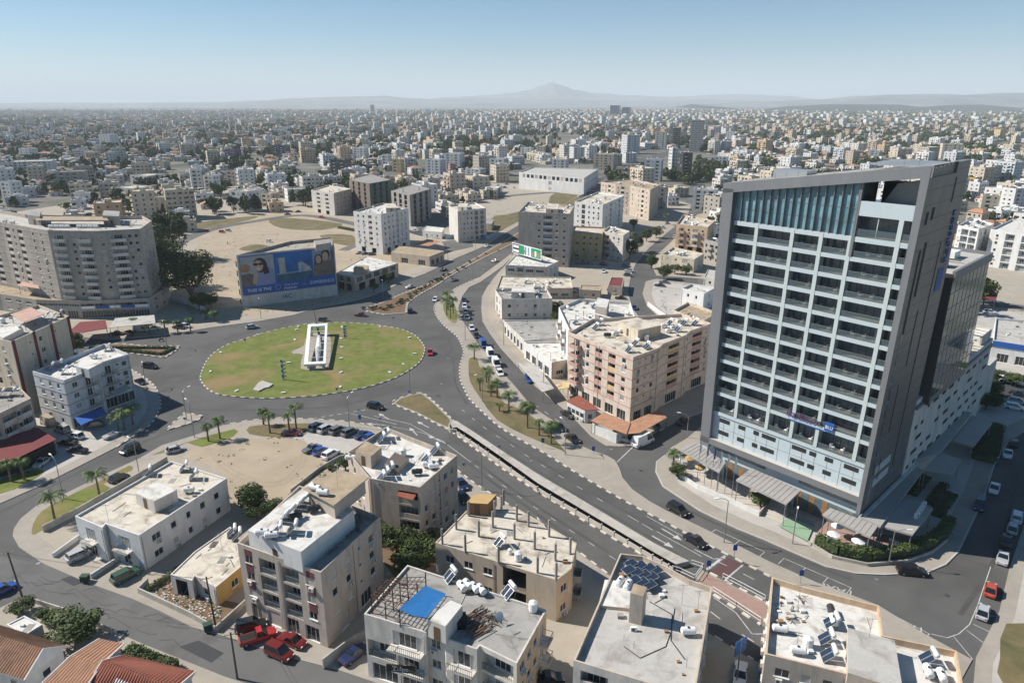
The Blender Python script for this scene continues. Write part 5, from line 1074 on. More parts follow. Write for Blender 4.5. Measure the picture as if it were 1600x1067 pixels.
def railing(label,pts,h=1.1,m='white_paint',step=2.2,name='railing'):
    P=[Vector(p) for p in Gs(pts)]; c=P[0]; r=empty(name,(c.x,c.y,BZ),label,'railing'); mb=MB()
    for a,e in zip(P[:-1],P[1:]):
        for z in (.5,h): mb.bar((a.x-c.x,a.y-c.y,z),(e.x-c.x,e.y-c.y,z),.05,m)
    mb.build('rails',r)
    for a,e in zip(P[:-1],P[1:]):
        n=max(1,int((e-a).length/step))
        for i in range(n+1):
            q=a+(e-a)*i/n-c; mb=MB(); mb.bar((q.x,q.y,0),(q.x,q.y,h),.05,m); mb.build('post',r)
railing('white railing along the upper edge of the pink walkway',[(1129,905),(1160,921),(1195,940)])
railing('white railing along the lower edge of the pink walkway',[(1113,926),(1150,950),(1188,975)])
railing('white railing round the underpass stairs beside the crossing',[(1080,884),(1098,890),(1085,908),(1062,897),(1050,893)])
# ---------------- vehicles
def wipe(r):
    for c in list(r.children): wipe(c)
    bpy.data.objects.remove(r)
def car_proto(kind):
    L,Wd,zr_={'saloon':(4.5,.88,1.42),'hatchback':(4.0,.85,1.48),'estate':(4.6,.9,1.62),'jeep':(4.4,.9,1.8),'van':(5.0,.95,2.25),'pickup':(5.1,.9,1.72),'convertible':(4.2,.86,1.1)}[kind]
    r=empty('parked_car',(0,-600,-50),kind,'car'); h=L/2; zb=.82 if kind in('saloon','hatchback','convertible') else .98
    hood={'saloon':(.24,.30),'hatchback':(.22,.06),'estate':(.25,.05),'jeep':(.25,.03),'van':(.12,.02),'pickup':(.24,.42),'convertible':(.27,.3)}[kind]
    st=[(-h,.35,zb*.75,.8),(-h+.12,.22,zb*.93,.93),(-h+.5,.2,zb,1),(0,.2,zb,1),(h-.9,.2,zb*.97,1),(h-.35,.2,zb*.85,.95),(h-.05,.24,zb*.68,.86),(h,.35,zb*.5,.74)]
    mb=MB();pr=None
    for x,z0,z1,w in st:
        w*=Wd; ring=[(x,-w*.94,z0),(x,-w,(z0+z1)/2),(x,-w*.93,z1),(x,w*.93,z1),(x,w,(z0+z1)/2),(x,w*.94,z0)]
        if pr:
            for j in range(6): q=(j+1)%6; mb.face([pr[j],pr[q],ring[q],ring[j]],'car_black')
        else: mb.face(ring[::-1],'car_black')
        pr=ring
    mb.face(pr,'car_black')
    f0=h-L*hood[0];b0=-h+L*hood[1]+.08; sl_f=.75 if kind!='van' else .5; sl_b=.5 if kind in('saloon','hatchback') else .2
    t0=f0-sl_f;t1=b0+sl_b; wb_=Wd*.9;wt=Wd*.74
    if kind=='pickup': mb.box(-h+.15,-Wd*.8,zb-.02,b0,Wd*.8,zb+.03,'tyre')
    if kind!='convertible':
        mb.box(t1-.03,-wt,zr_-.04,t0+.03,wt,zr_,'car_black')
        if kind=='van': 
            for s in(-1,1): mb.face([(b0,s*(wb_+.01),zb),(f0-1.5,s*(wb_+.01),zb),(t0-1.1,s*(wt+.02),zr_),(t1,s*(wt+.02),zr_)],'car_black')
            mb.face([(b0-.01,-wb_,zb),(b0-.01,wb_,zb),(t1-.01,wt,zr_),(t1-.01,-wt,zr_)],'car_black')
    mb.build('body',r)
    if kind!='convertible':
        mb=MB(); B=[(b0,-wb_,zb-.02),(f0,-wb_,zb-.02),(f0,wb_,zb-.02),(b0,wb_,zb-.02)];T=[(t1,-wt,zr_-.04),(t0,-wt,zr_-.04),(t0,wt,zr_-.04),(t1,wt,zr_-.04)]
        for j in range(4): q=(j+1)%4; mb.face([B[j],B[q],T[q],T[j]],'carglass')
        mb.build('window',r)
        mb=MB()
        for s in(-1,1):
            for a,c in (((f0,s*wb_,zb),(t0,s*wt,zr_-.03)),((b0,s*wb_,zb),(t1,s*wt,zr_-.03)),(((f0+b0)/2-.1,s*wb_,zb),((f0+b0)/2-.15,s*wt,zr_-.03))): mb.bar(a,c,.045,'car_black')
        mb.build('pillars',r)
    else: mb=MB(); mb.box(-.9,-.6,zb,.5,.6,zb+.02,'interior').face([(.6,-.7,zb),(.6,.7,zb),(.25,.6,zb+.4),(.25,-.6,zb+.4)],'carglass'); mb.build('cabin',r)
    for x in(-h+.85,h-.85):
        for s in(-1,1):
            w=MB(); w.cyl((x,s*(Wd-.2),.33),(x,s*(Wd+.01),.33),.33,.33,'tyre',12); ow=w.build('wheel',r); w=MB(); w.cyl((x,s*(Wd+.005),.33),(x,s*(Wd+.02),.33),.2,.2,'rim',10); w.build('rim',ow)
    for s in(-1,1):
        m2=MB(); m2.box(h-.12,s*Wd*.6-.16,zb*.62,h-.0,s*Wd*.6+.16,zb*.75,'headlamp'); m2.build('headlight',r)
        m2=MB(); m2.box(-h-.01,s*Wd*.62-.13,zb*.7,-h+.1,s*Wd*.62+.13,zb*.85,'taillamp'); m2.build('tail_light',r)
    kids(r); return r
CP={k:car_proto(k) for k in ('saloon','hatchback','estate','jeep','van','pickup','convertible')}
KN={'saloon':'saloon car','hatchback':'hatchback','estate':'estate car','jeep':'off-road car','van':'van','pickup':'pickup truck','convertible':'open sports car'}
def car(kind,colour,x,y,dx,dy,where,name='parked_car',z=None,sc=1,group=None):
    a=G(x,y);c=G(x+dx*12,y+dy*12); th=math.atan2(c[1]-a[1],c[0]-a[0]); z=.02 if z is None else z
    cat={'van':'van','pickup':'pickup'}.get(kind,'car'); nm=name if cat=='car' else name.replace('car',cat)
    o=copy_tree(CP[kind],(a[0],a[1],z),th,f"{colour.replace('darkred','dark red').replace('orange_red','bright red')} {KN[kind]} {where}",group or 'cars around the junction',sc,{'car_black':'car_'+colour}); o.name=nm; o['category']=cat
K=BZ+.02
CARS="""hatchback silver 394 513 1 -.15 entering the roundabout below the banner,m
hatchback grey 506 502 1 .05 driving between the mast and the banner,m
saloon darkred 564 494 1 .05 passing the far rim of the lawn,m
jeep black 641 488 .15 -1 leaving the roundabout by the planted median,m
saloon silver 641 450 1 -.25 on the far carriageway beside the planted median,m
saloon black 693 423 1 -.4 on the far carriageway near the workshop,m
saloon grey 709 439 -1 .3 coming down the boulevard beside the median tip,m
hatchback white 680 470 -.4 .6 approaching the roundabout past the palm cluster,m
hatchback red 672 553 0 1 circling at the side of the lawn nearest the hotel,m
saloon white 773 409 .9 -.35 on the near carriageway below the billboard,m
saloon white 761 386 .9 -.35 on the far carriageway near the lone block,m
saloon black 725 471 .1 1 at the top of the parked row on the side road,p
hatchback white 726 480 .1 1 second in the parked row on the side road,p
hatchback silver 728 489 .1 1 third in the parked row on the side road,p
saloon silver 730 498 .15 1 fourth in the parked row on the side road,p
hatchback white 737 515 .4 .8 alone between the parked row and the vans,p
saloon black 744 526 .4 .8 just behind the blue van,p
van blue 755 541 .5 .8 first of the vans parked beside the palms,p
van white 766 556 .5 .8 right after the blue van beside the palms,p
van white 775 571 .5 .8 last large one in the row beside the palms,p
hatchback white 781 585 .5 .8 small and last in the row beside the palms,p
estate blue 827 595 .5 .8 parked outside the white shop with red strip,p
van grey 907 413 1 .05 in the court behind the white office,k
hatchback silver 923 413 1 .1 next to the van in the court,k
hatchback darkred 943 415 1 .1 in the court below the stone building,k
saloon white 943 426 .3 1 alone in the middle of the court,k
hatchback grey 978 417 1 .1 topmost beside the court fence,k
saloon silver 983 425 1 .1 second down beside the court fence,k
hatchback green 981 432 1 .1 third down beside the court fence,k
saloon silver 904 457 1 .05 beside the low shops,k
saloon black 957 455 1 .05 in the yard above the white block,k
saloon black 970 468 1 .05 beside the car port roof above the white block,k
hatchback navy 990 483 .6 .6 at the bend of the middle road,m
saloon navy 1031 448 1 .1 on the sandy car park beside the middle road,k
saloon grey 1038 443 1 .1 behind the navy one on the sandy car park,k
saloon black 887 650 .8 .5 parked along the cafe under the pink block,p
saloon black 873 670 .8 .55 under the palms opposite the cafe,p
saloon black 894 688 .8 .55 last in line near the palms opposite the cafe,p
hatchback white 978 690 1 .3 under the terracotta canopy corner,k
saloon navy 986 683 1 .3 half hidden under the terracotta canopy,k
hatchback teal 1023 671 .9 .4 under the fabric canopy edge,k
saloon black 1067 661 .9 -.4 parked in the shade of the hotel street,p
estate black 1059 800 .85 .5 on the hotel road nearing the crossing,m
saloon black 1086 848 .8 .5 waiting before the dark red crossing,m
estate black 1424 896 1 .1 rounding the corner of the hotel,m
saloon white 1574 712 .25 -1 parked second from the far end in the shade,p
hatchback black 1584 696 .25 -1 parked at the far end in the shade,p
saloon white 1553 766 -.3 1 driving down the shaded hotel side street,m
jeep navy 1530 793 -.35 1 with lamps on in the shaded side street,m
estate white 1588 811 .2 -1 parked on the far pavement side in deep shade,p
hatchback silver 1581 829 .2 -1 parked behind the white estate in the shade,p
saloon black 1572 849 .2 -1 parked between two silver ones at the shade edge,p
saloon silver 1566 875 .2 -1 parked at the edge of the tower shadow,p
hatchback orange_red 1547 925 .2 -1 sunlit at the kerb beyond the tower shadow,p
hatchback silver 1535 960 .25 -1 sunlit and last in the kerb row,p
saloon silver 1544 591 1 .25 first in the car park row behind the hotel,k
hatchback white 1564 595 1 .25 second in the car park row behind the hotel,k
saloon navy 1578 600 1 .25 third in the car park row behind the hotel,k
saloon black 1592 619 1 .25 alone in the shaded hotel car park,k
estate silver 1590 631 1 .2 in the shaded car park behind a white one,k
estate white 1585 640 1 .2 in the shaded car park nearest the corner,k
estate white 1546 490 1 .1 on the back road beyond the supermarket,m
estate black 235 575 1 .1 leaving the roundabout by the hedge island,m
saloon black 220 599 .8 .4 parked beside the white corner block,p
jeep black 204 706 -.9 .4 large on the lower road near the shop canopy,m
hatchback silver 274 706 .95 -.25 in the lay-by above the long white house,p
hatchback black 186 750 .9 -.45 in the lay-by beside the palm lawn,p
convertible silver 176 683 .9 -.4 on the forecourt below the blue canopy,k
hatchback white 120 685 -.9 -.2 on the forecourt end beside the striped shade,k
jeep silver 98 675 -.9 -.3 between the beige van and the white hatchback,k
van beige 76 664 -.8 -.4 at the back of the white corner block,k
saloon black 106 695 -.9 -.1 behind the restaurant canopy,k
saloon black 122 707 -.9 -.1 in the shade beside the restaurant,k
saloon silver 67 726 .8 -.6 in the shade before the restaurant,k
hatchback grey 152 667 1 -.2 under the blue shop canopy,k
saloon black 182 524 1 -.05 first of the two before the arcade,k
saloon black 202 523 1 .3 second of the two before the arcade,k
van white 221 518 1 0 small behind the arcade palms,k
saloon white 240 516 1 -.1 long and low behind the arcade palms,k
hatchback white 291 512 1 .1 parked near the end of the arcade canopy,k
saloon black 280 514 1 .1 beside the white hatchback at the arcade,k
estate black 587 638 1 .2 entering the sunken road below the lawn,m
saloon darkred 456 680 1 .05 at the lawn edge of the paved car park,k
estate teal 496 671 .85 -.4 first in the upper row of the paved car park,k
estate silver 510 674 .85 -.4 second in the upper row of the paved car park,k
estate grey 528 676 .85 -.4 third in the upper row of the paved car park,k
estate grey 547 679 .85 -.4 fourth in the upper row of the paved car park,k
saloon navy 567 683 .85 -.4 fifth in the upper row of the paved car park,k
hatchback blue 579 687 .85 -.4 last in the upper row of the paved car park,k
saloon grey 488 704 .85 -.4 first in the lower row of the paved car park,k
hatchback blue 502 709 .85 -.4 middle of the lower row of the paved car park,k
estate white 517 714 .85 -.5 last in the lower row of the paved car park,k
saloon navy 721 760 .5 .8 on the pavement behind the beige block,k
saloon black 723 781 .5 .8 nearest the plywood hut behind the beige block,k
estate silver 127 872 .9 -.4 on the drive of the long white house,k
estate green 198 904 .9 -.45 on the second drive of the long white house,k
saloon blue 3 926 .8 -.4 at the street mouth by the utility pole,m
jeep black 393 984 .9 -.2 behind the red pickup at the corner,k
pickup red 404 1000 .95 -.3 with open load bed on the maroon-panel forecourt,k
saloon darkred 457 1006 .9 .35 on the forecourt nearest the shop doors,k
jeep darkred 437 1025 .9 .4 with sunroof on the street side of the forecourt,k
saloon navy 554 1027 .8 -.6 in the passage beside the shop house,k
saloon white 1156 1058 -.1 1 in the shadow of the cream block,k
saloon black 855 1066 1 -.1 in the alley behind the shop house,k
hatchback white 421 379 1 .1 crossing the sandy lot above the banner,k
hatchback red 347 364 1 .1 red one of the pair on the dirt track,k
hatchback silver 357 362 1 .1 silver one of the pair on the dirt track,k
saloon black 466 332 1 -.1 beside the far lane post,k
saloon grey 449 336 1 -.1 behind the black one on the far lane,k
hatchback red 503 341 1 .1 outside the pale pink block,k
saloon silver 562 397 1 -.1 first of three by the low commercial building,k
saloon teal 571 398 1 -.1 second of three by the low commercial building,k
hatchback green 581 399 1 -.1 third of three by the low commercial building,k
saloon white 648 362 1 .1 on the lane behind the seven-storey block,k
saloon white 1029 338 .3 -1 near the top of the middle road,k
hatchback silver 1036 338 .3 -1 beside the white one high on the middle road,k
saloon grey 1043 350 .5 -1 driving up the middle road,m
saloon silver 1036 357 .5 -1 parked in the middle road bay,k
hatchback navy 1028 365 .5 -1 parked lower in the middle road bay,k
hatchback white 1054 372 .3 -1 parked before the peach block,k"""
for l in CARS.split('\n'):
    t=l.split(' ',6); w,fl=t[6].rsplit(',',1)
    car(t[0],t[1],float(t[2]),float(t[3]),float(t[4]),float(t[5]),w,'moving_car' if fl=='m' else 'parked_car',.02 if fl in'mp' else K,1.03)
# camper van
a=G(1004,694);c=G(1014,689.5); th=math.atan2(c[1]-a[1],c[0]-a[0]); o=copy_tree(CP['van'],(a[0],a[1],.02),th,'tall white camper van turning out below the terracotta canopy',None,(1.25,1.15,1.2),{'car_black':'car_white'}); o.name='camper_van'; o['category']='van'
# far traffic and parked cars along the boulevard
for i in range(46):
    t=random.random(); x=905+95*t+random.uniform(-3,3); y=316-60*t+random.choice((-9,-6,4,8))*(1-.6*t)
    col=random.choice(('white','silver','black','grey','white','red')); a=G(x,y); o=copy_tree(CP['saloon'],(a[0],a[1],.12),.55+random.choice((0,3.14)),f"{col} saloon car on the distant stretch of the boulevard, {ORD[min(i,45)] if i<len(ORD) else 'far'} in the stream",'distant boulevard traffic',1.05,{'car_black':'car_'+col}) if i<len(ORD) else None
    if o: o.name='moving_car'
for i in range(40):
    x=random.uniform(640,905);y=random.uniform(291,303)-(.02*(x-640)); col=random.choice(('white','silver','black','grey','white','blue')); a=G(x,y)
    if i<len(ORD)-1: o=copy_tree(CP['hatchback'],(a[0],a[1],.12),random.choice((0,.1,1.5)),f"{col} hatchback before the long white hall, {ORD[i]} in the lot",'cars before the long white hall',1.05,{'car_black':'car_'+col})
for r in CP.values():
    wipe(r)
# motorcycle
def motorcycle(px,ang,label):
    x,y=G(*px); r=empty('motorcycle',(x,y,K),label,'motorcycle',None,ang)
    for s in(-.65,.65): mb=MB(); mb.cyl((s,-.05,.32),(s,.05,.32),.32,.32,'tyre',12); mb.build('wheel',r)
    mb=MB(); mb.box(-.5,-.13,.4,.35,.13,.7,'car_black'); mb.build('body',r); mb=MB(); mb.box(-.6,-.14,.72,.05,.14,.82,'sign_black'); mb.build('seat',r); mb=MB(); mb.bar((.45,-.35,1.02),(.45,.35,1.02),.025,'metal'); mb.bar((.65,0,.32),(.4,0,1.02),.03,'metal'); mb.build('handlebar',r)
motorcycle((944,681),-.6,'black motorcycle parked on the pavement by the white terrace wall'); motorcycle((252,533),1.2,'small motorcycle riding past the hedge island before the arcade')
# ---------------- plants
def palm_crown(R_,n,droop,seed):
    rnd=random.Random(seed); mb=MB()
    for i in range(n):
        th=2*math.pi*i/n+rnd.uniform(-.2,.2); el=rnd.uniform(.1,1.15); pts=[]; L=R_*rnd.uniform(.85,1.1)
        dx,dy=math.cos(th),math.sin(th); x=z=0; a=el
        for k in range(8):
            pts.append((dx*x,dy*x,z)); x+=L/7*math.cos(a); z+=L/7*math.sin(a); a-=droop*(.22+.05*k)
        for k in range(7):
            p=Vector(pts[k]);q=Vector(pts[k+1]); w=L*.3*math.sin(math.pi*(k+1.2)/9); s=Vector((-dy,dx,0))
            for sg in(-1,1):
                for h_ in (0,.5):
                    m=p+(q-p)*h_; m2=p+(q-p)*(h_+.34); tip=m2+s*sg*w+(q-p)*.5-Vector((0,0,w*.45)); mb.face([tuple(m),tuple(m2),tuple(tip)],'palm_leaf')
            mb.bar(tuple(p),tuple(q),.03,'palm_leaf')
    return mb.mesh('crown')
PC=[palm_crown(2.2,24,1.0,1),palm_crown(2.4,20,.8,2),palm_crown(2.0,28,1.25,3),palm_crown(2.1,22,1.1,4)]
def trunk_mesh(h,r0,r1,m='palm_bark',bend=.1):
    mb=MB(); p=(0,0,0)
    for k in range(4): q=(bend*h*.1*(k+1)**1.5/4,0,h*(k+1)/4); mb.cyl(p,q,r0+(r1-r0)*k/4,r0+(r1-r0)*(k+1)/4,m,7,False); p=q
    return mb.mesh('trunk'),p
def palm(px,h,label,R_=1.0,group='street palms',z=BZ):
    x,y=G(*px); r=empty('palm_tree',(x,y,z),label,'palm tree',group,random.uniform(0,6)); me,top=trunk_mesh(h,.24,.15); link('trunk',me,r); o=link('crown',random.choice(PC),r,top); o.scale=(R_,R_,R_)
PL="""86 813 4.6 1.25 on the curved lawn nearest the street corner
156 776 4.6 1.15 on the curved lawn beside the lay-by
326 690 3.8 .9 shorter of the pair above the sandy lot
344 686 4.6 1 taller of the pair above the sandy lot
38 750 4 1.1 nearer of two beside the black restaurant wall
18 753 4 1.1 farther of two beside the black restaurant wall
195 672 4 1.2 in front of the white corner block canopy
186 676 3.6 1.1 beside the blue canopy of the corner block
208 664 4 1.1 at the corner end of the white block
412 664 3.6 1 first by the roundabout pavement over the car park
422 677 4.6 1.1 second by the roundabout pavement over the car park
452 672 3.4 .8 third by the roundabout pavement over the car park
463 670 5.2 1 tallest by the roundabout pavement over the car park
741 562 3.8 1.25 at the head of the long palm verge
750 611 3.2 .8 small and thin in the middle of the long verge
760 598 3.6 1 beside the last parked van
764 603 3.4 1 just below the last parked van
767 620 3 .8 on the dry patch of the long verge
777 622 4 1 next to the pavement bays of the side road
795 642 4 1.1 halfway down the long verge
780 643 1.6 .6 stunted among the taller ones of the verge
824 669 5.6 1.5 largest and darkest of the long verge
842 681 3.4 .8 slim before the last of the verge
861 694 4.6 1.3 last at the tip of the long verge
698 493 5.5 1.3 near left of the tight cluster by the boulevard
704 498 5.2 1.2 nearest of the tight cluster by the boulevard
700 485 6 1.3 rear of the tight cluster by the boulevard
708 490 5.4 1.2 outer of the tight cluster by the boulevard
211 518 4 1.1 first before the arcade canopy
234 523 3.6 1 second before the arcade canopy
259 520 4 1.1 third before the arcade canopy
278 519 3.6 1 fourth before the arcade canopy
298 518 4 1.1 fifth before the arcade canopy
336 503 3.2 1.3 low and bushy at the end of the arcade walk
322 500 3 1.2 second low one at the end of the arcade walk
1052 726 2.6 1 squat at the corner of the hotel terrace
980 398 9 1.4 tall beside the stone-coloured building
990 392 9 1.3 tall behind its twin by the middle road
1040 352 6 1.3 beside the top bays of the middle road"""
for l in PL.split('\n'):
    t=l.split(' ',4); palm((float(t[0]),float(t[1])),float(t[2]),'palm tree '+t[4],float(t[3]))
def crown_mesh(rx,ry,rz,n,leaf,m,seed,clumps=9,name='crown'):
    rnd=random.Random(seed); mb=MB(); cs=[]
    for i in range(clumps):
        t=rnd.uniform(0,2*math.pi); u=rnd.uniform(-.6,.8); rr=rnd.uniform(.3,.75)*math.sqrt(max(0,1-u*u*.8)); cs.append((rx*rr*math.cos(t),ry*rr*math.sin(t),rz*u*.75,rnd.uniform(.32,.55)))
    for i in range(n):
        c=rnd.choice(cs); d=Vector((rnd.gauss(0,1),rnd.gauss(0,1),rnd.gauss(0,1))).normalized()*rnd.uniform(.72,1.05)
        p=Vector((c[0]+d.x*rx*c[3],c[1]+d.y*ry*c[3],c[2]+d.z*rz*c[3])); nrm=(d+Vector((rnd.gauss(0,.5),rnd.gauss(0,.5),rnd.gauss(0,.5)))).normalized(); a=nrm.orthogonal().normalized();b=nrm.cross(a); ang=rnd.uniform(0,3); a,b=a*math.cos(ang)+b*math.sin(ang),b*math.cos(ang)-a*math.sin(ang)
        l=leaf*rnd.uniform(.6,1.3); mb.face([tuple(p-a*l),tuple(p-b*l*.55),tuple(p+a*l),tuple(p+b*l*.55)],m)
    return mb.mesh(name)
CR={'big':[crown_mesh(1,1,1,5200,.06,'leaf_b',k,14) for k in(1,2)],'round':[crown_mesh(1,1,.9,3200,.075,'leaf_a',k,12) for k in(4,5)],'olive':[crown_mesh(1,1,.8,1500,.09,'leaf_c',k) for k in(6,7)],'cypress':[crown_mesh(1,1,1,1300,.1,'leaf_b',k,6) for k in(8,)],'small':[crown_mesh(1,1,.85,420,.16,m,k,8) for k,m in((9,'leaf_a'),(10,'leaf_b'),(11,'leaf_c'),(12,'leaf_b'))],'tiny':[crown_mesh(1,1,.9,110,.3,m,k,6) for k,m in((13,'leaf_a'),(14,'leaf_b'),(15,'leaf_b'))]}
def tree(px,h,r,label,kind='round',group=None,cat='tree',name='tree',trunk=.3,z=BZ,xy=None):
    x,y=xy or G(*px); ro=empty(name,(x,y,z),label,cat,group,random.uniform(0,6)); rz_=h*(1-trunk)/2
    if trunk>0.02:
        mb=MB(); mb.cyl((0,0,0),(0,0,h*trunk+rz_*.6),.05*r+.08,.03*r+.04,'bark',7,False)
        for k in range(4): a=k*1.6; mb.cyl((0,0,h*trunk*.9),(r*.5*math.cos(a),r*.5*math.sin(a),h*trunk+rz_),.03*r+.03,.02,'bark',5,False)
        mb.build('trunk',ro)
    c=link('crown',random.choice(CR[kind]),ro,(0,0,h*trunk+rz_)); c.scale=(r,r,rz_); return ro
TR="""262 450 22 9.5 big dark eucalyptus against the grey slab of flats
300 474 21 10 big dark full tree nearest the roundabout side of the sandy lot
268 405 24 10 big dark tree behind the two large ones by the flats
250 425 20 7 big dark tree squeezed against the end of the flats
312 485 8 3.4 round pale bushy tree at the foot of the large dark trees
392 800 6.2 3.0 round dense dark tree beside the long white house
430 812 4 2.3 round spreading shrub tree behind the maroon-panelled block
575 790 9 3.4 round tall dark tree between the beige and maroon-panelled blocks
590 815 7 3 round shadowed tree at the back of the beige block
660 885 6 3.2 round tree in the gap before the unfinished roof
640 900 5 3 round low tree behind the tarpaulin roof
540 735 4 2 olive small tree by the rubble plot corner
118 1002 4.6 4 round broad glossy tree over the tiled houses
36 960 2.6 2 round bush by the utility pole
72 972 2.2 1.8 olive bush beside the brown roof
1188 792 3.6 2.6 olive planted shrub beside the hotel steps
1058 745 3 2 round clipped plant group at the hotel terrace corner
1037 436 7 3.6 round bright tree on the corner of the sandy car park
1054 428 5 3.2 olive grey tree beside the corner house
1072 430 5 3.4 olive grey tree beyond the corner house
1018 420 7 3 round dark tree against the corner house
870 495 6 2.6 round dark tree between the two-storey house and white block
868 510 5 2.4 round dark tree at the back of the grey shop roof
984 405 10 4 big dark tree beside the stone-coloured building
995 395 9 3.6 big dark tree by the middle road
1025 372 7 3.4 round tree over the middle road bays
1010 378 8 3.4 round tree at the end of the middle road yard
1124 395 6 4 round tree beside the peach block
120 553 7 3.4 round dark tree behind the red-striped block
607 443 5 2.2 round street tree before the low commercial building
584 458 4.5 2.4 olive street tree under the white roof edge
990 360 8 3 olive tall loose tree before the sand-coloured block
1548 622 5 3 round dark bush at the hotel drive bend
1540 640 5 3.4 round dark bush by the wide flat canopy
1554 598 3.6 1.4 round lollipop tree in the supermarket hedge
1580 603 4 2.4 olive pale yellow-green tree in the supermarket hedge
395 788 4 2.5 round shrub at the shed behind the long house
555 725 3 1.8 olive bush in the rubble plot
596 790 8 3.2 round dark tree against the wall of the beige block
604 835 6 3 round shaded tree in the back garden of the beige block
620 862 6 3.2 round big garden tree toward the tarpaulin roof
672 862 5 2.6 round garden tree touching the unfinished house
650 868 4 2.4 olive garden bush in the middle of the back garden
402 812 4 2.2 round second shrub tree at the sandy lot corner
560 750 3.4 1.8 round dark bush behind the penthouse
520 742 2.6 1.5 olive scrub by the rubble plot wall
1075 722 3 1.8 olive clump before the hotel flag terrace
150 862 2.6 1.4 olive shrub between the drives
160 835 2.6 1.3 round shrub at the front of the long white house
330 480 6 3 round tree at the side of the sandy lot entrance
255 462 9 4 round dense tree at the foot of the flats"""
for l in TR.split('\n'):
    t=l.split(' ',5); kd=t[4]; tree((float(t[0]),float(t[1])),float(t[2]),float(t[3]),t[5] if kd=='big' and 0 else (t[5] if kd in('round','olive') else 'big '+t[5]),kd,'trees about the junction',trunk=.12 if float(t[2])<9 else .16)
def hedge(label,pts,w,h,m='leaf_a',z=BZ,dens=26,px=True,name='hedge'):
    P=[Vector(p) for p in (Gs(pts) if px else pts)]; mb=MB(); rnd=random.Random(len(label)); c=P[0]
    for a,e in zip(P[:-1],P[1:]):
        d=e-a;L=d.length;d/=L;n=Vector((-d.y,d.x)); rot=math.atan2(d.y,d.x)
        mb.prism([tuple(a-n*w*.4),tuple(e-n*w*.4),tuple(e+n*w*.4),tuple(a+n*w*.4)],0,h*.8,'leaf_b',off=(c.x,c.y),bottom=False)
        for i in range(int(L*w*dens)):
            u,v=rnd.uniform(0,L),rnd.uniform(-.5,.5)*w; zz=h*(rnd.uniform(.75,1.08)) if abs(v)<w*.4 else h*rnd.uniform(.1,1); p=a+d*u+n*v-c; s=rnd.uniform(.12,.28)
            q=Vector((p.x,p.y,zz)); ax=Vector((rnd.gauss(0,1),rnd.gauss(0,1),rnd.gauss(0,.6))).normalized(); bx=ax.orthogonal().normalized(); mb.face([tuple(q-ax*s),tuple(q-bx*s*.6),tuple(q+ax*s),tuple(q+bx*s*.6)],m)
    o=mb.build(name,None,(c.x,c.y,z)); return tag(o,label,'hedge')
hedge('long hedge curving round the hotel corner terrace',[(1275,852),(1310,868),(1358,876),(1410,871),(1448,857),(1470,842),(1482,822)],2.2,1.7,z=.6)
hedge('dark hedge bed along the shaded side of the hotel',[(1551,668),(1536,722)],5,1.4,'leaf_b')
hedge('garden hedge along the street beside the dark red tiled roof',[(200,1022),(232,1036),(272,1050)],2.6,1.4,'leaf_c')
hedge('clipped hedge strip on the outer side of the triangular island',[(140,545),(200,545),(265,545)],1.2,.7,'leaf_b')
hedge('clipped hedge strip on the inner side of the triangular island',[(190,549),(252,555),(272,545)],1.4,.7,'leaf_b')
hedge('hedge in front of the supermarket behind the hotel',[(1540,583),(1700,618)],2.2,1.5,'leaf_b')
hedge('hedge before the green-brown field',[(530,357),(556,362)],3,1.2)
for i in range(48): # planting on the long median
    k=i/47*6.0; j=int(min(5,k)); a=Vector(((572,484),(600,484),(630,472),(655,456),(680,440),(700,430),(800,377))[j]); 
    e=Vector(((600,484),(630,472),(655,456),(680,440),(700,430),(800,377),(800,377))[j]); p=a+(e-a)*(k-j)
    tree((p.x+random.uniform(-4,4),p.y+random.uniform(-2,2)),random.uniform(.8,1.7),random.uniform(.6,1.2),f'small shrub on the boulevard median, {ORD[i]} from the roundabout','small','shrubs on the boulevard median','shrub','shrub',0)
# walls of yards
for l,p,h,m in (('boundary wall between the palm lawn and the long white house',[(68,832),(120,805),(180,770),(262,722)],1.3,'wall_conc'),('low white yard wall beside the silver estate car',[(84,872),(131,838)],.9,'whitewall'),('low white wall between the two drives of the long house',[(143,905),(185,878)],.9,'whitewall'),
  ('crumbling yard wall round the derelict house',[(232,912),(217,927),(262,948),(300,966),(338,988),(385,945)],1.0,'wall_conc'),('wall of the paved yard edge by the rubble plot',[(455,770),(500,735),(530,718),(556,712)],.8,'wall_conc'),('white sloping boundary wall beside the bend of the middle road',[(1012,478),(1030,492),(1050,505)],1.6,'whitewall'),
  ('retaining wall under the hotel corner hedge',[(1262,850),(1300,873),(1355,885),(1415,880),(1455,866),(1480,846)],.6,'wall_conc'),('low white wall along the lower edge of the hotel flag terrace',[(1062,746),(1090,764),(1150,790),(1186,807)],.9,'whitewall'),('low white wall beside the hotel steps',[(1186,807),(1200,790)],1.0,'h_stone'),
  ('low wall in front of the tiled houses',[(40,938),(110,960),(175,990)],.8,'wall_conc'),('yard wall at the end of the small apartment passage',[(505,1045),(550,1010),(600,985)],1.6,'wall_conc'),('wall behind the sandy lot on the side of the flats',[(262,470),(300,478),(322,490)],2.0,'whitewall')):
    wallrun('boundary_wall',l,p,h,.22,m)
hedge('climbing greenery on the wall beside the derelict yard',[(232,925),(300,880),(350,850)],.8,.9,'leaf_dry')
mb=MB()
for k in range(1300):
    x,y=G(random.uniform(232,345),random.uniform(905,968)); 
    if not inpoly(x,y,Gs([(232,915),(262,945),(335,985),(372,950),(335,940),(262,905)])): continue
    s=random.uniform(.04,.16); mb.box(x-s,y-s*.7,BZ,x+s,y+s,BZ+s*random.uniform(.4,1.2),random.choice(('rubble','wall_conc','lot_pale','offwhite','bin_green','wood')))
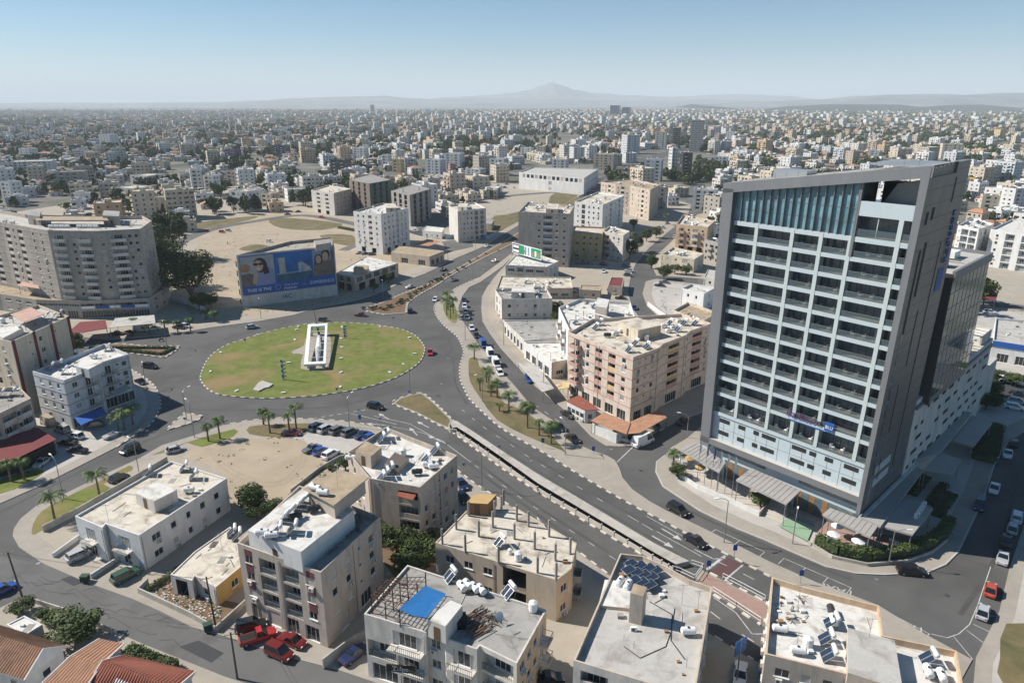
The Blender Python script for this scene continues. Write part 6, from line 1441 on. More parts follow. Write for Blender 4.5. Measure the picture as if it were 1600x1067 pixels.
tag(mb.build('rubble'),'heaps of rubble and litter in the derelict front yard','rubble',kind='stuff')
sheet('yard_ground',[(232,915),(262,945),(338,985),(380,945),(337,935),(262,905)],BZ+.02,'soil')
# ---------------- lamps, poles, signs
def lamp(px,h,ax,ay,label,cat='street lamp',arm=1.9):
    x,y=G(*px);a=G(px[0]+ax*10,px[1]+ay*10); th=math.atan2(a[1]-y,a[0]-x); r=empty('street_lamp',(x,y,BZ),label,cat,'street lamps',th)
    mb=MB(); mb.cyl((0,0,0),(0,0,h-.7),.11,.07,'metal',7); mb.build('pole',r); mb=MB(); pr=(0,0,h-.7)
    for k in range(1,5): q=(arm*(k/4)**1.3,0,h-.7+.75*math.sin(k/4*1.5)); mb.cyl(pr,q,.055,.05,'metal',6); pr=q
    ar=mb.build('arm',r); mb=MB(); mb.box(arm-.1,-.14,h-.02,arm+.75,.14,h+.1,'white_paint'); mb.build('lamp_head',ar)
LP="""883 711 8 -.7 -.6 at the tip of the long palm verge
100 780 9 -.9 -.7 on the curved lawn beside the palm
229 608 7 -.2 -1 behind the white corner block car
304 684 9 -.7 -.6 at the head of the pair by the splitter island
292 657 8 .9 -.5 standing on the small splitter island
218 742 8 -.8 -.5 beside the lay-by above the white house
753 766 9 1 -.4 beside the beige block reaching over the sunken road
754 628 8 -.8 .3 on the long verge beside the dry patch
1131 848 9 -.9 .1 on the hotel road above the crossing
1388 883 7 1 .1 under the hotel corner hedge
1073 684 6 -.9 -.1 at the hotel street mouth
641 616 8 -.8 -.3 at the tip of the grass splitter island
546 667 8 .8 -.6 above the paved car park
261 541 9 -.1 1 standing in the triangular hedge island
408 498 8 0 1 on the far pavement below the banner
599 467 8 -.1 1 before the dark-fronted commercial building
739 440 8 -.9 .2 on the boulevard pavement by the median tip
787 540 8 -.8 .2 on the side road opposite the vans
727 532 9 -.7 .4 between the parked row and the roundabout
849 615 8 -.8 .4 beside the blue estate car
1238 850 6 .2 -1 beside the green pool of the hotel
860 590 8 -.8 .3 before the white shop
743 392 8 .3 1 on the boulevard near the lone block
700 408 8 .3 1 on the boulevard by the workshop
1110 400 7 -.9 0 near the small corner house"""
for l in LP.split('\n'):
    t=l.split(' ',5); lamp((float(t[0]),float(t[1])),float(t[2]),float(t[3]),float(t[4]),'grey curved street lamp '+t[5])
def upole(px,h,label,lean_=0):
    x,y=G(*px); r=empty('utility_pole',(x,y,BZ),label,'utility pole','wooden utility poles'); r.rotation_euler=(0,lean_,0); mb=MB(); mb.cyl((0,0,0),(0,0,h),.16,.11,'metal_dark',8); mb.build('pole',r); mb=MB(); mb.bar((-.8,-.3,h-.3),(.8,.3,h-.3),.06,'wood'); mb.build('crossarm',r)
    for k in (-.7,0,.7): mb=MB(); mb.cyl((k,k*.37,h-.25),(k,k*.37,h),.04,.03,'white_paint',6); mb.build('insulator',r)
    return r
upole((36,936),8.6,'dark leaning utility pole at the street mouth beside the bushes',-.06); upole((337,978),8.6,'dark utility pole wound with cables by the derelict yard',-.03); upole((371,1060),7.5,'dark utility pole at the street edge below the parked red cars')
for l,P3 in (('overhead cables strung from the leaning pole to the cable-wound pole',((36,936),(337,978))),('overhead cables strung from the cable-wound pole to the street edge pole',((337,978),(371,1060)))):
    a=G(*P3[0]);c=G(*P3[1]); mb=MB()
    for o_ in(-.35,.35):
        pr=None
        for k in range(9): t=k/8; q=(a[0]+(c[0]-a[0])*t+o_,a[1]+(c[1]-a[1])*t,BZ+8.2-3.2*t*(1-t)*(.6)); pr and mb.bar(pr,q,.015,'metal_dark'); pr=q
    tag(mb.build('overhead_cable'),l,'cable')
def sign(px,h,kind,label,face=-90):
    x,y=G(*px); r=empty('road_sign',(x,y,BZ),label,'road sign','road signs',math.radians(face+90)); mb=MB(); mb.cyl((0,0,0),(0,0,h),.04,.04,'metal',6); mb.build('pole',r); mb=MB()
    if kind=='disc': mb.cyl((0,-.05,h-.3),(0,-.08,h-.3),.38,.38,'sign_white',16); mb.cyl((0,-.08,h-.3),(0,-.1,h-.3),.33,.33,'sign_blue',16); mb.face([(-.2,-.11,h-.35),(.05,-.11,h-.35),(.05,-.11,h-.5),(.22,-.11,h-.28),(.05,-.11,h-.08),(.05,-.11,h-.25),(-.2,-.11,h-.25)],'sign_white')
    elif kind=='board': mb.box(-.35,-.08,h-1.1,.35,-.04,h,'sign_blue')
    else: mb.box(-.8,-.08,h-1.0,.8,-.04,h,'sign_blue')
    mb.build('board',r); return r
for p,h,k,l in (((640,619),1.6,'disc','round blue arrow sign at the nose of the grass splitter island'),((290,662),1.6,'disc','round blue arrow sign on the small splitter island'),((595,668),2.6,'disc','round blue sign on the pavement above the beige block'),((563,664),2.6,'board','narrow sign post beside the car park pavement'),((848,700),2.4,'board','blue sign on the pavement near the last palms'),((725,742),2.8,'disc','round mirror sign behind the beige block'),((780,716),3.2,'disc','round sign standing on the underpass wall'),((678,442),2.2,'disc','round sign at the gap in the planted median'),((693,444),2.2,'disc','round sign on the far nose of the planted median'),((615,505),2.2,'disc','round sign on the far rim of the roundabout'),((384,540),2.2,'disc','round sign facing the arcade traffic on the lawn rim'),((1105,905),3.6,'board','traffic signal post at the walkway end'),((1146,880),3.6,'board','traffic signal post at the red crossing'),((927,709),1.8,'board','small sign at the tip of the pavement peninsula'),((1250,912),2.6,'board','grey sign post beside the taxi bays'),((180,690),2.6,'disc','round blue sign beside the open sports car'),((527,616),1.8,'disc','round blue arrow sign at the near rim of the roundabout lawn')): sign(p,h,k,l)
x,y=G(1150,1070); r=empty('direction_sign',(x,y,BZ),'large blue direction sign seen edge-on in the street beside the cream block','direction sign',None,math.radians(35)); mb=MB(); mb.cyl((0,0,0),(0,0,7.5),.1,.1,'metal',8); mb.build('pole',r); mb=MB(); mb.box(-1.1,-.06,5.2,1.1,.06,7.4,'sign_blue'); mb.build('board',r)
def binn(px,label,a=0):
    x,y=G(*px); r=empty('wheeled_bin',(x,y,K),label,'bin','wheeled bins',a); mb=MB(); mb.prism([(-.6,-.45),(.6,-.45),(.6,.45),(-.6,.45)],.15,1.1,'bin_green'); mb.build('body',r); mb=MB(); mb.box(-.65,-.5,1.11,.65,.5,1.18,'bin_green'); mb.build('lid',r)
    for u in(-.5,.5): mb=MB(); mb.cyl((u,-.4,.1),(u,-.3,.1),.1,.1,'tyre',8); mb.build('wheel',r)
binn((134,909),'small green wheeled bin at the street edge before the two drives'); binn((326,985),'large green skip bin beside the cable-wound utility pole',.6)
# flags before the hotel
for i,(p,c) in enumerate((((1089,753),'white'),((1100,758),'blue'),((1110.5,763),'darkblue'),((1121,767),'white'),((1132,772),'white'),((1143,777),'white'))):
    x,y=G(*p); r=empty('flagpole',(x,y,BZ),f"flagpole with {'pale' if c=='white' else 'light blue' if c=='blue' else 'dark blue'} flag before the hotel, {ORD[i]} toward the steps",'flagpole','six flagpoles before the hotel'); mb=MB(); mb.cyl((0,0,0),(0,0,9),.06,.04,'metal',6); mb.build('pole',r)
    mb=MB(); m='sign_white' if c=='white' else 'b_haze' if c=='blue' else 'sign_blue'
    for k in range(3): mb.face([(.05+.12*k,.05*(k%2),8.8-.15*k),(.17+.12*k,.05*((k+1)%2),8.65-.15*k),(.15+.1*k,.05*((k+1)%2),6.4+.1*k),(.05+.1*k,.05*(k%2),6.3+.1*k)],m)
    mb.build('flag',r)
# hotel forecourt
lot('paving',[(1066,748),(1075,728),(1135,752),(1195,790),(1183,806),(1150,790),(1090,764)],'h_stone',BZ+.02,kind='structure'); lot('pool',[(1216,824),(1230,810),(1270,827),(1261,848)],'pool',BZ+.25,kind='structure')
lot('terrace',[(1270,848),(1286,812),(1345,835),(1440,838),(1455,850),(1400,872),(1310,866)],'paving_pink',BZ+.03,kind='structure')
for i in range(6): # entrance steps
    a=(1190+i*1.2,806-i*4.2);c=(1225+i*.6,820-i*4.4); A_=Vector(G(*a));C_=Vector(G(*c)); d=(C_-A_).normalized();n=Vector((-d.y,d.x)); mb=MB(); mb.prism([tuple(A_),tuple(C_),tuple(C_+n*1.1),tuple(A_+n*1.1)],BZ,BZ+.14*(i+1),'h_stone',bottom=False); tag(mb.build('steps'),kind='structure')
def umbrella(px,label,m='sign_white',h=2.5,R_=1.15):
    x,y=G(*px); r=empty('parasol',(x,y,K),label,'parasol','parasols on the hotel terraces'); mb=MB(); mb.cyl((0,0,0),(0,0,h),.04,.04,'metal',6); mb.build('pole',r); mb=MB()
    for j in range(8): a=j*math.pi/4;b_=a+math.pi/4; mb.face([(0,0,h),(R_*math.cos(a),R_*math.sin(a),h-.45),(R_*math.cos(b_),R_*math.sin(b_),h-.45)],m)
    mb.build('canopy',r)
for p,l,m in (((1060,729),'white round parasol at the corner of the hotel street terrace','sign_white'),((1075,730),'orange parasol nearest the white one on the street terrace','ochre'),((1093,744),'orange parasol farther along the street terrace','ochre'),((1306,838),'white parasol next to the pool end of the corner terrace','sign_white'),((1300,851),'small white parasol over the corner terrace sofas','sign_white'),((1338,862),'large white parasol closest to the curved hedge','sign_white')): umbrella(p,l,m)
for i,(x,y) in enumerate(((1300,845),(1310,856),(1330,858),(1345,850),(1325,866),(1375,858),(1395,852))):
    a=G(x,y); r=empty('outdoor_sofa',(*a,K),f"low outdoor sofa on the hotel corner terrace, {ORD[i]} counting from the pool",'sofa','sofas on the corner terrace',i*.9); mb=MB(); mb.box(-.9,-.4,0,.9,.4,.42,'curtain'); mb.build('seat',r); mb=MB(); mb.box(-.9,.3,.42,.9,.42,.8,'sign_white'); mb.build('backrest',r)
wallrun('glass_screen','low glass screen beside the hotel pool',[(1232,806),(1272,824)],1.1,.05,'h_rail')
for l,p,w in (('long shaded planter box nearest the side canopy',[(1424,775),(1446,748)],2.2),('long shaded planter box in the middle of the side terrace',[(1452,790),(1475,760)],2.0),('long shaded planter box nearest the side street',[(1462,808),(1485,775)],2.6)):
    hedge(l,p,w,.9,'leaf_b',name='planter_box')['category']='planter'
# ---------------- roundabout monument
fz=lambda t:1.9+1.7*t
mo=empty('frame_monument',(*G(500,560),.16),'white tilted rectangular frame monument over a paved base on the lawn','monument'); mx,my=mo.location.x,mo.location.y
O_=[Vector((*G(474.8,570,1.9),1.9)),Vector((*G(509,568.5,1.9),1.9)),Vector((*G(511.8,505.5,3.6),3.6)),Vector((*G(481.2,507.3,3.6),3.6))]; 
I_=[Vector((*G(481.5,566.3,2.0),2.0)),Vector((*G(505,565,2.0),2.0)),Vector((*G(508,509.3,3.5),3.5)),Vector((*G(485.8,510.6,3.5),3.5))]
off=Vector((mx,my,0)); mb=MB()
for i in range(4):
    j=(i+1)%4; a,b_,c,d=[v-off for v in(O_[i],O_[j],I_[j],I_[i])]; t=Vector((0,0,.6))
    mb.face([tuple(a),tuple(b_),tuple(c),tuple(d)],'white_paint'); mb.face([tuple(a-t),tuple(b_-t),tuple(b_),tuple(a)],'white_paint'); mb.face([tuple(d),tuple(c),tuple(c-t),tuple(d-t)],'white_paint'); mb.face([tuple(d-t),tuple(c-t),tuple(b_-t),tuple(a-t)],'white_paint')
mb.build('frame',mo)
for v in I_: q=v-off; mb=MB(); mb.box(q.x-.35,q.y-.35,0,q.x+.35,q.y+.35,q.z-.5,'steel'); mb.build('pillar',mo)
def lerp(a,b_,t): return a+(b_-a)*t
for t in (.12,.3,.5,.68,.85):
    a=lerp(I_[0],I_[3],t)-off;c=lerp(I_[1],I_[2],t)-off; mb=MB(); mb.bar(tuple(a-Vector((0,0,.2))),tuple(c-Vector((0,0,.2))),.12,'white_paint'); mb.build('crossbar',mo)
mb=MB(); a=lerp(lerp(I_[0],I_[3],.05),lerp(I_[1],I_[2],.05),.6)-off;c=lerp(lerp(I_[0],I_[3],.85),lerp(I_[1],I_[2],.85),.55)-off; a.z=.9;c.z=1.2; m_=lerp(a,c,.5); mb.cyl(tuple(a),tuple(m_),.35,1.0,'steel',10); mb.cyl(tuple(m_),tuple(c),1.0,.5,'white_paint',10); mb.build('hull_figure',mo)
P=Gs([(470,577),(510,578),(517,550),(514,522),(482,523),(475,541),(457,549),(459,554),(474,555)]); P=smooth(P if area(P)>0 else P[::-1],2); mb=MB(); mb.prism(P,0,.08,'paving',off=(mx,my)); mb.build('paved_base',mo)
x,y=G(498.5,523); r=empty('mast',(x,y,.16),'tall leaning dark mast rising at the back of the frame monument','mast'); mb=MB(); t_=G(491,479,13.5); t_=Vector((-1.6,.4,12)); mb.cyl((0,0,0),(-.25,.05,2),.45,.3,'metal_dark',8); mb.cyl((-.25,.05,2),tuple(t_),.14,.06,'metal_dark',7); mb.build('pole',r); mb=MB(); mb.ball((-.25,.05,2.3),.5,'metal_dark',8,5); mb.build('collar',r)
for p,h,l in (((443,594),6.0,'near'),((539,529),4.5,'far')):
    x,y=G(*p); r=empty('serpentine_sculpture',(x,y,.16),f"slim mosaic post sculpture with zigzag blades on the {l} side of the monument",'sculpture'); mb=MB(); mb.box(-.3,-.12,0,.3,.12,h,'b_haze')
    mb.build('post',r); mb=MB()
    for k in range(8): mb.face([(-.3,-.13,h*k/8),(.3,-.13,h*(k+.5)/8),(-.3,-.13,h*(k+1)/8)],'sign_blue' if k%2 else 'sign_white')
    mb.build('mosaic',r)
    for k in range(5): mb=MB(); z=h*(k+1)/5.5; mb.face([(.3,0,z),(.95,0,z+.3),(1.0,.05,z-.1),(.35,0,z-.3)],'metal'); mb.build('blade',r)
x,y=G(411,603); r=empty('stone_emblem',(x,y,.16),'angular pale stone slab lying on the near side of the lawn','stone slab'); P=[Vector(G(*p,.4)) for p in ((395,609),(404,598),(410,595),(416,597),(427,600),(420,605),(414,606),(404,611))]; P=[(p.x-x,p.y-y) for p in P]; P=P if area(P)>0 else P[::-1]; mb=MB(); mb.prism(P,0,.35,'paving_light'); mb.build('slab',r)
for i,(px_,py_) in enumerate(((403,524.5),(464,516),(466,512),(461,532),(534,543.5),(533,561),(533,583),(532,606),(609,583),(648,554),(640,528.6),(594,512),(535,512),(533,530),(443,615),(370,612),(329,582),(345,552),(451,568))):
    x,y=G(px_,py_); r=empty('ground_spotlight',(x,y,.16),f"small white ground spotlight on the roundabout lawn, {ORD[i]} in order round the monument",'spotlight','spotlights on the roundabout lawn',i*.7); mb=MB(); mb.box(-.55,-.25,.0,.55,.25,.3,'white_paint'); mb.build('case',r); mb=MB(); mb.box(-.4,-.27,.08,.4,-.252,.25,'glass_mid'); mb.build('lens',r)
wallrun('boundary_wall','pale hoarding wall along the pavement under the lone block',[(697,375),(740,370),(759,376),(778,368)],2.5,.2,'b_haze')
# people, very small in the photograph
def person(px,z,h,top_,label,ang=0):
    x,y=G(*px,z); r=empty('person',(x,y,z),label,'person',None,ang); s=h/1.75; mb=MB()
    rings=[(-.09,0,.05,.06),(-.09,0,.45,.07),(-.08,0,.85,.09)]; 
    for sg in(-1,1): mb.cyl((sg*.1*s,0,0),(sg*.09*s,0,.45*s),.06*s,.075*s,'sign_black',7); mb.cyl((sg*.09*s,0,.45*s),(sg*.07*s,0,.88*s),.075*s,.1*s,'cloth_blue',7)
    mb.cyl((0,0,.82*s),(0,0,1.1*s),.15*s,.14*s,top_,9); mb.cyl((0,0,1.1*s),(0,0,1.42*s),.14*s,.19*s,top_,9); mb.cyl((0,0,1.42*s),(0,0,1.5*s),.19*s,.07*s,top_,9); mb.cyl((0,0,1.5*s),(0,0,1.56*s),.05*s,.05*s,'skin',7); mb.ball((0,0,1.66*s),.105*s,'skin',9,6,1.2)
    for sg in(-1,1): mb.cyl((sg*.2*s,0,1.42*s),(sg*.26*s,.03*s,1.12*s),.055*s,.045*s,top_,7); mb.cyl((sg*.26*s,.03*s,1.12*s),(sg*.24*s,-.1*s,.86*s),.042*s,.03*s,'skin',7)
    mb.build('body',r); mb=MB(); mb.ball((0,.02*s,1.7*s),.112*s,'b_hair',9,5,1); mb.build('hair',r)
person((356,382),BZ+.05,1.75,'cloth_red','person in a dark red top walking on the sandy lot',.5); person((1040,668),K,1.75,'sign_black','person in dark clothes beside the fabric canopy of the pink block',1)
# ---------------- the city behind
def hgt(X,Y,yt):
    lo,hi=0,400
    for _ in range(40):
        m=(lo+hi)/2
        if PX(X,Y,m)[1]>yt: lo=m
        else: hi=m
    return lo
TW="""296 317 264 307 whitewall slim white tower at the left of its pair beyond the dirt track
318 341 274 305 whitewall lower white block beside the slim white tower
80 130 268 300 greige grey glass-fronted block over the roof of the big slab
152 180 210 230 whitewall bright white block over the dark tree belt
27 53 232 249 whitewall white block on the hill of trees behind the slab
0 70 252 270 whitewall long white terrace of flats behind the big slab
196 245 274 288 whitewall low broad white block behind the slab end
277 303 226 248 beige beige block beyond the slim white tower
349 374 234 251 purple dark purple-fronted block beyond the dirt track
355 402 298 332 whitewall stepped white house closest to the dirt track
221 270 308 332 cream cream block nearest the end of the slab
349 394 267 292 beige wide beige block with balconies behind the stepped white house
0 28 284 317 whitewall white block cut by the frame behind the big slab
165 228 293 317 offwhite pale block with a dark roof behind the slab tanks
105 124 227 244 green_net block wrapped in green netting among far trees
424 451 227 246 car_navy dark blue block beyond the pale pink block
450 470 221 239 greige brown-grey block touching the dark blue one
469 494 225 241 whitewall white block next to the brown-grey one
515 547 249 277 glass_mid dark glass block directly behind the netted shell
550 575 231 254 whitewall tall white block behind the dark glass one
596 611 242 262 whitewall narrow white block beyond the concrete frame
612 631 249 270 yellow small yellow block beyond the concrete frame
664 696 249 273 bluewhite blue-white block over the lone block roof
693 726 240 266 whitewall white block with stacked balconies behind the blue-white one
658 681 234 249 offwhite small pale block above the blue-white one
764 795 248 275 bluewhite blue-tinted block over the field
743 764 239 256 cream cream block left of the blue-tinted one
726 759 264 278 whitewall low white block beside the boulevard shops
501 538 278 292 whitewall low white block above the pale pink block
432 468 275 292 whitewall broad low white building behind the pale pink block
577 585 164 178 greige tallest hazy tower on the far skyline
547 560 186 196 whitewall pale hazy block below the skyline tower
668 704 275 288 whitewall arched white villa above the market roof
890 914 230 253 whitewall white block over the end of the long white hall
862 890 249 264 whitewall low white block just behind the long hall
927 967 241 267 beige beige row of flats by the boulevard
972 1001 211 241 bluewhite banded office tower with green glass by the boulevard
971 997 239 255 whitewall small white block at the foot of the banded tower
1023 1044 206 234 offwhite pale office tower beside the glass one
1046 1063 200 231 glass_mid slim glass office tower in the middle of the towers
1078 1101 188 238 h_frame tallest dark glass tower right of the office group
1006 1039 249 284 bluewhite grey-blue block with small windows at the boulevard
1044 1058 231 279 whitewall narrow white slab tower standing edge-on
1059 1081 239 283 metal_dark black-faced tower beside the white slab
937 947 182 198 bluewhite slim pale tower far behind the field
953 971 165 182 car_navy dark twin hulk on the skyline, the larger
972 987 168 182 car_navy dark twin hulk on the skyline, the smaller
1135 1150 206 220 whitewall white gridded block over the hotel corner
813 835 231 249 whitewall white block at the left behind the long hall
838 853 229 243 cream cream block behind the long hall
1115 1142 245 262 whitewall white villa with a tower left of the hotel roof
1083 1127 296 330 whitewall white three-storey building beside the hotel roof corner
1018 1046 292 328 greige grey block with balconies near the middle road top
1144 1161 219 234 pinkish pinkish block above the hotel roof
1359 1377 235 249 bluewhite white and blue block above the hotel roof
1439 1472 230 253 beige broad beige block above the hotel slab
1474 1509 225 249 cream cream block touching the top of the hotel slab
1557 1574 202 216 yellow pale yellow block far right of the hotel
1247 1283 251 268 yellow yellow block just over the hotel roof edge
1514 1536 277 296 ochre sandy ochre block right behind the slab top
1538 1569 305 327 cream cream house between the white ones behind the hotel
1572 1606 294 330 whitewall white block at the far edge behind the hotel
1554 1606 251 272 whitewall long white terrace over the sandy road
1185 1215 262 280 offwhite pale block partly hidden by the hotel roof
700 712 256 268 terra red-roofed hall before the boulevard shops
380 400 250 264 cream cream block beyond the purple one
405 433 302 325 cream cream house with a domed corner above the dirt track
437 487 295 316 whitewall broad low white villa with sloping sheds above the dirt track
240 262 252 266 beige beige block beyond the green netted one
640 655 226 238 whitewall white block by the church trees"""
TWX=[]; ga=math.radians(27)
for l in TW.split('\n'):
    t=l.split(' ',5); x0,x1,yt,yb=map(float,t[:4]); A=Vector(G(x0,yb));B=Vector(G(x1,yb)); W_=(B-A).length; a=math.radians(random.choice((-24,-20,22,26))); c_,s_=math.cos(a),math.sin(a); l_=.8*W_;dd=(W_-l_*c_)/abs(s_)
    dd=min(dd,max(10,W_*.6)); C_=(A+B)/2+Vector((0,dd*c_/2+l_*abs(s_)/2)); h=hgt(C_.x,C_.y-dd*.4,yt)
    P=[(C_.x+u*c_-v*s_,C_.y+u*s_+v*c_) for u,v in((-l_/2,-dd/2),(l_/2,-dd/2),(l_/2,dd/2),(-l_/2,dd/2))]; TWX.append((C_.x,C_.y,W_*.7))
    far=C_.y>1300; fl=max(1,round(h/3.3)); wm_=t[4]
    if fl>14: fl=14
    b=building('apartment_building' if fl>2 else 'house',t[5],'tower' if fl>7 else 'apartment block' if fl>2 else 'house',P,h,wm_,fl,gh=h/fl*1.0 if fl>1 else None or 3,par=min(.9,h*.1),px=False,z0=0,merge=True,roof='roof_cream' if wm_!='terra' else 'tile_orange',
      specs={i:(' '.join(['w1.6']*max(2,int((l_ if i%2==0 else dd)/(4 if not far else 8)))) if i!=0 or far else ' '.join((['l3','w1.4']*6)[:max(2,int(l_/5))])) for i in range(4)},bal='offwhite')
    if not far: scatter(b,' '.join(['the']+t[5].split()[:4]),2,1,0,0)
# prototypes for the rest
WALLC=['whitewall','cream','beige','offwhite','whitewall','whitewall','cream','offwhite','peach','greige','bluewhite']
def low_proto(kind,seed):
    rnd=random.Random(seed); mb=MB()
    if kind=='block': w,d,fl=rnd.uniform(13,19),rnd.uniform(11,14),rnd.choice((3,4,4,5,6)); 
    elif kind=='villa': w,d,fl=rnd.uniform(9,13),rnd.uniform(8,11),2
    else: w,d,fl=rnd.uniform(9,12),rnd.uniform(8,10),rnd.choice((1,2))
    h=fl*3.1+.3; mb.box(-w/2,-d/2,-.5,w/2,d/2,h,'whitewall',top='roof_cream')
    def winrow(n,z,hh):
        for i in range(n):
            x=-w/2+w*(i+.5)/n; ww=.6 if rnd.random()<.7 else 1.3
            for s in(-1,1): mb.face([(x-ww,s*(d/2+.03),z),(x+ww,s*(d/2+.03),z),(x+ww,s*(d/2+.03),z+hh),(x-ww,s*(d/2+.03),z+hh)],'glass')
        m=max(2,int(d/4))
        for i in range(m):
            y=-d/2+d*(i+.5)/m
            for s in(-1,1): mb.face([(s*(w/2+.03),y-.6,z),(s*(w/2+.03),y+.6,z),(s*(w/2+.03),y+.6,z+hh),(s*(w/2+.03),y-.6,z+hh)],'glass')
    for f in range(fl):
        winrow(int(w/3.2),f*3.1+.9,1.3)
        if f and kind=='block':
            for s in(-1,1):
                x=s*w*.25; 
                for sd_ in(-1,1): mb.box(x-2,sd_*d/2-(.0 if sd_>0 else 1.2),f*3.1,x+2,sd_*d/2+(1.2 if sd_>0 else 0),f*3.1+.95,'whitewall')
    if kind=='tile':
        o=.5; mb.face([(-w/2-o,-d/2-o,h),(w/2+o,-d/2-o,h),(w/4,0,h+2.2),(-w/4,0,h+2.2)],'tile_orange').face([(w/2+o,d/2+o,h),(-w/2-o,d/2+o,h),(-w/4,0,h+2.2),(w/4,0,h+2.2)],'tile_orange').face([(w/2+o,-d/2-o,h),(w/2+o,d/2+o,h),(w/4,0,h+2.2)],'tile_orange').face([(-w/2-o,d/2+o,h),(-w/2-o,-d/2-o,h),(-w/4,0,h+2.2)],'tile_orange')
    else:
        for s in(-1,1): mb.box(-w/2,s*(d/2-.1)-.1,h,w/2,s*(d/2-.1)+.1,h+.8,'whitewall').box(s*(w/2-.1)-.1,-d/2,h,s*(w/2-.1)+.1,d/2,h+.8,'whitewall')
        mb.box(-1.8,-1.5,h,1.8,2,h+2.5,'whitewall',top='roof_cream')
        for k in range(rnd.randint(3,7)): x,y=rnd.uniform(-w/2+1,w/2-1),rnd.uniform(-d/2+1,d/2-1); mb.cyl((x-.8,y,h+1.5),(x+.8,y,h+1.5),.4,.4,'tank_white',6); mb.face([(x-.8,y-1.4,h+.2),(x+.8,y-1.4,h+.2),(x+.8,y-.2,h+1.3),(x-.8,y-.2,h+1.3)],'panel_glass')
    return mb.mesh(kind),fl,max(w,d)
PB={'block':[low_proto('block',s) for s in range(9)],'villa':[low_proto('villa',s+20) for s in range(6)],'tile':[low_proto('tile',s+40) for s in range(5)]}
NEARP=[(-500,1300),(-500,420),(-50,400),(236,398),(318,352),(400,338),(470,324),(545,332),(640,350),(700,345),(770,322),(800,306),(640,300),(640,285),(800,286),(808,262),(940,258),(930,300),(960,345),(1000,352),(1050,335),(1090,330),(1128,400),(1135,432),(1480,486),(1900,560),(1900,1300)]
AVOID=[NEARP,[(785,211),(950,206),(958,216),(900,230),(800,227)],[(1500,410),(1760,410),(1760,520),(1480,480)],[(735,222),(690,222),(690,238),(735,238)],[(1000,234),(1112,234),(1112,294),(1003,294)],[(968,238),(1003,236),(1003,262),(962,262)],[(800,240),(812,258),(800,300),(640,300),(760,270)] if False else [(940,262),(1000,262),(1000,300),(935,300)]]
RD=[(smooth(Gs(p),4,False),w) for p,w in FAR]
def blocked(x,y,r):
    px,py=PX(x,y,0)
    for a in AVOID:
        if inpoly(px,py,a): return True
    for P,w in RD:
        for q in P:
            if (q[0]-x)**2+(q[1]-y)**2<(w/2+r*.62+2)**2: return True
    for q in TWX:
        if (q[0]-x)**2+(q[1]-y)**2<(q[2]+r*.6)**2: return True
    for b in BLD[:NB_]:
        if abs(b['c'][0]-x)<40 and abs(b['c'][1]-y)<40 and (b['c'][0]-x)**2+(b['c'][1]-y)**2<(r+13)**2: return True
    return False
NB_=len(BLD)
RD=[([q for a,c in zip(P[:-1],P[1:]) for q in [(a[0]+(c[0]-a[0])*k/6,a[1]+(c[1]-a[1])*k/6) for k in range(6)]],w) for P,w in RD]
def zone(px,Y):
    z='beyond the grey slab' if px<270 else 'beyond the dirt track' if px<470 else 'beyond the building shells' if px<690 else 'beyond the white hall' if px<920 else 'round the office towers' if px<1130 else 'over the hotel roof' if px<1500 else 'behind the hotel wing'
    return ('nearest rows ' if Y<560 else 'near rows ' if Y<720 else 'middle rows ' if Y<900 else 'distant rows ' if Y<1150 else 'farthest rows ')+z
CN={'whitewall':'white','cream':'cream','beige':'beige','offwhite':'pale stone','peach':'peach','greige':'grey','bluewhite':'blue-white'}
cand=[]; rnd=random.Random(11)
for ring,(y0,y1,sp) in enumerate(((330,700,21),(700,1300,23),(1300,2400,29),(2400,4200,43),(4200,7500,72))):
    n=int((y1*1.7)/sp)+4; gr_=ga+(0,-.2,.35,.1,-.4)[ring]; ca,sa_=math.cos(gr_),math.sin(gr_)
    for i in range(-n,n):
        for j in range(-n,n*2):
            if sp<30 and (i%6==0 and (j//9)%2==0 or i%6==3 and (j//9)%2==1 or j%5==0): continue
            u=i*sp+rnd.uniform(-2,2)*sp/24;v=j*sp*.95+rnd.uniform(-2,2)*sp/24; x=u*ca-v*sa_;y=u*sa_+v*ca
            if not(y0<=y<y1) or abs(x)>y*.74+30: continue
            if rnd.random()<.07: continue
            if blocked(x,y,9): continue
            cand.append((x,y,sp))
def pick(x,y,sp):
    # taller blocks gather along the boulevard and in the centre
    px=PX(x,y,0)[0]; p=.3 if 620<px<1150 else .17
    r=rnd.random(); k='block' if r<p else 'tile' if r<p+.24 else 'villa'; return k
cand.sort(key=lambda c:c[1]); items=[(x,y,sp,pick(x,y,sp)) for x,y,sp in cand]
cnt={'block':0,'house':0}; indiv=[];rest=[]
for it in items:
    k='block' if it[3]=='block' else 'house'
    if cnt[k]<(215 if k=='block' else 275): cnt[k]+=1; indiv.append(it)
    else: rest.append(it)
lab={}; pend=[]
for x,y,sp,k in indiv:
    me,fl,sz=rnd.choice(PB[k]); wc=rnd.choice(WALLC); px=PX(x,y,0)[0]; fw=['','single-storey','two-storey','three-storey','four-storey','five-storey','six-storey'][fl]
    base=f"{CN[wc]} {fw} {'flats' if k=='block' else 'tile-roofed house' if k=='tile' else 'flat-roofed house'}, {zone(px,y)}"
    pend.append((x,y,k,me,wc,base,px)); lab.setdefault(base,[]).append(px)
for v in lab.values(): v.sort()
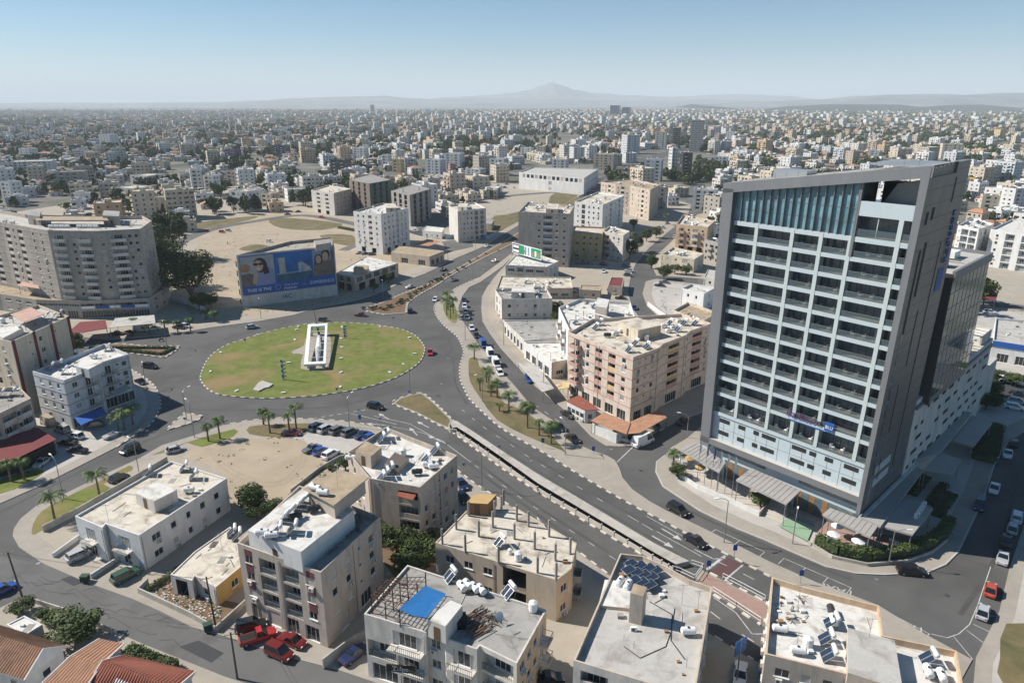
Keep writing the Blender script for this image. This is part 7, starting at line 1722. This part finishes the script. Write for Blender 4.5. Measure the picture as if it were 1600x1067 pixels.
for x,y,k,me,wc,base,px in pend:
    i=lab[base].index(px); o=bpy.data.objects.new('apartment_building' if k=='block' else 'house',me); COL.objects.link(o); o.location=(x,y,0); o.rotation_euler=(0,0,ga+random.choice((0,1.5708,3.14159,4.712))+random.uniform(-.06,.06)); s=random.uniform(.85,1.15); o.scale=(s,s,1)
    l_=base+(f", {ORD[i]} toward the hotel" if len(lab[base])>1 and i<len(ORD) else ''); tag(o,l_,'apartment block' if k=='block' else 'house','flats of the city behind' if k=='block' else 'houses of the city behind')
    paint(o,{'whitewall':wc,'tile_orange':random.choice(('tile_orange','tile_brown','tile_red')),'roof_cream':random.choice(('roof_cream','roof_light','roof_grey','roof_white'))})
# everything smaller and farther: one mass
mb=MB(); rnd=random.Random(5)
for x,y,sp,k in rest:
    f=1 if sp<30 else sp/30; far=y>1500; wc=rnd.choice(WALLC+['whitewall','cream','concrete']); rc=rnd.choice(('roof_cream','roof_light','roof_grey','roof_white'))
    w=rnd.choice((rnd.uniform(9,14),rnd.uniform(12,26)))*min(f,1.6);d=rnd.uniform(8,13)*min(f,1.6); h=(rnd.choice((9.5,9.5,12.5,15.6,18.7)) if k=='block' else rnd.choice((3.4,3.6,6.2,6.6,4.5)))*(1.05 if far else 1)
    X=Matrix.Translation((x,y,0))@Matrix.Rotation(ga+rnd.uniform(-.25,.25),4,'Z'); mb.box(-w/2,-d/2,-.3,w/2,d/2,h,wc,X,top=rc if k!='tile' else rnd.choice(('tile_orange','tile_brown')))
    if k=='tile': T=[tuple(X@Vector(q)) for q in ((-w/2,-d/2,h),(w/2,-d/2,h),(w/2,d/2,h),(-w/2,d/2,h),(0,0,h+2.4))]; [mb.face([T[a],T[b_],T[4]],'tile_orange') for a,b_ in((0,1),(1,2),(2,3),(3,0))]
    elif not far or rnd.random()<.3: mb.box(-2,-2,h,2,2,h+2.6,wc,X)
    if y<2600:
        fl=int(h/3.1)
        for q in range(fl):
            z=q*3.1*(1.12 if far else 1)+.9; n=max(2,int(w/(4 if not far else 6)))
            for i in range(n):
                u=-w/2+w*(i+.5)/n; ww=.7 if not far else 1.3; mb.face([tuple(X@Vector(p)) for p in((u-ww,-d/2-.05,z),(u+ww,-d/2-.05,z),(u+ww,-d/2-.05,z+1.4),(u-ww,-d/2-.05,z+1.4))],'glass')
            for sx in(-1,1):
                for v in(-d*.25,d*.25): mb.face([tuple(X@Vector(p)) for p in((sx*(w/2+.05),v-ww,z),(sx*(w/2+.05),v+ww,z),(sx*(w/2+.05),v+ww,z+1.4),(sx*(w/2+.05),v-ww,z+1.4))],'glass')
tag(mb.build('distant_city'),'mass of small white and cream buildings stretching to the foot of the hills','city',kind='stuff')
# trees of the city
pts=[]; rnd=random.Random(23)
BELT=[(0,28,236,252,10),(40,98,232,244,22),(212,265,222,237,26),(635,745,190,200,60),(800,896,176,190,70),(519,543,214,227,8),(484,508,232,245,10),(686,738,226,240,20),(739,760,228,237,8),(120,160,196,206,10),(0,30,188,200,10),(640,760,182,190,90),(300,500,196,204,60),(100,260,200,212,40),(1180,1400,186,196,60),(440,620,206,214,40),(1400,1600,206,216,40),(380,430,206,216,12),(1240,1290,235,243,10),(1290,1330,236,246,10),(1370,1420,224,234,14),(1445,1480,222,230,8),(950,968,240,250,6),(925,945,236,246,6),(1180,1240,222,230,12),(0,24,196,212,8),(1540,1600,240,250,10),(1085,1125,262,276,12),(500,560,292,304,10),(88,110,296,306,4),(455,490,318,324,6),(640,660,276,290,4),(1125,1140,330,400,10),(1000,1012,262,275,6),(300,350,300,312,6),(1560,1610,400,412,8),(400,483,286,300,26),(330,400,330,336,10),(180,240,318,326,12),(480,545,312,322,10),(560,640,300,308,10),(900,960,276,284,8),(1090,1125,300,330,10),(1085,1112,250,290,16),(1003,1012,262,290,6),(1060,1085,284,292,8),(1500,1560,470,490,4)]
for x0,x1,y0,y1,n in BELT:
    for _ in range(n): x,y=G(rnd.uniform(x0,x1),rnd.uniform(y0,y1)); pts.append((x,y,rnd.uniform(9,15),rnd.uniform(4,6.5),1))
for _ in range(340):
    cx,cy_=rnd.uniform(-40,1640),rnd.choice((rnd.uniform(176,200),rnd.uniform(185,240),rnd.uniform(200,300)))
    if inpoly(cx,cy_,NEARP): continue
    for _k in range(rnd.randint(8,34)):
        X_,Y_=G(cx+rnd.gauss(0,9),min(330,cy_+rnd.gauss(0,1.2 if cy_<200 else 2.5)));
        if not inpoly(*PX(X_,Y_,0),NEARP): pts.append((X_,Y_,rnd.uniform(7,14),rnd.uniform(3.5,6.5)*(1 if cy_>200 else 1.6),1))
for x,y,sp,k in items:
    for _q in range(2 if y<1300 else 2 if y<2600 else 3):
        if rnd.random()>(.6 if y<1300 else .75): continue
        a=rnd.uniform(0,6.28); X_,Y_=x+sp*.52*math.cos(a),y+sp*.52*math.sin(a)
        pts.append((X_+rnd.uniform(-4,4),Y_+rnd.uniform(-4,4),rnd.uniform(5,10)*(1 if y<1500 else 1.3),rnd.uniform(2,4.2)*(1 if y<1500 else sp/30),0))
pts.sort(key=lambda p:p[1]/(p[3]*1.5)); near=pts[:230]; restt=pts[235:]; lab={}
for p in near: px=PX(p[0],p[1],0)[0]; lab.setdefault(('broad dark tree, ' if p[4] else 'garden tree, ')+zone(px,p[1]),[]).append((px,p))
for base,L in lab.items():
    L.sort(key=lambda q:q[0])
    for i,(px,p) in enumerate(L): tree(None,p[2],p[3],base+(f", {ORD[i]} toward the hotel" if i<len(ORD) else ''),'small','trees of the city behind',trunk=.12,xy=(p[0],p[1]),z=0)
mb=MB()
TV=[m for m in CR['tiny']]; TV=[([v.co.copy() for v in m.vertices],[tuple(f.vertices) for f in m.polygons]) for m in TV]
for p in restt:
    vs,fs=rnd.choice(TV); i=len(mb.v); r=p[3];hz=p[2]/2; k=mb.slot(rnd.choice(('leaf_b','leaf_b','leaf_a','leaf_c'))); ff=fs if p[1]<2500 else fs[::3]; e=1 if p[1]<2500 else 1.7
    for v in vs: mb.v.append((p[0]+v.x*r*e,p[1]+v.y*r*e,hz+v.z*hz*.95))
    for f in ff: mb.f.append(tuple(i+a for a in f)); mb.m.append(k)
tag(mb.build('distant_trees'),'dark scattered tree crowns between the far houses','trees',kind='stuff')
# wheel tracks and weeds of the open lots
for pts in ([(320,700),(360,740),(430,760),(470,730),(480,700)],[(325,700),(366,736),(430,754),(464,728),(474,700)],[(340,470),(330,430),(345,400),(400,375),(480,370),(550,372)],[(346,470),(337,430),(352,402),(402,379),(480,374),(550,376)],[(300,450),(320,410),(380,372),(440,365),(500,352)],[(360,480),(400,440),(470,420),(540,410)],[(1015,455),(1040,450),(1090,456)],[(640,380),(600,372),(560,392)]):
    line([tuple(q) for q in smooth(pts,6,False)],.55,m='lot_track',z=BZ+.04)
mb=MB(); rnd=random.Random(3)
for poly,n in (([(305,700),(350,691),(440,684),(475,688),(500,716),(520,735),(457,775),(430,795),(350,790),(355,745),(330,728),(285,715)],150),([(262,440),(300,395),(330,360),(420,350),(553,350),(556,395),(620,388),(560,462),(480,482),(340,500),(300,498)],900),([(1026,440),(1100,446),(1110,500),(1040,500)],80),([(1500,480),(1700,490),(1700,560),(1600,540)],200),([(760,335),(880,300),(905,306),(790,345)],200),([(455,770),(500,735),(556,712),(580,740),(520,770)],160),([(730,360),(800,330),(690,345),(640,350)],120)):
    xs=[p[0] for p in poly];ys=[p[1] for p in poly]
    for _ in range(n*2):
        x,y=rnd.uniform(min(xs),max(xs)),rnd.uniform(min(ys),max(ys))
        edge=inpoly(x+8,y,poly) and inpoly(x-8,y,poly) and inpoly(x,y-4,poly) and inpoly(x,y+4,poly)
        if not inpoly(x,y,poly) or (edge and rnd.random()<.8): continue
        X_,Y_=G(x,y)
        for k in range(rnd.randint(3,7)):
            a=rnd.uniform(0,6.3); r=rnd.uniform(.15,.5); u,v=X_+rnd.gauss(0,.35),Y_+rnd.gauss(0,.35); mb.face([(u,v,BZ+.03),(u+r*math.cos(a),v+r*math.sin(a),BZ+.05+r*.5),(u+r*math.cos(a+.9),v+r*math.sin(a+.9),BZ+.1)],'weed' if rnd.random()<.8 else 'leaf_a')
tag(mb.build('weeds'),'sparse dry weeds scattered over the sandy lots','weeds',kind='stuff')
# market roof, field shed
for lab,c,h,w,rf in (('low beige store with flat roof beside the court behind the shops',[(905,452),(938,454),(940,446),(908,445)],3.6,'beige','roof_tan'),('small dark red roofed store at the corner of the court',[(950,446),(972,448),(975,434),(955,433)],3.8,'beige','dark_red'),('long pale garage row above the sandy car park',[(1100,433),(1120,436),(1126,424),(1106,421)],3.6,'offwhite','roof_light'),('low cream villa beside the middle road bays',[(905,380),(935,383),(940,374),(912,372)],6.4,'cream','roof_cream'),('low white store between the lane and the lone block',[(660,360),(690,363),(694,356),(666,353)],4,'whitewall','roof_white'),('grey shed at the edge of the brown plot',[(745,348),(768,350),(772,343),(750,341)],4,'greige','roof_grey'),('low cream shop on the far side of the lane',[(590,318),(625,321),(630,314),(597,312)],4,'cream','roof_cream')):
    b=building('low_building',lab,'low building',c,h,w,roof=rf,par=.3)
b=building('market_hall','long low white market roof with a yellow end wall beside the boulevard','market hall',[G(668,303),G(729,306),G(732,297),G(675,295)],7,'whitewall',1,gh=6,par=.5,px=False,specs={0:'v4 v4 v4 v4 v4 v4'},wx={1:'yellow'},roof='roof_white',merge=True)
b=building('petrol_station','flat white canopy roof of a filling station by the boulevard','filling station',[G(725,312),G(775,306),G(785,300),G(738,305)],5.5,'whitewall',1,gh=5,par=.3,px=False,specs={0:'o8 o8',1:'o6'},roof='roof_white',merge=True)
# ---------------- far ground, water and hills
M('plain',(.2,.155,.12),.95,.25,.001,(.1,.115,.08),.6,.0006); M('salt_lake',(.55,.56,.56),.4); M('hill_far',(.17,.175,.17),.95,.3,.0007,(.36,.35,.32),.6,.0016); M('hill_dark',(.06,.07,.06),.95,.3,.003)
sheet('plain',[(-900,176),(-100,177),(250,181.5),(430,177.5),(600,173),(700,170),(700,166),(-900,166)],.3,'plain')
sheet('salt_lake',[(30,182.5),(60,182),(240,183.6),(250,184.6),(60,184.3)],.5,'salt_lake')
for k,(x0,x1,y0,y1) in enumerate(((700,1190,170.8,173.5),(560,1000,167.5,169.2),(0,420,168.5,170.2))): sheet('fields',[(x0,y1),(x1,y1+.5),(x1,y0),(x0,y0)],.9,'dry_grass' if k!=2 else 'hill_dark')
from mathutils import noise
def ridge(name,D,prof,m,front,rough=1.0,label=None):
    pr=[]
    for x,y in prof:
        d=((x-800)/FPX,_c-(y-533.5)/FPX*_s,-_s-(y-533.5)/FPX*_c); t=D/d[1]; pr.append((d[0]*t,H+d[2]*t))
    xs=[pr[0][0]+(pr[-1][0]-pr[0][0])*i/220 for i in range(221)]; rows=[0,.12,.25,.4,.55,.7,.85,1,1.25,1.6]; mb=MB(); V=[]
    for r in rows:
        line_=[]
        for x in xs:
            k=0
            while k<len(pr)-2 and pr[k+1][0]<x: k+=1
            a,b_=pr[k],pr[k+1]; t=(x-a[0])/(b_[0]-a[0]); t=t*t*(3-2*t); hh=a[1]+(b_[1]-a[1])*t
            e=r if r<=1 else max(0,1-(r-1)*1.6); e2=e**1.5; y=D-front*(1-r)
            n=noise.fractal(Vector((x/1400,y/1400,D/1000)),1,2.2,5); z=hh*e2*(1+.0*n)+n*hh*.22*rough*(e2*(1.15-e2)+.05)*2; line_.append((x,y,max(-3,z) if r>0 else -3))
        V.append(line_)
    for i in range(len(rows)-1):
        for j in range(220): mb.face([V[i][j],V[i][j+1],V[i+1][j+1],V[i+1][j]],m)
    o=mb.build(name,smooth_=True); tag(o,kind='structure')
ridge('mountain',19000,[(560,161),(640,158),(700,152),(760,149.5),(800,145),(825,140),(845,133),(862,128.5),(878,133),(900,141),(930,146),(980,149),(1060,152),(1150,147),(1230,150),(1300,158)],'hill_far',5000,.8)
ridge('hills',15000,[(-300,161),(-50,161),(200,161),(330,160),(400,157.5),(470,153),(520,151.5),(600,150.5),(640,154),(700,156),(780,154),(880,156),(1000,158),(1100,156),(1250,159)],'hill_far',4500,1)
ridge('hills',10500,[(1080,163),(1180,160),(1280,156),(1340,151),(1400,147.5),(1450,147),(1500,148),(1560,145.5),(1640,146),(1760,149),(1900,153)],'hill_far',3500,1.4)
ridge('hills',7000,[(1180,172),(1240,166),(1300,163.5),(1400,163.5),(1440,167),(1480,164.5),(1530,164),(1570,168),(1640,172)],'hill_dark',1500,.6)
flush_placed()
# ---------------- the air between
mb=MB(); mb.box(-31500,-600,-1.2,31500,46000,760,'glass'); hz=mb.build('haze'); tag(hz,'thin pale afternoon haze over the whole city','haze',kind='stuff'); hz.display_type='WIRE'
hm=bpy.data.materials.new('haze'); hm.use_nodes=True; nt=hm.node_tree; nt.nodes.remove(nt.nodes['Principled BSDF']); pv=nt.nodes.new('ShaderNodeVolumePrincipled'); pv.inputs['Color'].default_value=(.84,.93,1,1); pv.inputs['Density'].default_value=HAZE; pv.inputs['Anisotropy'].default_value=.0
nt.links.new(pv.outputs[0],nt.nodes['Material Output'].inputs['Volume']); hz.data.materials.clear(); hz.data.materials.append(hm);
